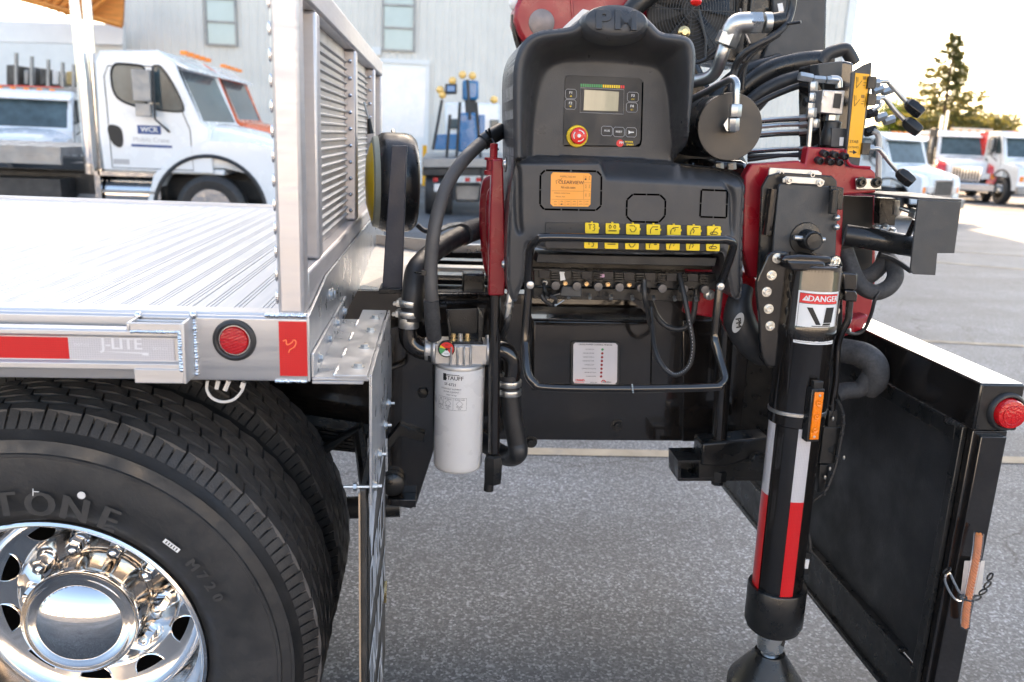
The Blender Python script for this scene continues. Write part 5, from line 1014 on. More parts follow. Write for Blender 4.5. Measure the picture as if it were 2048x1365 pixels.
# ---- tubular guard in front of the levers
gd = []
YG = 1.80
top = [(1056, 568, 1.86), (1058, 520, 1.845), (1062, 494, 1.83), (1076, 481, YG+.01), (1100, 475, YG), (1240, 478, YG), (1420, 480, YG), (1452, 480, YG+.002), (1466, 488, YG+.01), (1462, 510, 1.825), (1450, 545, 1.85), (1440, 572, 1.87)]
m = MB(); rgd = .0098; m.tube(pxpath(top, 10), rgd, BLK, 16); m.obj('guard_rail', cc)
side = [(1058, 560, 1.865), (1056, 600, 1.865), (1052, 650, 1.865), (1050, 678, 1.862), (1050, 690, 1.858), (1052, 720, 1.835), (1056, 748, 1.82), (1068, 766, 1.812), (1092, 775, 1.81), (1240, 778, 1.81), (1420, 775, 1.81), (1440, 770, 1.812), (1449, 758, 1.82), (1447, 742, 1.83), (1438, 712, 1.85), (1430, 684, 1.862), (1430, 668, 1.868), (1434, 620, 1.87), (1440, 562, 1.875)]
m = MB(); m.tube(pxpath(side, 9), rgd, BLK, 16); m.obj('guard_rail', cc)
for px, py in ((1060, 570), (1440, 573)):
    m = MB(); m.lathe(at(px, py, 1.853), (0, -1, 0), [(.0092, 0), (.0092, .006), (.0078, .0075), (0, .0085)], ZINC, 24); m.obj('guard_bolt', cc)
m = MB(); weld(m, at(1264, 770, 1.80), at(1266, 785, 1.80), .0022, ZINC, 4); m.obj('weld_bead', cc, kind='stuff')
# ============================================================ OUTRIGGER LEG
YE = 1.87
og = thing('outrigger_leg', 'black outrigger leg with danger label and red white tapes on a round foot', 'outrigger leg', at(1510, 1365, YE))
# mounting plate behind with the T pin
m = MB(); m.plate([(1524, 375), (1536, 352), (1560, 345), (1664, 352), (1674, 362), (1676, 398), (1662, 560), (1516, 560), (1520, 470)], 1.955, .012, BLKS); m.obj('back_plate', og, bevel=.003)
m = MB(); m.plate([(1558, 372), (1562, 368), (1676, 374), (1686, 377), (1688, 398), (1676, 400), (1671, 520), (1545, 516), (1548, 470)], 1.935, .010, GUNM); fp = m.obj('front_plate', og, bevel=.002)
m = MB(); m.plate([(1662, 372), (1688, 376), (1686, 420), (1674, 420), (1674, 394), (1662, 420)], 1.915, .012, BLKS); m.tube([at(1669, 378, 1.91), at(1664, 428, 1.91)], .010, BLKS, 10); m.obj('hinge_block', og, bevel=.002)
for px, py in ((1674, 436), (1673, 455)): m = MB(); m.sph(at(px, py, 1.925), .008, ZINC, 10); m.obj('bolt_head', og)
m = MB(); m.tube([at(1546, 378, 1.945), at(1534, 470, 1.945)], .011, BLK, 10); m.obj('side_tube', og)
def spacer(P, Y, nm='zinc_strap'):
    m = MB(); m.plate(P, Y, .006, pm('cream_zinc', (.66, .64, .58), .35, .5, .08)); return m.obj(nm, og, bevel=.0015)
s1 = spacer([(1540, 336), (1636, 341), (1644, 346), (1643, 357), (1636, 362), (1546, 356), (1537, 350)], 1.965); s2 = spacer([(1566, 358), (1574, 353), (1642, 357), (1650, 362), (1648, 371), (1640, 370), (1566, 366)], 1.93)
for px, py, pr_, Y in ((1561, 347, s1, 1.963), (1623, 350, s1, 1.963), (1578, 361, s2, 1.928), (1640, 366, s2, 1.928)): m = MB(); bolt(m, at(px, py, Y), (0, -1, 0), .0062, .008, ZINC); m.obj('bolt', pr_)
# pin
m = MB(); c = at(1612, 478, 1.93); m.lathe(c+Vector((0, .005, 0)), (0, -1, 0), [(.040, 0), (.038, .004), (.024, .006), (.022, .03), (.0235, .032), (.0235, .046), (.0205, .050), (.018, .049), (.0175, .052), (0, .053)], BLKS, 32); m.tube([at(1588, 476, 1.905), at(1649, 480, 1.905)], .0065, ZINC, 12); m.obj('locking_pin', og)
# wing brackets beside the tube, both with a column of socket bolts
m = MB(); wingL = [(1538, 506), (1562, 502), (1590, 510), (1600, 540), (1600, 700), (1570, 730), (1545, 736), (1528, 726), (1520, 690), (1520, 640), (1513, 590), (1514, 560), (1528, 530)]
m.plate([(p[0], p[1]) for p in chaikin([Vector(q) for q in wingL], 1)], 1.865, .014, BLK); w1 = m.obj('flange_bracket', og, bevel=.003)
m = MB(); m.plate([(1655, 515), (1680, 512), (1686, 530), (1686, 640), (1680, 680), (1664, 735), (1650, 735), (1650, 560)], 1.875, .014, BLKS); w2 = m.obj('flange_bracket', og, bevel=.003)
for px, py, w_, Y in ((1554, 517, w1, 1.864), (1543, 551, w1, 1.864), (1533, 584, w1, 1.864), (1537, 618, w1, 1.864), (1540, 652, w1, 1.864), (1671, 523, w2, 1.873), (1677, 590, w2, 1.873), (1670, 622, w2, 1.873)):
    m = MB(); bolt(m, at(px, py, Y), (0, -1, 0), .0082, .009, pm('bright_zinc', (.74, .72, .66), .3, .8, .06), washer=True); m.obj('bolt', w_)
m = MB(); m.plate([(1527, 700), (1551, 705), (1549, 735), (1538, 738), (1527, 722)], 1.88, .03, BLKS); m.obj('skirt_plate', og, bevel=.003)
# the tube: world-vertical
topc = at(1616, 535, YE); T0 = topc; zbt = at(1537, 1215, YE).z; xm = (topc.x+at(1540, 1180, YE).x)/2
z_at = lambda py, px=1590: at(px, py, YE).z
cx0 = at(1594, 820, YE).x; rT = (at(1650, 820, YE).x-at(1541, 820, YE).x)/2-.002
slope = (at(1616, 540, YE).x-at(1545, 1180, YE).x)/(at(1616, 540, YE).z-at(1545, 1180, YE).z)
ax_ = Vector((slope, 0, 1)).normalized()
def axp(z): return Vector((cx0+(z-z_at(820))*slope, YE, z))
zT, zB = z_at(528, 1620), z_at(1190, 1543)
m = MB(); L = (zT-zB); m.lathe(axp(zB), ax_, [(rT-.006, 0), (rT-.006, .32), (rT-.0055, L*.55), (rT, L*.555), (rT, L*.80), (rT+.0018, L*.805), (rT+.0018, L*.84), (rT, L*.845), (rT, L-.02), (rT*.97, L-.012), (rT*.97, L), (rT*.9, L+.004)], BLK, 64); tube_ = m.obj('jack_tube', og, smooth=50)
m = MB(); m.plate([(1570, 513), (1600, 510), (1664, 514), (1664, 528), (1575, 530), (1562, 522)], 1.83, .06, BLK); m.plate([(1575, 522), (1650, 524), (1655, 545), (1582, 542)], 1.815, .05, BLK); m.obj('top_cap', og, bevel=.005)
def band(m, z0, z1, a0, a1, r, mat, n=12, tap=0):
    vs = []
    for z in (z0, z1):
        c = axp(z)
        for i in range(n+1): a = a0+(a1-a0)*i/n; vs.append((c.x+r*math.sin(a), c.y-r*math.cos(a), z))
    m.add(vs, [(i, i+1, n+2+i, n+1+i) for i in range(n)], mat)
# tapes
rS = rT-.0045
zt1, zt2, zt3 = z_at(822, 1560), z_at(984, 1560), z_at(1180, 1540)
for a0, a1 in ((-2.0, -1.22), (-.30, .22)):
    m = MB(); band(m, zt2, zt1-.004, a0, a1, rS+.0008, TAPEW); m.obj('reflective_tape', tube_, smooth=35, label='white reflective tape'); m = MB(); band(m, zt3, zt2, a0, a1, rS+.0008, TAPER); m.obj('reflective_tape', tube_, smooth=35, label='red reflective tape')
m = MB(); zq = z_at(818, 1590); m.lathe(axp(zq), (slope, .06, 1), [(rT+.0005, -.005), (rT+.002, -.004), (rT+.002, .004), (rT+.0005, .005)], ZINC, 48, caps=False); m.obj('steel_band', tube_)
# collar, rod and foot
z1, z0 = z_at(1168, 1548), z_at(1248, 1536); c = axp(z0); rC = rT*1.09
m = MB(); m.lathe(c, ax_, [(rC*.80, -.012), (rC*.82, -.004), (rC*.93, -.003), (rC*.95, .004), (rC*1.01, .012), (rC*1.01, z1-z0-.004), (rC*.98, z1-z0), (rT*.92, z1-z0)], BLKS, 56); m.obj('collar', og)
zr = z_at(1296, 1525); m = MB(); rr_ = rT*.52; m.lathe(axp(zr), ax_, [(rr_*.95, 0), (rr_, .002), (rr_, z0-zr+.01)], pm('turned_steel', (.62, .62, .60), .26, 1, .06, 9, rvar=.2), 40); rod = m.obj('piston_rod', og)
m = MB(); q = axp(z_at(1272, 1530)); m.tube([q+Vector((rr_*.60, -rr_*.82, .008)), q+Vector((rr_*.52, -rr_*.88, -.010))], .004, INK, 8); m.obj('grease_hole', rod)
m = MB(); zf_ = z_at(1315, 1520); m.lathe(axp(zf_-.02), ax_, [(.01, 0), (rr_*.9, .012), (rr_*.92, .02), (rr_*.6, .036), (rr_*.4, .042), (rr_*.6, .05)], ZINC, 40); m.obj('ball_joint', og)
m = MB(); zF = z_at(1303, 1530); c = axp(zF); m.lathe(c, (0, 0, 1), [(rr_*.98, -.006), (rr_*1.02, .0), (rr_*1.12, .0), (rr_*1.2, -.006), (.098, -.085), (.102, -.095), (.102, -.12), (.09, -.125)], BLKS, 56); m.obj('foot_pad', og)
# danger label wrapped round the tube
def lab(px, py):    # pixel to (angle, z) on the tube
    best = at(px, py, YE-rT*.9); return best
A0, A1 = -.82, .66; zl1_, zl0_ = z_at(574, 1618), z_at(676, 1610); rl = rT+.0012
m = MB(); band(m, zl0_, zl1_, A0, A1, rl, WHT, 16); dg = m.obj('danger_label', tube_, smooth=35, label='white and red DANGER label')
def cv(m, me, a, z, su, sv, r, mat, rot=0):
    V = []
    for v in me.vertices: x = v.co.x*su; y = v.co.y*sv; aa = a+x/r; c = axp(z+y); V.append((c.x+r*math.sin(aa), c.y-r*math.cos(aa), z+y))
    m.add(V, [tuple(p.vertices) for p in me.polygons], mat)
def ctext(m, s, a, z, size, mat, sx=1, r=None, bold=0):
    for k in ([0] if not bold else [0, bold]): cv(m, textmesh(s), a+k*size/rl, z, size*sx, size, (r or rl+.0010)+k*.004, mat)
W_ = (A1-A0); zz2 = lambda f: zl0_+(zl1_-zl0_)*f; am = (A0+A1)/2
m = MB(); band(m, zz2(.775), zz2(.955), A0+0.060, A1-.06, rl+.0004, REDP, 12)
for (f0, f1) in ((.955, .963), (.765, .773), (.30, .306), (.03, .037)): band(m, zz2(f0), zz2(f1), A0+0.055, A1-.055, rl+.0005, INK, 12)
for a in (A0+0.055, A1-.065): band(m, zz2(.03), zz2(.96), a, a+.012, rl+.0005, INK, 2)
ctext(m, 'DANGER', am+.13, zz2(.865), .0195, WHT, sx=.98, bold=.05)
def ctri(m, pts, mat, r, n=6):
    q = [Vector(p) for p in (pts if len(pts) == 4 else pts+pts[-1:])]; vs = []
    for i in range(n+1):
        for j in range(n+1):
            p = (q[0]*(1-i/n)+q[1]*(i/n))*(1-j/n)+(q[3]*(1-i/n)+q[2]*(i/n))*(j/n); vs.append((axp(p.y).x+r*math.sin(p.x), axp(p.y).y-r*math.cos(p.x), p.y))
    m.add(vs, [(i*(n+1)+j, (i+1)*(n+1)+j, (i+1)*(n+1)+j+1, i*(n+1)+j+1) for i in range(n) for j in range(n)], mat)
ctri(m, [(A0+0.148, zz2(.82)), (A0+0.403, zz2(.82)), (A0+0.276, zz2(.92))], WHT, rl+.0010); ctri(m, [(A0+0.262, zz2(.845)), (A0+0.289, zz2(.845)), (A0+0.289, zz2(.885)), (A0+0.262, zz2(.885))], REDP, rl+.0014)
ctri(m, [(A0+0.323, zz2(.70)), (A0+0.511, zz2(.70)), (A0+0.834, zz2(.38)), (A0+0.672, zz2(.38))], INK, rl+.0008); ctri(m, [(A0+0.968, zz2(.71)), (A0+1.291, zz2(.71)), (A0+1.237, zz2(.42)), (A0+0.915, zz2(.42))], INK, rl+.0008); ctri(m, [(A0+0.538, zz2(.345)), (A0+1.210, zz2(.345)), (A0+1.210, zz2(.36)), (A0+0.538, zz2(.36))], INK, rl+.0008); ctri(m, [(A0+0.915, zz2(.41)), (A0+1.210, zz2(.41)), (A0+1.184, zz2(.37)), (A0+0.888, zz2(.37))], INK, rl+.0008)
for s_, f, sz in (('OUTRIGGERS/STABILIZERS', .262, .0070), ('WILL CAUSE', .21, .0070), ('SERIOUS CRUSHING INJURY', .16, .0070), ('STAND CLEAR', .085, .0120)): ctext(m, s_, am, zz2(f), sz, INK, sx=.80 if 'INJ' in s_ or 'OUT' in s_ else .95)
m.obj('lettering', dg, smooth=0)
# amber marker on the tube
aM = .06; zm1, zm0 = z_at(757, 1635), z_at(858, 1620); nrm = Vector((math.sin(aM), -math.cos(aM), 0)); tan = Vector((math.cos(aM), math.sin(aM), 0))
def lbox(m, c, hx, hy, hz, mat, lean=0):
    ax3 = (ax_).normalized(); M = Matrix(((tan.x, nrm.x, ax3.x, c.x), (tan.y, nrm.y, ax3.y, c.y), (tan.z, nrm.z, ax3.z, c.z), (0, 0, 0, 1))); m.box((-hx, -hy, -hz), (hx, hy, hz), mat, M)
zc_ = (zm0+zm1)/2; c = axp(zc_)+nrm*(rT+.012); hz_ = (zm1-zm0)/2
m = MB(); lbox(m, c-tan*.002, .0165, .012, hz_, BLKS); lbox(m, c-tan*.002+Vector((0, 0, hz_+.008)), .012, .008, .010, BLKS); am_ = m.obj('amber_marker_light', og, bevel=.002)
m = MB(); lbox(m, c+nrm*.0125, .0115, .003, hz_*.90, LENSO); m.obj('lens', am_, bevel=.002)
for s_ in (-1, 1): m = MB(); q = c+nrm*.0155+Vector((0, 0, s_*hz_*.78)); m.lathe(q, nrm, [(.0032, 0), (.0030, .0012), (0, .0014)], ZINC, 12); m.obj('screw', am_)
m = MB()
for k in range(3): q = c+nrm*.0155+Vector((0, 0, (k-1)*hz_*.5)); m.lathe(q, nrm, [(.0085, 0), (.0075, .0022), (.004, .0015), (0, .0035)], LENSO, 20)
m.obj('led_dome', am_)
# valve block and hard pipe at the right of the tube
m = MB(); m.plate([(1686, 546), (1716, 548), (1714, 578), (1710, 582), (1688, 580)], 1.84, .03, BLK); m.plate([(1690, 580), (1712, 582), (1716, 590), (1714, 605), (1690, 603)], 1.842, .028, BLK); m.obj('valve_block', og, bevel=.004)
m = MB(); m.tube(pxpath([(1700, 600, 1.855), (1698, 620, 1.855), (1696, 640, 1.855), (1684, 664, 1.86), (1676, 690, 1.87), (1674, 720, 1.87), (1672, 760, 1.87), (1666, 800, 1.87), (1662, 830, 1.87)], 8), .0085, BLK, 12); m.obj('hard_pipe', og)
m = MB(); m.plate([(1648, 855), (1688, 855), (1676, 928), (1638, 928)], 1.86, .03, BLKS); m.plate([(1658, 822), (1676, 822), (1674, 855), (1655, 855)], 1.862, .02, BLKS); m.plate([(1640, 930), (1658, 930), (1652, 985), (1635, 985)], 1.865, .02, BLKS); m.obj('sensor_box', og, bevel=.002)
m = MB(); m.tube(pxpath([(1674, 800, 1.85), (1684, 820, 1.85), (1687, 845, 1.85), (1680, 890, 1.85), (1672, 930, 1.85), (1658, 968, 1.85), (1648, 985, 1.85), (1625, 1003, 1.86)], 8), .0042, HOSE, 8)
for px, py in ((1687, 848), (1686, 832), (1684, 868), (1674, 915), (1664, 950), (1654, 975), (1648, 988)): m.sph(at(px, py, 1.848), .006, HOSE, 6)
m.obj('loom_cable', og, kind='stuff')
m = MB(); m.tube(pxpath([(1605, 1055, 1.87), (1616, 1070, 1.865), (1620, 1095, 1.86), (1614, 1115, 1.86)], 8), .0055, HOSE, 10); m.plate([(1600, 1105), (1624, 1107), (1618, 1150), (1596, 1148)], 1.85, .03, BLKS); m.obj('lower_sensor', og, bevel=.002)
m = MB(); m.plate([(1612, 1120), (1619, 1120), (1616, 1138), (1610, 1138)], 1.845, .004, WHT); m.obj('white_mark', og, smooth=0)
for px, py in ((1666, 838), (1660, 938), (1650, 955), (1688, 916)): m = MB(); m.sph(at(px, py, 1.856), .0036, ZINC, 8, (1, 1, 1.7)); m.obj('cable_clip', og)
# ============================================================ LOADER CRANE BASE, RED STEELWORK AND PLUMBING
lc = thing('loader_crane', 'dark red truck loader crane with black beams behind the control console', 'crane', at(1300, 600, 2.2))
def chaikin_px(P): return [tuple(v) for v in chaikin([Vector(p) for p in P], 2)]
def P_(nm, pts, Y, t, mat, bev=.002, par=None, **k): m = MB(); m.plate(pts, Y, t, mat); return m.obj(nm, par or lc, bevel=bev, **k)
# boom over the console
P_('boom', [(1038, 68), (1028, 40), (1030, 14), (1045, -20), (1100, -60), (1420, -60), (1372, -10), (1362, 40), (1352, 66), (1300, 80), (1150, 110), (1075, 100), (1050, 86)], 2.55, .16, RED, .012)
m = MB(); m.lathe(at(1083, 46, 2.55), (0, -1, 0), [(.038, 0), (.038, .004), (.035, .006), (0, .006)], pm('cast_pin_end', (.24, .20, .19), .5, .3, .2, 20), 32); m.obj('boom_pin', lc)
P_('boom_rib', [(1140, -20), (1146, -20), (1150, 66), (1144, 66)], 2.545, .02, RED); P_('light_plate', [(1126, 56), (1166, 18), (1180, 22), (1160, 60), (1140, 64)], 2.40, .02, CREAM)
m = MB(); m.tube([at(1248, 40, 2.45), at(1268, 16, 2.45), at(1310, -20, 2.45)], .028, BLKS, 18); m.obj('boom_pipe', lc)
m = MB(); m.lathe(at(1330, 42, 2.54), (0, -1, 0), [(.085, 0), (.085, .008), (.078, .016), (.06, .018), (.055, .012), (0, .012)], RED, 40); bo = m.obj('cast_boss', lc)
m = MB(); letters(m, 'PLUS', at(1318, 30, 2.515), .030, pm('raised_red', (.55, .10, .13), .3), Vector((1, 0, .35)), (-.33, 0, .94), bold=.03); letters(m, '25', at(1318, 53, 2.515), .026, pm('raised_red', (.55, .10, .13), .3)); m.obj('raised_lettering', bo, smooth=0)
m = MB(); m.sph(at(1392, 4, 2.3), .016, REDL, 12, (1, 1, .7)); m.lathe(at(1366, 66, 2.4), (0, -1, 0), [(.017, 0), (.017, .012), (.008, .02), (0, .02)], ZINCY, 16); m.obj('cap', lc)
m = MB(); m.tube(pxpath([(1028, 30, 2.6), (1030, 60, 2.6), (1038, 92, 2.6), (1046, 110, 2.6)]), .010, BLKS, 8); m.sph(at(1032, 8, 2.6), .022, CREAM, 10); m.obj('side_pipe', lc)
# left red fin with its bolt and tie rod
P_('red_fin', [(984, 320), (1006, 318), (1012, 560), (1008, 592), (977, 592), (980, 430)], 2.02, .05, RED, .004)
P_('red_flange', chaikin_px([(962, 372), (972, 352), (1004, 350), (1004, 566), (976, 566), (964, 520), (958, 440)]), 2.42, .05, RED, .008); P_('red_flange', chaikin_px([(972, 392), (982, 372), (1004, 372), (1004, 540), (980, 538), (972, 480)]), 2.28, .03, RED, .008)
for y_ in (392, 420, 448, 500): m = MB(); bolt(m, at(967, y_, 2.41), (0, -1, 0), .006, .008, RED, socket=False); m.obj('bolt', lc)
m = MB()
for (x, y, r_) in ((984, 342, .016), (984, 322, .013), (987, 298, .0075)): pass
q = at(986, 350, 2.05); m.lathe(q, (0, 0, 1), [(.022, 0), (.022, .010), (.017, .011), (.017, .034), (.022, .035), (.022, .041), (.0095, .042), (.0095, .075), (0, .076)], RED, 8); m.obj('red_nut', lc)
m = MB(); m.cyl(at(990, 590, 2.045), at(988, 905, 2.045), .0155, BLK, 20); m.lathe(at(985, 965, 2.045), (.0, 0, 1), [(.024, 0), (.026, .02), (.026, .06), (.022, .075), (.0155, .08)], BLKS, 6); m.cyl(at(977, 981, 2.045), at(980, 945, 2.045), .0135, BLKS, 16); m.obj('tie_rod', lc)
m = MB(); m.lathe(at(1018, 610, 2.02), (.1, 0, 1), [(.006, -.04), (.0085, -.03), (.0085, -.005), (.012, -.004), (.012, .004), (.010, .006), (.010, .03), (.006, .04)], ZINC, 12); m.tube(pxpath([(1018, 628, 2.02), (1014, 650, 2.02), (1006, 672, 2.06)]), .008, HOSE, 10); m.obj('hose_fitting', lc)
# red bracket right, lower lobe, box behind
P_('red_bracket', [(1486, 430), (1490, 352), (1504, 328), (1598, 322), (1610, 330), (1616, 294), (1692, 298), (1693, 332), (1742, 338), (1752, 346), (1752, 386), (1688, 390), (1684, 500), (1676, 545), (1560, 560), (1500, 556), (1486, 500)], 2.00, .035, RED, .004)
P_('red_bracket', [(1372, 540), (1500, 545), (1548, 600), (1530, 676), (1498, 690), (1466, 682), (1444, 640), (1400, 632), (1368, 628), (1374, 600)], 2.06, .03, RED, .005)
m = MB(); m.plate([(1688, 386), (1752, 388), (1752, 560), (1742, 640), (1714, 664), (1680, 660), (1676, 560)], 2.12, .25, RED); m.plate([(1686, 640), (1738, 630), (1726, 660), (1686, 676)], 2.08, .05, RED); m.obj('red_pedestal', lc, bevel=.006)
P_('slide_opening', [(1684, 392), (1746, 394), (1744, 560), (1680, 560)], 2.10, .015, INK, 0)
m = MB(); m.tube(pxpath([(1690, 300, 1.99), (1700, 330, 1.99), (1740, 336, 1.99)]), .004, RED, 6); m.obj('red_edge_weld', lc)
# black base beams
P_('base_beam', [(1365, 640), (1430, 640), (1430, 884), (1365, 884)], 2.30, .1, BLK, .004); P_('base_beam', [(1440, 600), (1560, 600), (1540, 890), (1430, 890)], 2.38, .1, BLKS, .004)
m = MB(); m.cyl(at(1455, 600, 2.15), at(1437, 900, 2.15), .022, BLK, 24); m.lathe(at(1434, 968, 2.15), (0, 0, 1), [(.018, 0), (.018, .012), (.027, .013), (.027, .045), (.022, .046)], BLKS, 8); m.obj('outrigger_post', lc)
P_('post_foot', [(1405, 888), (1540, 876), (1542, 905), (1450, 935), (1402, 932)], 2.12, .08, BLKS, .006)
m = MB(); pts = [(1356, 924), (1404, 920), (1404, 962), (1356, 962)]; m.plate([(1356, 922), (1540, 918), (1540, 924), (1356, 928)], 2.13, .10, BLKS); m.plate([(1356, 957), (1540, 955), (1540, 962), (1356, 963)], 2.13, .10, BLKS); m.plate([(1356, 928), (1362, 928), (1362, 957), (1356, 957)], 2.13, .10, BLKS); m.plate([(1398, 927), (1540, 924), (1540, 957), (1398, 957)], 2.131, .09, BLKS); m.plate([(1362, 928), (1398, 928), (1398, 957), (1362, 957)], 2.20, .01, INK); m.obj('box_tube', lc, bevel=.001)
m = MB(); bolt(m, at(1510, 916, 2.11), (0, -1, 0), .012, .012, BLKS, socket=False); m.obj('bolt', lc)
# upper dark core so nothing shows through behind console
P_('column_core', [(1130, 90), (1380, 80), (1500, 330), (1500, 520), (1130, 520)], 2.40, .35, BLKS, .02)
P_('slew_housing', [(1385, 318), (1500, 322), (1500, 520), (1385, 520)], 2.25, .12, BLK, .02)
m = MB(); m.tube(pxpath([(1690, 470, 2.0), (1740, 478, 1.98), (1832, 494, 1.97)]), .027, BLKS, 20); m.obj('slide_beam', lc)
# ---- hydraulic cylinder end with the elbow pipe
m = MB(); c = at(1460, 254, 2.0); rc_ = (at(1525, 254, 2.0).x-at(1396, 254, 2.0).x)/2; m.lathe(c, (-.02, -1, 0), [(rc_*.97, -.34), (rc_*.97, -.03), (rc_*.995, -.028), (rc_, -.02), (rc_, -.002), (rc_*.985, 0), (0, 0)], BLKS, 64); cy = m.obj('hydraulic_cylinder', lc, smooth=50)
m = MB(); m.lathe(c+Vector((0, -.0008, 0)), (-.02, -1, 0), [(rc_*.975, 0), (0, .0002)], pm('machined_dark_face', (.055, .050, .045), .42, .3, .15, 5), 48); m.obj('end_face', cy)
def nut(m, a, b, r, mat=ZINC, seg=6): a = Vector(a); b = Vector(b); L = (b-a).length; m.lathe(a, b-a, [(r*.9, 0), (r, L*.08), (r, L*.92), (r*.9, L)], mat, seg)
m = MB(); nut(m, at(1463, 252, 1.998), at(1462, 250, 1.965), .019); nut(m, at(1467, 262, 1.955), at(1468, 236, 1.95), .0135); nut(m, at(1470, 235, 1.95), at(1472, 209, 1.95), .0145); m.obj('elbow_fitting', cy)
m = MB(); m.tube(pxpath([(1472, 212, 1.95), (1473, 185, 1.95), (1473, 168, 1.955), (1466, 158, 1.97), (1452, 163, 2.0), (1420, 180, 2.06), (1385, 198, 2.12)], 8), .0085, ZINC, 14); m.obj('steel_pipe', lc)
# ---- oil cooler
oc = thing('oil_cooler', 'black oil cooler box with round wire fan guard above the crane base', 'oil cooler', at(1550, 60, 2.5))
P_('casing', [(1372, -40), (1655, -40), (1652, 122), (1640, 132), (1526, 118), (1500, 130), (1372, 112)], 2.52, .22, BLKS, .006, par=oc)
P_('side_panel', [(1545, -40), (1654, -40), (1648, 130), (1526, 116), (1548, 60)], 2.50, .02, GUNM, .004, par=oc); P_('frame_bar', [(1506, -40), (1514, -40), (1500, 110), (1492, 112)], 2.46, .03, BLKS, par=oc)
c0 = at(1384, 20, 2.46); m = MB()
for k in range(14):
    r_ = .018+k*.0082; m.tube([c0+Vector((r_*math.cos(a), -.012*(1-(r_/.14)**2), r_*1.22*math.sin(a))) for a in np.linspace(0, 2*PI, 40)[:-1]], .0011, GUNM, 5, closed=True)
for a in np.linspace(0, 2*PI, 9)[:-1]: m.tube([c0, c0+Vector((.128*math.cos(a), 0, .128*1.22*math.sin(a)))], .0018, GUNM, 5)
m.obj('fan_guard', oc)
m = MB(); m.lathe(at(1384, 20, 2.50), (0, -1, 0), [(.135, 0), (.135, .012), (.128, .014), (.128, .002), (0, .002)], INK, 48, sc=(1, 1.15)); m.obj('fan_ring', oc)
for i in range(7): m = MB(); a = i*2*PI/7; cc_ = at(1384, 20, 2.49); m.add([cc_+Vector((.03*math.cos(a), -.004, .03*math.sin(a))), cc_+Vector((.115*math.cos(a-.1), -.006, .13*math.sin(a-.1))), cc_+Vector((.115*math.cos(a+.32), .006, .13*math.sin(a+.32))), cc_+Vector((.03*math.cos(a+.7), .004, .03*math.sin(a+.7)))], [(0, 1, 2, 3)], BLKS); m.obj('fan_blade', oc, smooth=0)
m = MB(); m.tube([at(1398, 22, 2.44), at(1412, 80, 2.44), at(1410, 118, 2.44)], .004, GUNM, 6); m.obj('guard_stay', oc)
P_('paper_tag', [(1555, 8), (1565, 6), (1568, 22), (1558, 24)], 2.47, .002, WHT, 0, par=oc)
# ---- big silver pipe with elbow fittings, loom and thick hoses
hp_ = thing('silver_pipe', 'thick silver hydraulic pipe with hexagonal elbow fittings above the round cylinder end', 'pipe', at(1440, 140, 2.3))
m = MB(); m.tube(pxpath([(1452, 86, 2.22), (1444, 110, 2.22), (1434, 138, 2.24), (1420, 154, 2.26), (1395, 162, 2.30), (1370, 166, 2.33)], 8), .0175, ZINC, 20); m.obj('pipe', hp_)
m = MB(); nut(m, at(1450, 92, 2.215), at(1461, 66, 2.21), .030); m.obj('union_nut', hp_); m = MB(); nut(m, at(1495, 46, 2.2), at(1522, 46, 2.2), .028); m.obj('union_nut', hp_); m = MB(); nut(m, at(1526, 46, 2.2), at(1541, 46, 2.2), .026, ZINC, 24); m.obj('union_nut', hp_)
m = MB(); m.tube(pxpath([(1461, 70, 2.21), (1466, 58, 2.205), (1476, 48, 2.2), (1500, 46, 2.2)], 6), .0265, ZINC, 20); m.obj('elbow', hp_, smooth=60)
m = MB(); m.tube([at(1541, 46, 2.2), at(1566, 42, 2.2)], .023, BLKS, 18); m.obj('hose_end', hp_)
hs = thing('hose_bundle', 'bundle of thin black hoses hanging from the oil cooler past the round cylinder end', 'hoses', at(1500, 130, 2.2))
rs = np.random.RandomState(5)
for P, r_ in (([(1590, -20, 2.2), (1584, 20, 2.2), (1574, 48, 2.18), (1548, 72, 2.17), (1510, 92, 2.17), (1482, 112, 2.18), (1468, 140, 2.2), (1462, 175, 2.2), (1464, 200, 2.2)], .0085), ([(1580, -20, 2.22), (1576, 20, 2.22), (1564, 52, 2.2), (1530, 80, 2.19), (1500, 100, 2.19), (1476, 128, 2.2), (1466, 170, 2.2)], .007),
              ([(1560, 70, 2.2), (1530, 90, 2.2), (1500, 116, 2.2), (1478, 150, 2.22), (1472, 190, 2.24)], .0045), ([(1575, 48, 2.17), (1590, 46, 2.16), (1602, 44, 2.15)], .004), ([(1530, 92, 2.24), (1505, 106, 2.24), (1490, 135, 2.24), (1486, 180, 2.24)], .006),
              ([(1500, 90, 2.19), (1488, 60, 2.3), (1480, 20, 2.4)], .004), ([(1412, 118, 2.35), (1400, 124, 2.35), (1380, 128, 2.35)], .005)):
    m = MB(); m.tube(pxpath(P, 8), r_, HOSE, 10); m.obj('thin_hose', hs)
tk = thing('thick_hoses', 'thick black crane hoses sweeping from the round cylinder end up to the lever valve', 'hoses', at(1580, 170, 2.3))
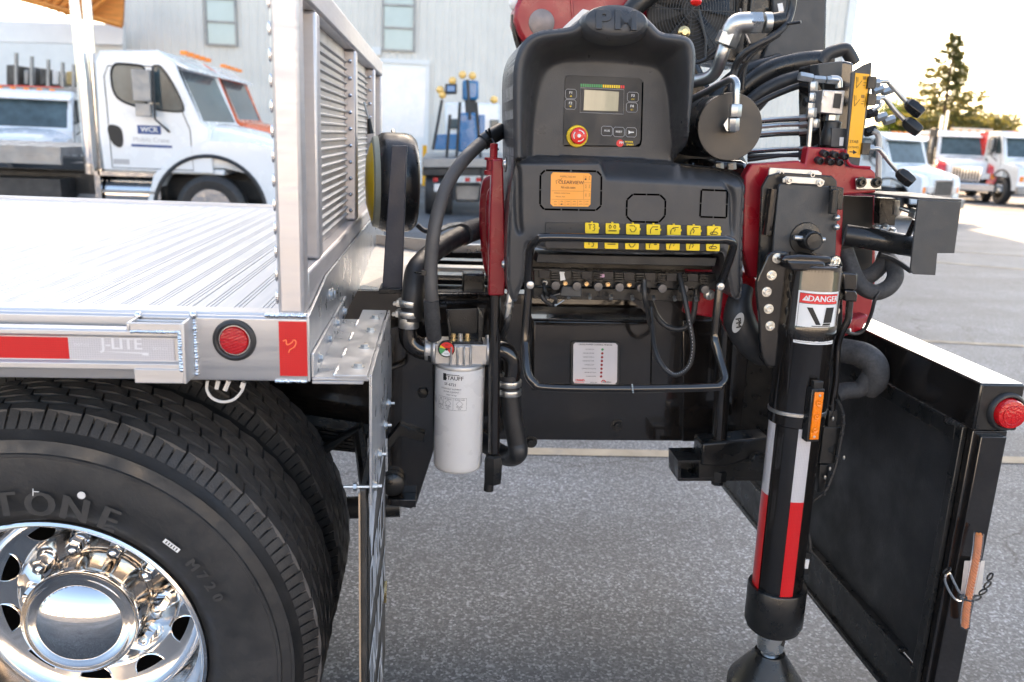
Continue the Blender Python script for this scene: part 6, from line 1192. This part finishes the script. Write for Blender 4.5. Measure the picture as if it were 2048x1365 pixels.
for P, r_, mt in (([(1460, 210, 2.34), (1490, 175, 2.33), (1540, 142, 2.32), (1600, 126, 2.32), (1660, 122, 2.32)], .030, BLKS), ([(1480, 225, 2.3), (1520, 190, 2.28), (1560, 168, 2.27), (1610, 154, 2.26), (1650, 150, 2.26)], .021, HOSE), ([(1505, 215, 2.36), (1540, 178, 2.36), (1590, 148, 2.35), (1640, 138, 2.35)], .024, HOSE),
                  ([(1500, 218, 2.2), (1530, 200, 2.2), (1565, 184, 2.2), (1600, 172, 2.2), (1640, 168, 2.2)], .0085, HOSE), ([(1430, 215, 2.4), (1450, 180, 2.4), (1490, 150, 2.38), (1560, 128, 2.38)], .03, BLKS), ([(1640, 128, 2.3), (1655, 110, 2.3), (1672, 103, 2.3), (1690, 100, 2.3), (1700, 112, 2.3), (1708, 128, 2.3)], .018, HOSE)):
    m = MB(); m.tube(pxpath(P, 10), r_, mt, 16); m.obj('thick_hose', tk)
rods = thing('control_rods', 'row of steel linkage rods between the round cylinder end and the lever valve', 'rods', at(1580, 260, 2.15))
for (y0, y1, r_, mt) in ((240, 235, .0052, ZINC), (245, 240, .003, BLKS), (253, 248, .0058, ZINC), (266, 262, .0052, ZINC), (273, 268, .003, BLKS), (299, 296, .0038, ZINC), (304, 299, .003, BLKS), (310, 312, .005, HOSE), (318, 306, .005, HOSE)):
    m = MB(); m.tube([at(1495, y0+3, 2.16), at(1560, (y0+y1)/2, 2.14), at(1632, y1, 2.12)], r_, mt, 8); m.tube([at(1598, y1+2, 2.128), at(1612, y1+1, 2.125)], r_*1.7, mt, 8); m.obj('rod', rods)
m = MB(); [nut(m, at(x, 326, 2.14), at(x+1, 340, 2.14), .012) for x in (1438, 1463)]; m.obj('union_nut', rods)
# ---- lever valve with placard
lv = thing('lever_valve', 'black lever valve with yellow placard and three bent levers with black knobs', 'control levers', at(1690, 300, 2.02))
P_('valve_body', [(1636, 128), (1690, 122), (1708, 126), (1706, 330), (1640, 330), (1638, 290), (1636, 200)], 2.08, .12, BLK, .006, par=lv); P_('top_block', [(1636, 128), (1686, 122), (1684, 154), (1638, 158)], 2.06, .05, GUNM, .003, par=lv)
fr = P_('placard_plate', [(1704, 145), (1728, 130), (1744, 124), (1741, 180), (1718, 336), (1690, 332)], 2.00, .008, GUNM, .001, par=lv)
pl = P_('placard', [(1711, 146), (1739, 149), (1720, 316), (1694, 314)], 1.9985, .001, YEL2, 0, par=lv)
m = MB(); YZ = 1.9975
for oy, ox in ((150, 0), (187, -4)):
    for (a, b) in (((1713, 4), (1713, 26)), ((1736, 6), (1733, 28)), ((1713, 26), (1724, 12)), ((1716, 4), (1716, 14)), ((1727, 16), (1733, 16)), ((1726, 21), (1731, 21))): strip(m, (a[0]+ox, oy+a[1]), (b[0]+ox, oy+b[1]), .0011, YZ, INK)
    for k in range(3): strip(m, (1726+ox, oy+4+k*2.2), (1733+ox, oy+4.3+k*2.2), .0014, YZ, INK)
strip(m, (1699, 304), (1709, 305), .0022, YZ, INK); poly(m, [(1706, 300), (1714, 305.5), (1706, 309)], YZ, INK); letters(m, 'STAB', at(1708, 284, YZ), .010, INK); letters(m, 'EXTEND', at(1707, 295, YZ), .007, INK); m.obj('lettering', pl, smooth=0)
for P in ([(1742, 166), (1752, 165), (1772, 163), (1780, 169), (1797, 188), (1815, 207)], [(1742, 200), (1752, 199), (1766, 196), (1774, 202), (1790, 222), (1811, 243)], [(1730, 298), (1742, 298), (1756, 298), (1764, 305), (1780, 326), (1797, 345)]):
    m = MB(); Yk = 2.0; m.tube(pxpath([(x, y, Yk) for x, y in P], 6), .0055, ZINC, 12); l1 = m.obj('lever', lv); a = at(P[-1][0]-2, P[-1][1]-3, Yk); b = at(P[-1][0]+28, P[-1][1]+22, Yk-.02)
    m = MB(); L = (b-a).length; m.lathe(a, b-a, [(.008, 0), (.015, L*.12), (.0185, L*.40), (.0175, L*.85), (.0145, L), (0, L*1.02)], BLKS, 6); m.obj('knob', l1, smooth=20, bevel=.0015)
    m = MB(); q = at(P[0][0], P[0][1], Yk); m.box(q-Vector((.012, .01, .014)), q+Vector((.008, .012, .014)), BLKS); nut(m, q+Vector((.008, 0, 0)), q+Vector((.020, 0, 0)), .012); m.obj('clevis', lv, bevel=.001)
for (x, y) in ((1756, 180), (1774, 182), (1742, 226), (1762, 234), (1778, 240), (1740, 262)):
    m = MB(); a = at(x-10, y+4, 2.06); b = at(x+10, y-3, 2.06); nut(m, a, b, .011 if x > 1750 else .013, ZINC if x > 1750 else BLKS); m.obj('fitting', lv)
m = MB(); m.tube(pxpath([(1745, 262, 2.05), (1756, 270, 2.05), (1758, 300, 2.05), (1756, 370, 2.05)], 8), .0075, pm('pale_pipe', (.45, .46, .46), .4, .3), 10); m.tube(pxpath([(1745, 222, 2.05), (1758, 214, 2.05), (1762, 206, 2.05)], 6), .004, ZINC, 8); m.obj('pipe', lv)
# fittings tree and solenoid in front of the valve
m = MB()
for a, b, r_ in (((1598, 152), (1624, 157), .011), ((1626, 158), (1650, 160), .009), ((1652, 160), (1676, 162), .010), ((1627, 164), (1626, 184), .011), ((1625, 186), (1623, 204), .009), ((1622, 206), (1621, 218), .010)): nut(m, at(*a, 2.03), at(*b, 2.03), r_)
m.tube(pxpath([(1660, 158, 2.03), (1676, 160, 2.03), (1678, 176, 2.03)], 6), .0085, ZINC, 12); nut(m, at(1624, 216, 2.03), at(1622, 236, 2.03), .0125); m.tube([at(1622, 236, 2.03), at(1617, 296, 2.03)], .0062, ZINC, 12); nut(m, at(1632, 238, 2.04), at(1630, 256, 2.04), .010); nut(m, at(1608, 205, 2.04), at(1618, 204, 2.04), .012, BLKS); m.obj('fitting_tree', lv, kind='stuff')
m = MB(); m.plate([(1646, 180), (1690, 182), (1685, 230), (1641, 226)], 2.02, .05, SEAL); sb_ = m.obj('silver_block', lv, bevel=.002)
P_('block_label', [(1670, 187), (1684, 188), (1680, 218), (1666, 216)], 2.018, .001, INK, 0, par=sb_); m = MB(); [m.lathe(at(x, y, 2.019), (0, -1, 0), [(.005, 0), (.005, .002), (0, .002)], ZINC, 10) for x, y in ((1651, 189), (1646, 204))]; m.obj('screw', sb_)
m = MB(); nut(m, at(1666, 229, 2.045), at(1664, 243, 2.045), .016); m.lathe(at(1658, 292, 2.045), (.05, 0, 1), [(.021, 0), (.023, .01), (.023, .035), (.021, .04), (.021, .058), (.014, .062)], BLKS, 24); m.plate([(1664, 256), (1694, 258), (1690, 296), (1662, 294)], 2.02, .03, GUNM); m.obj('solenoid', lv, bevel=.002)
m = MB(); m.plate([(1680, 275), (1688, 275), (1686, 292), (1679, 292)], 2.018, .002, WHT); m.obj('white_tag', lv, smooth=0)
for i, (x, y) in enumerate(((1645, 306), (1664, 308), (1684, 311), (1634, 320), (1655, 322), (1673, 323))): m = MB(); m.lathe(at(x, y, 2.0), (0, -1, -.15), [(.0085, 0), (.0085, .022), (.0065, .024), (.006, .016), (0, .016)], HOSE, 12); m.obj('port_cap', lv)
# ---- grey folded guard bracket
gb = thing('folded_guard', 'grey folded steel guard bracket sticking out to the right of the red crane base', 'bracket', at(1830, 480, 1.95))
m = MB(); m.plate([(1837, 400), (1923, 404), (1909, 507), (1875, 507), (1871, 551), (1828, 549), (1821, 543), (1828, 474)], 1.88, .006, GUNM); m.obj('face_plate', gb, bevel=.001)
A = [at(1837, 399.5, 1.88), at(1923, 403.5, 1.88)]; za = A[0].z; m = MB(); B0 = at(1712, 380, 2.06); B1 = at(1757, 382, 2.06); m.prism([A[0]+Vector((0, 0, 0)), A[1], Vector((A[1].x-.01, 2.08, za+.002)), Vector((B0.x, 2.08, za+.002)), Vector((B0.x, 2.02, za))], (0, 0, .005), GUNM); m.obj('top_plate', gb, bevel=.001)
m = MB(); m.plate([(1712, 357), (1762, 357), (1764, 380), (1712, 380)], 1.985, .006, ZINC); tp_ = m.obj('mount_tab', gb, bevel=.002)
for px in (1722, 1753): m = MB(); bolt(m, at(px, 365, 1.984), (0, -1, 0), .0095, .011, BLKS); m.obj('bolt', tp_)
m = MB(); nut(m, at(1800, 416, 1.99), at(1822, 424, 1.97), .006, ZINC, 12); nut(m, at(1820, 424, 1.965), at(1832, 428, 1.955), .013); m.tube([at(1830, 440, 1.96), at(1815, 475, 1.97)], .007, BLKS, 8); m.plate([(1790, 402), (1800, 402), (1800, 430), (1788, 430)], 2.0, .01, ZINC); m.obj('stud', gb)
m = MB(); m.plate([(1760, 396), (1794, 398), (1790, 452), (1758, 450)], 2.06, .03, BLKS); m.obj('inner_plate', gb, bevel=.002); m = MB(); m.tube(pxpath([(1760, 510, 1.99), (1788, 520, 1.98), (1822, 543, 1.93)], 6), .006, HOSE, 8); m.obj('inner_stay', gb)
for px, py in ((1754, 455), (1770, 455), (1784, 462)): m = MB(); bolt(m, at(px, py, 2.02), (0, -.4, 1), .008, .008, ZINC, socket=False); m.obj('nut', gb)
# ---- bent rubber hoses under the guard, PM boot
bh = thing('boot_hoses', 'fat black sleeved hoses looping below the grey guard bracket', 'hoses', at(1750, 560, 2.0))
for P, r_ in (([(1690, 500, 2.02), (1704, 540, 2.0), (1722, 572, 1.98), (1750, 585, 1.97), (1776, 576, 1.97), (1790, 556, 1.98), (1788, 536, 2.0), (1776, 520, 2.04)], .0205), ([(1712, 560, 2.02), (1740, 552, 2.02), (1762, 532, 2.03), (1772, 510, 2.05)], .020)):
    m = MB(); m.tube(pxpath(P, 10), r_, SLEEVE, 16); m.obj('sleeved_hose', bh)
m = MB(); m.tube(pxpath([(1760, 584, 1.95), (1750, 600, 1.95), (1742, 630, 1.96), (1728, 660, 1.97), (1706, 668, 1.97), (1670, 655, 1.95)], 8), .0045, HOSE, 8); m.obj('cable', bh)
m = MB(); m.tube(pxpath([(1672, 700, 2.0), (1700, 704, 1.98), (1730, 712, 1.95), (1750, 732, 1.93), (1750, 760, 1.93), (1735, 776, 1.95)], 10), .032, SLEEVE, 20); m.tube(pxpath([(1740, 752, 1.93), (1720, 778, 1.94), (1690, 782, 1.95), (1672, 790, 1.95)], 8), .022, SLEEVE, 16); m.obj('sleeved_hose', bh)
m = MB(); m.lathe(at(1690, 662, 1.90), (.6, -.7, .3), [(.005, 0), (.005, .014), (0, .015)], ZINC, 10); m.obj('bolt_end', bh)
bt = thing('rubber_boot', 'black rubber boot with pale oval badge beside the column of silver bolts', 'boot', at(1490, 640, 1.98))
m = MB(); m.tube(pxpath([(1488, 575, 2.0), (1478, 610, 1.98), (1480, 645, 1.97), (1500, 680, 1.97), (1530, 705, 1.98)], 10), [.024+.016*min(1, i/18) for i in range(41)], HOSE, 20); m.obj('boot_body', bt)
m = MB(); o = at(1476, 646, 1.925); m.lathe(o, (-.15, -1, 0), [(1, 0), (.97, .0012), (0, .0012)], pm('grey_badge', (.36, .36, .35), .5), 28, sc=(.013, .027), u=(1, 0, -.25)); bd_ = m.obj('oval_badge', bt); m = MB(); letters(m, 'PM', o+Vector((-.0005, -.003, 0)), .020, INK, (.2, 0, -1), (.97, 0, .2), bold=.04); m.obj('lettering', bd_, smooth=0)
# ---- black control module box and its hose loops
pb = thing('power_module_box', 'black steel box with white CRANE POWER CONTROL MODULE label and coloured lamps', 'control box', at(1190, 780, 2.15))
zA = at(1100, 640, 2.16); m = MB(); m.prism([at(x, y, 2.16) for x, y in [(1066, 640), (1306, 644), (1304, 786), (1064, 783)]], (0, .14, 0), BLK); m.obj('case', pb, bevel=.006)
m = MB(); L_ = at(1066, 640, 2.16); R__ = at(1306, 644, 2.16); m.prism([L_+Vector((-.004, -.006, 0)), R__+Vector((.002, -.006, 0)), R__+Vector((0, .14, .004)), L_+Vector((0, .14, .004))], (0, 0, .005), BLK); m.obj('lid', pb, bevel=.002)
m = MB(); F4 = [(1147, 683), (1234, 684), (1240, 689), (1239, 768), (1233, 774), (1146, 772), (1141, 766), (1142, 688)]; m.prism([at(x, y, 2.152) for x, y in F4], (0, .008, 0), HOSE); m.obj('rubber_frame', pb, bevel=.002)
m = MB(); F5 = [(1151, 686), (1231, 687), (1235, 691), (1234, 764), (1230, 769), (1149, 767), (1146, 763), (1147, 690)]; m.prism([at(x, y, 2.149) for x, y in F5], (0, .003, 0), pm('module_label', (.62, .58, .58), .4, 0, .03)); pl_ = m.obj('module_label', pb, label='white label reading CRANE POWER CONTROL MODULE')
m = MB(); Ym = 2.1482; letters(m, 'CRANE POWER CONTROL MODULE', at(1191, 690, Ym), .0057, INK, bold=.02)
for i, s_ in enumerate(('ACTIVE ON', 'CRANE POWER', 'CRANE DOWN', 'CRANE ROTATE', 'CRANE STOP', 'CRANE OUTRIGGER', 'CRANE SETTING', 'CRANE HORN')):
    y = 699.5+i*7.7; letters(m, s_, at(1188 if i < 5 else 1192, y, Ym), .0044, INK, align='RIGHT'); m.lathe(at(1205-i*.4, y, Ym), (0, -1, 0), [(.0035, 0), (.0032, .0008), (0, .0012)], GRNP if i == 0 else pm('dark_red_lamp', (.35, .02, .02), .3), 16)
letters(m, 'CRANES', at(1160, 761, Ym), .0085, REDP, bold=.04, sx=.8); strip(m, (1149, 765), (1168, 765.4), .0012, Ym, REDP); letters(m, 'PANEL 504', at(1187, 765.5, Ym), .004, INK); m.tube([at(1207+4*math.cos(a), 765-4*math.sin(a), Ym) for a in np.linspace(0, PI, 9)], .0012, REDP, 4); letters(m, 'POWERIX', at(1214, 765, Ym), .0055, INK, bold=.03); m.obj('lettering', pl_, smooth=0)
hl = thing('hose_loop', 'thin black hoses looping down through the tubular guard of the console', 'hoses', at(1350, 750, 2.0))
for P, r_ in (([(1358, 548, 2.02), (1368, 590, 1.99), (1378, 640, 1.97), (1386, 690, 1.96), (1378, 732, 1.96), (1352, 750, 1.96), (1328, 736, 1.97), (1310, 700, 2.0), (1304, 650, 2.05), (1302, 600, 2.08)], .0065), ([(1392, 545, 2.06), (1392, 590, 2.05), (1384, 640, 2.05), (1364, 658, 2.06), (1335, 654, 2.07), (1312, 630, 2.08), (1298, 590, 2.06), (1294, 562, 2.04)], .0075), ([(1288, 560, 2.0), (1290, 600, 1.99), (1296, 625, 2.02), (1300, 650, 2.06)], .0065)):
    m = MB(); m.tube(pxpath(P, 10), r_, HOSE, 12); ho_ = m.obj('hose', hl)
m = MB(); pp = pxpath([(1378, 640, 1.962), (1385, 690, 1.952), (1377, 731, 1.952), (1352, 748, 1.952), (1330, 735, 1.962)], 14)
for i in range(0, len(pp)-1, 2): m.tube([pp[i], pp[i].lerp(pp[i+1], .7)], .0011, GRYP, 4)
m.obj('hose_print', ho_, kind='stuff')
m = MB(); m.lathe(at(1416, 589, 2.02), (.3, -1, 0), [(.014, 0), (.014, .01), (.008, .012), (.008, .02), (0, .021)], ZINC, 12); m.obj('fitting', hl)
# ============================================================ BLACK STEEL SIDE FRAME WITH RED LAMP
XF = 1.172; ZT = 1.174; ZB = .325; Y0, Y1 = 1.60, 3.10
sf = thing('side_frame', 'large black steel frame panel with bright top beam and red lamp at the right', 'steel frame', (XF, Y0, ZB))
LITE = BLK
m = MB(); m.box((XF+.003, Y0, ZT-.108), (XF+.104, Y1, ZT), BLK); m.obj('top_beam', sf, bevel=.004)
m = MB(); m.box((XF+.006, Y0-.003, ZT-.104), (XF+.101, Y0-.0005, ZT-.004), BLKS); m.obj('beam_cap', sf, bevel=.001)
m = MB(); m.box((XF, Y0+.03, ZB), (XF+.012, Y0+.055, ZT-.109), BLKS); m.box((XF, Y1-.1, ZB), (XF+.012, Y1, ZT-.109), BLKS); m.box((XF, Y0+.0555, ZB), (XF+.012, Y1-.1005, ZB+.11), BLKS); m.box((XF, Y0+.0555, ZT-.150), (XF+.012, Y1-.1005, ZT-.109), BLKS); m.obj('frame_border', sf, bevel=.002)
m = MB(); m.box((XF+.014, Y0+.0556, ZB+.1105), (XF+.017, Y1-.101, ZT-.1505), BLKM); m.obj('panel_sheet', sf, bevel=0)
m = MB(); m.box((XF-.010, Y0+.1, ZB+.118), (XF+.013, Y1-.12, ZB+.128), BLKS); m.box((XF-.012, Y0+.02, ZB-.012), (XF+.03, Y1, ZB-.001), BLKS); m.obj('bottom_rail', sf, bevel=.002)
m = MB(); m.box((XF+.013, Y0+.012, ZB-.1), (XF+.094, Y0+.05, ZT-.112), BLK); m.box((XF+.026, Y0+.0, ZB-.1), (XF+.086, Y0+.0115, ZT-.122), BLK); m.box((XF+.0945, Y0+.03, ZB-.1), (XF+.098, Y0+.10, ZT-.109), BLKS); m.obj('end_post', sf, bevel=.007)
m = MB(); [m.sph((XF+.0+rng.uniform(-.004, .006), Y0+.04+k*.004, ZT-.112+rng.uniform(-.004, .003)), .006, BLKS, 6) for k in range(12)]; m.obj('weld_bead', sf, kind='stuff')
lc_ = at(2012, 823, Y0-.003); m = MB(); m.lathe(lc_, (0, -1, 0), [(.0435, 0), (.0435, .005), (.040, .010), (.036, .011), (.0335, .008), (.033, .0)], HOSE, 40); l2 = m.obj('red_lamp', sf, label='round red marker lamp in black grommet'); m = MB(); m.lathe(lc_+Vector((-.002, 0, 0)), (-.06, -1, 0), [(.0325, 0), (.0320, .022), (.030, .0265), (.020, .0285), (0, .029)], LENSR, 40); le = m.obj('lens', l2, smooth=50)
m = MB(); m.tube([lc_+Vector((-.0035+.021*math.cos(a), -.0285, .021*math.sin(a))) for a in np.linspace(0, 2*PI, 30)[:-1]], .0008, LENSR, 6, closed=True); m.obj('lens_ring', le)
# rope lanyard, carabiner and chain
ln_ = thing('rope_lanyard', 'orange rope in clear sleeve with paper tag hanging on the black post', 'rope', at(1940, 1160, 1.58))
m = MB(); cp = pxpath([(1958, 1068, 1.575), (1955, 1100, 1.570), (1948, 1140, 1.568), (1940, 1180, 1.57), (1933, 1220, 1.575), (1930, 1254, 1.58)], 10)
ROPE = pm('orange_rope', (.66, .20, .04), .7, 0, .15, 40); ns_ = len(cp)
for ph in (0, 2.1, 4.2):
    pth = []
    for i in range(ns_*4-3):
        a = i/4; j = int(a); f = a-j; c = cp[j].lerp(cp[min(j+1, ns_-1)], f); an = a*1.35+ph; pth.append(c+Vector((.0040*math.cos(an), .0032*math.sin(an), 0)))
    m.tube(pth, .0029, ROPE, 6)
m.obj('rope', ln_)
def clearmat():
    m, n, l, b = newmat('clear_sleeve'); b.inputs['Base Color'].default_value = (1, .93, .9, 1); b.inputs['Transmission Weight'].default_value = .92; b.inputs['Roughness'].default_value = .12; b.inputs['IOR'].default_value = 1.18; return m
m = MB(); m.tube(cp, .0105, clearmat(), 16, caps=False); m.obj('clear_sleeve', ln_)
m = MB(); m.quad([at(1929, 1122, 1.588), at(1970, 1122, 1.592), at(1962, 1190, 1.592), at(1921, 1188, 1.588)], pm('tag_paper', (.62, .58, .54), .7, 0, .06, 30)); m.obj('paper_tag', ln_, smooth=0)
cb = thing('carabiner', 'silver snap hook with a short dark chain hooked at the edge of the black post', 'snap hook', at(1910, 1170, 1.57))
m = MB(); m.tube(bez([at(*q, 1.572) for q in ((1897, 1146), (1892, 1152), (1890, 1163), (1900, 1185), (1910, 1198), (1920, 1202), (1924, 1194), (1916, 1180), (1906, 1160), (1901, 1149), (1897, 1146))], 5), .0028, CHROME, 8); m.obj('hook', cb)
for i, (px, py, rt_) in enumerate(((1926, 1196, 0), (1940, 1200, 1), (1954, 1196, 0), (1966, 1184, 1), (1975, 1170, 0), (1980, 1154, 1), (1894, 1142, 1))):
    m = MB(); c = at(px, py, 1.568); d = Vector((1, 0, (-.2, .0, .3, .8, 1.2, 2, 1)[i])).normalized(); w_ = Vector((0, 1, 0)) if rt_ else Vector((-d.z, 0, d.x))
    m.tube([c+d*.0095*math.cos(a)+w_*.0055*math.sin(a) for a in np.linspace(0, 2*PI, 15)[:-1]], .0021, BLKS, 6, closed=True); m.obj('chain_link', cb)
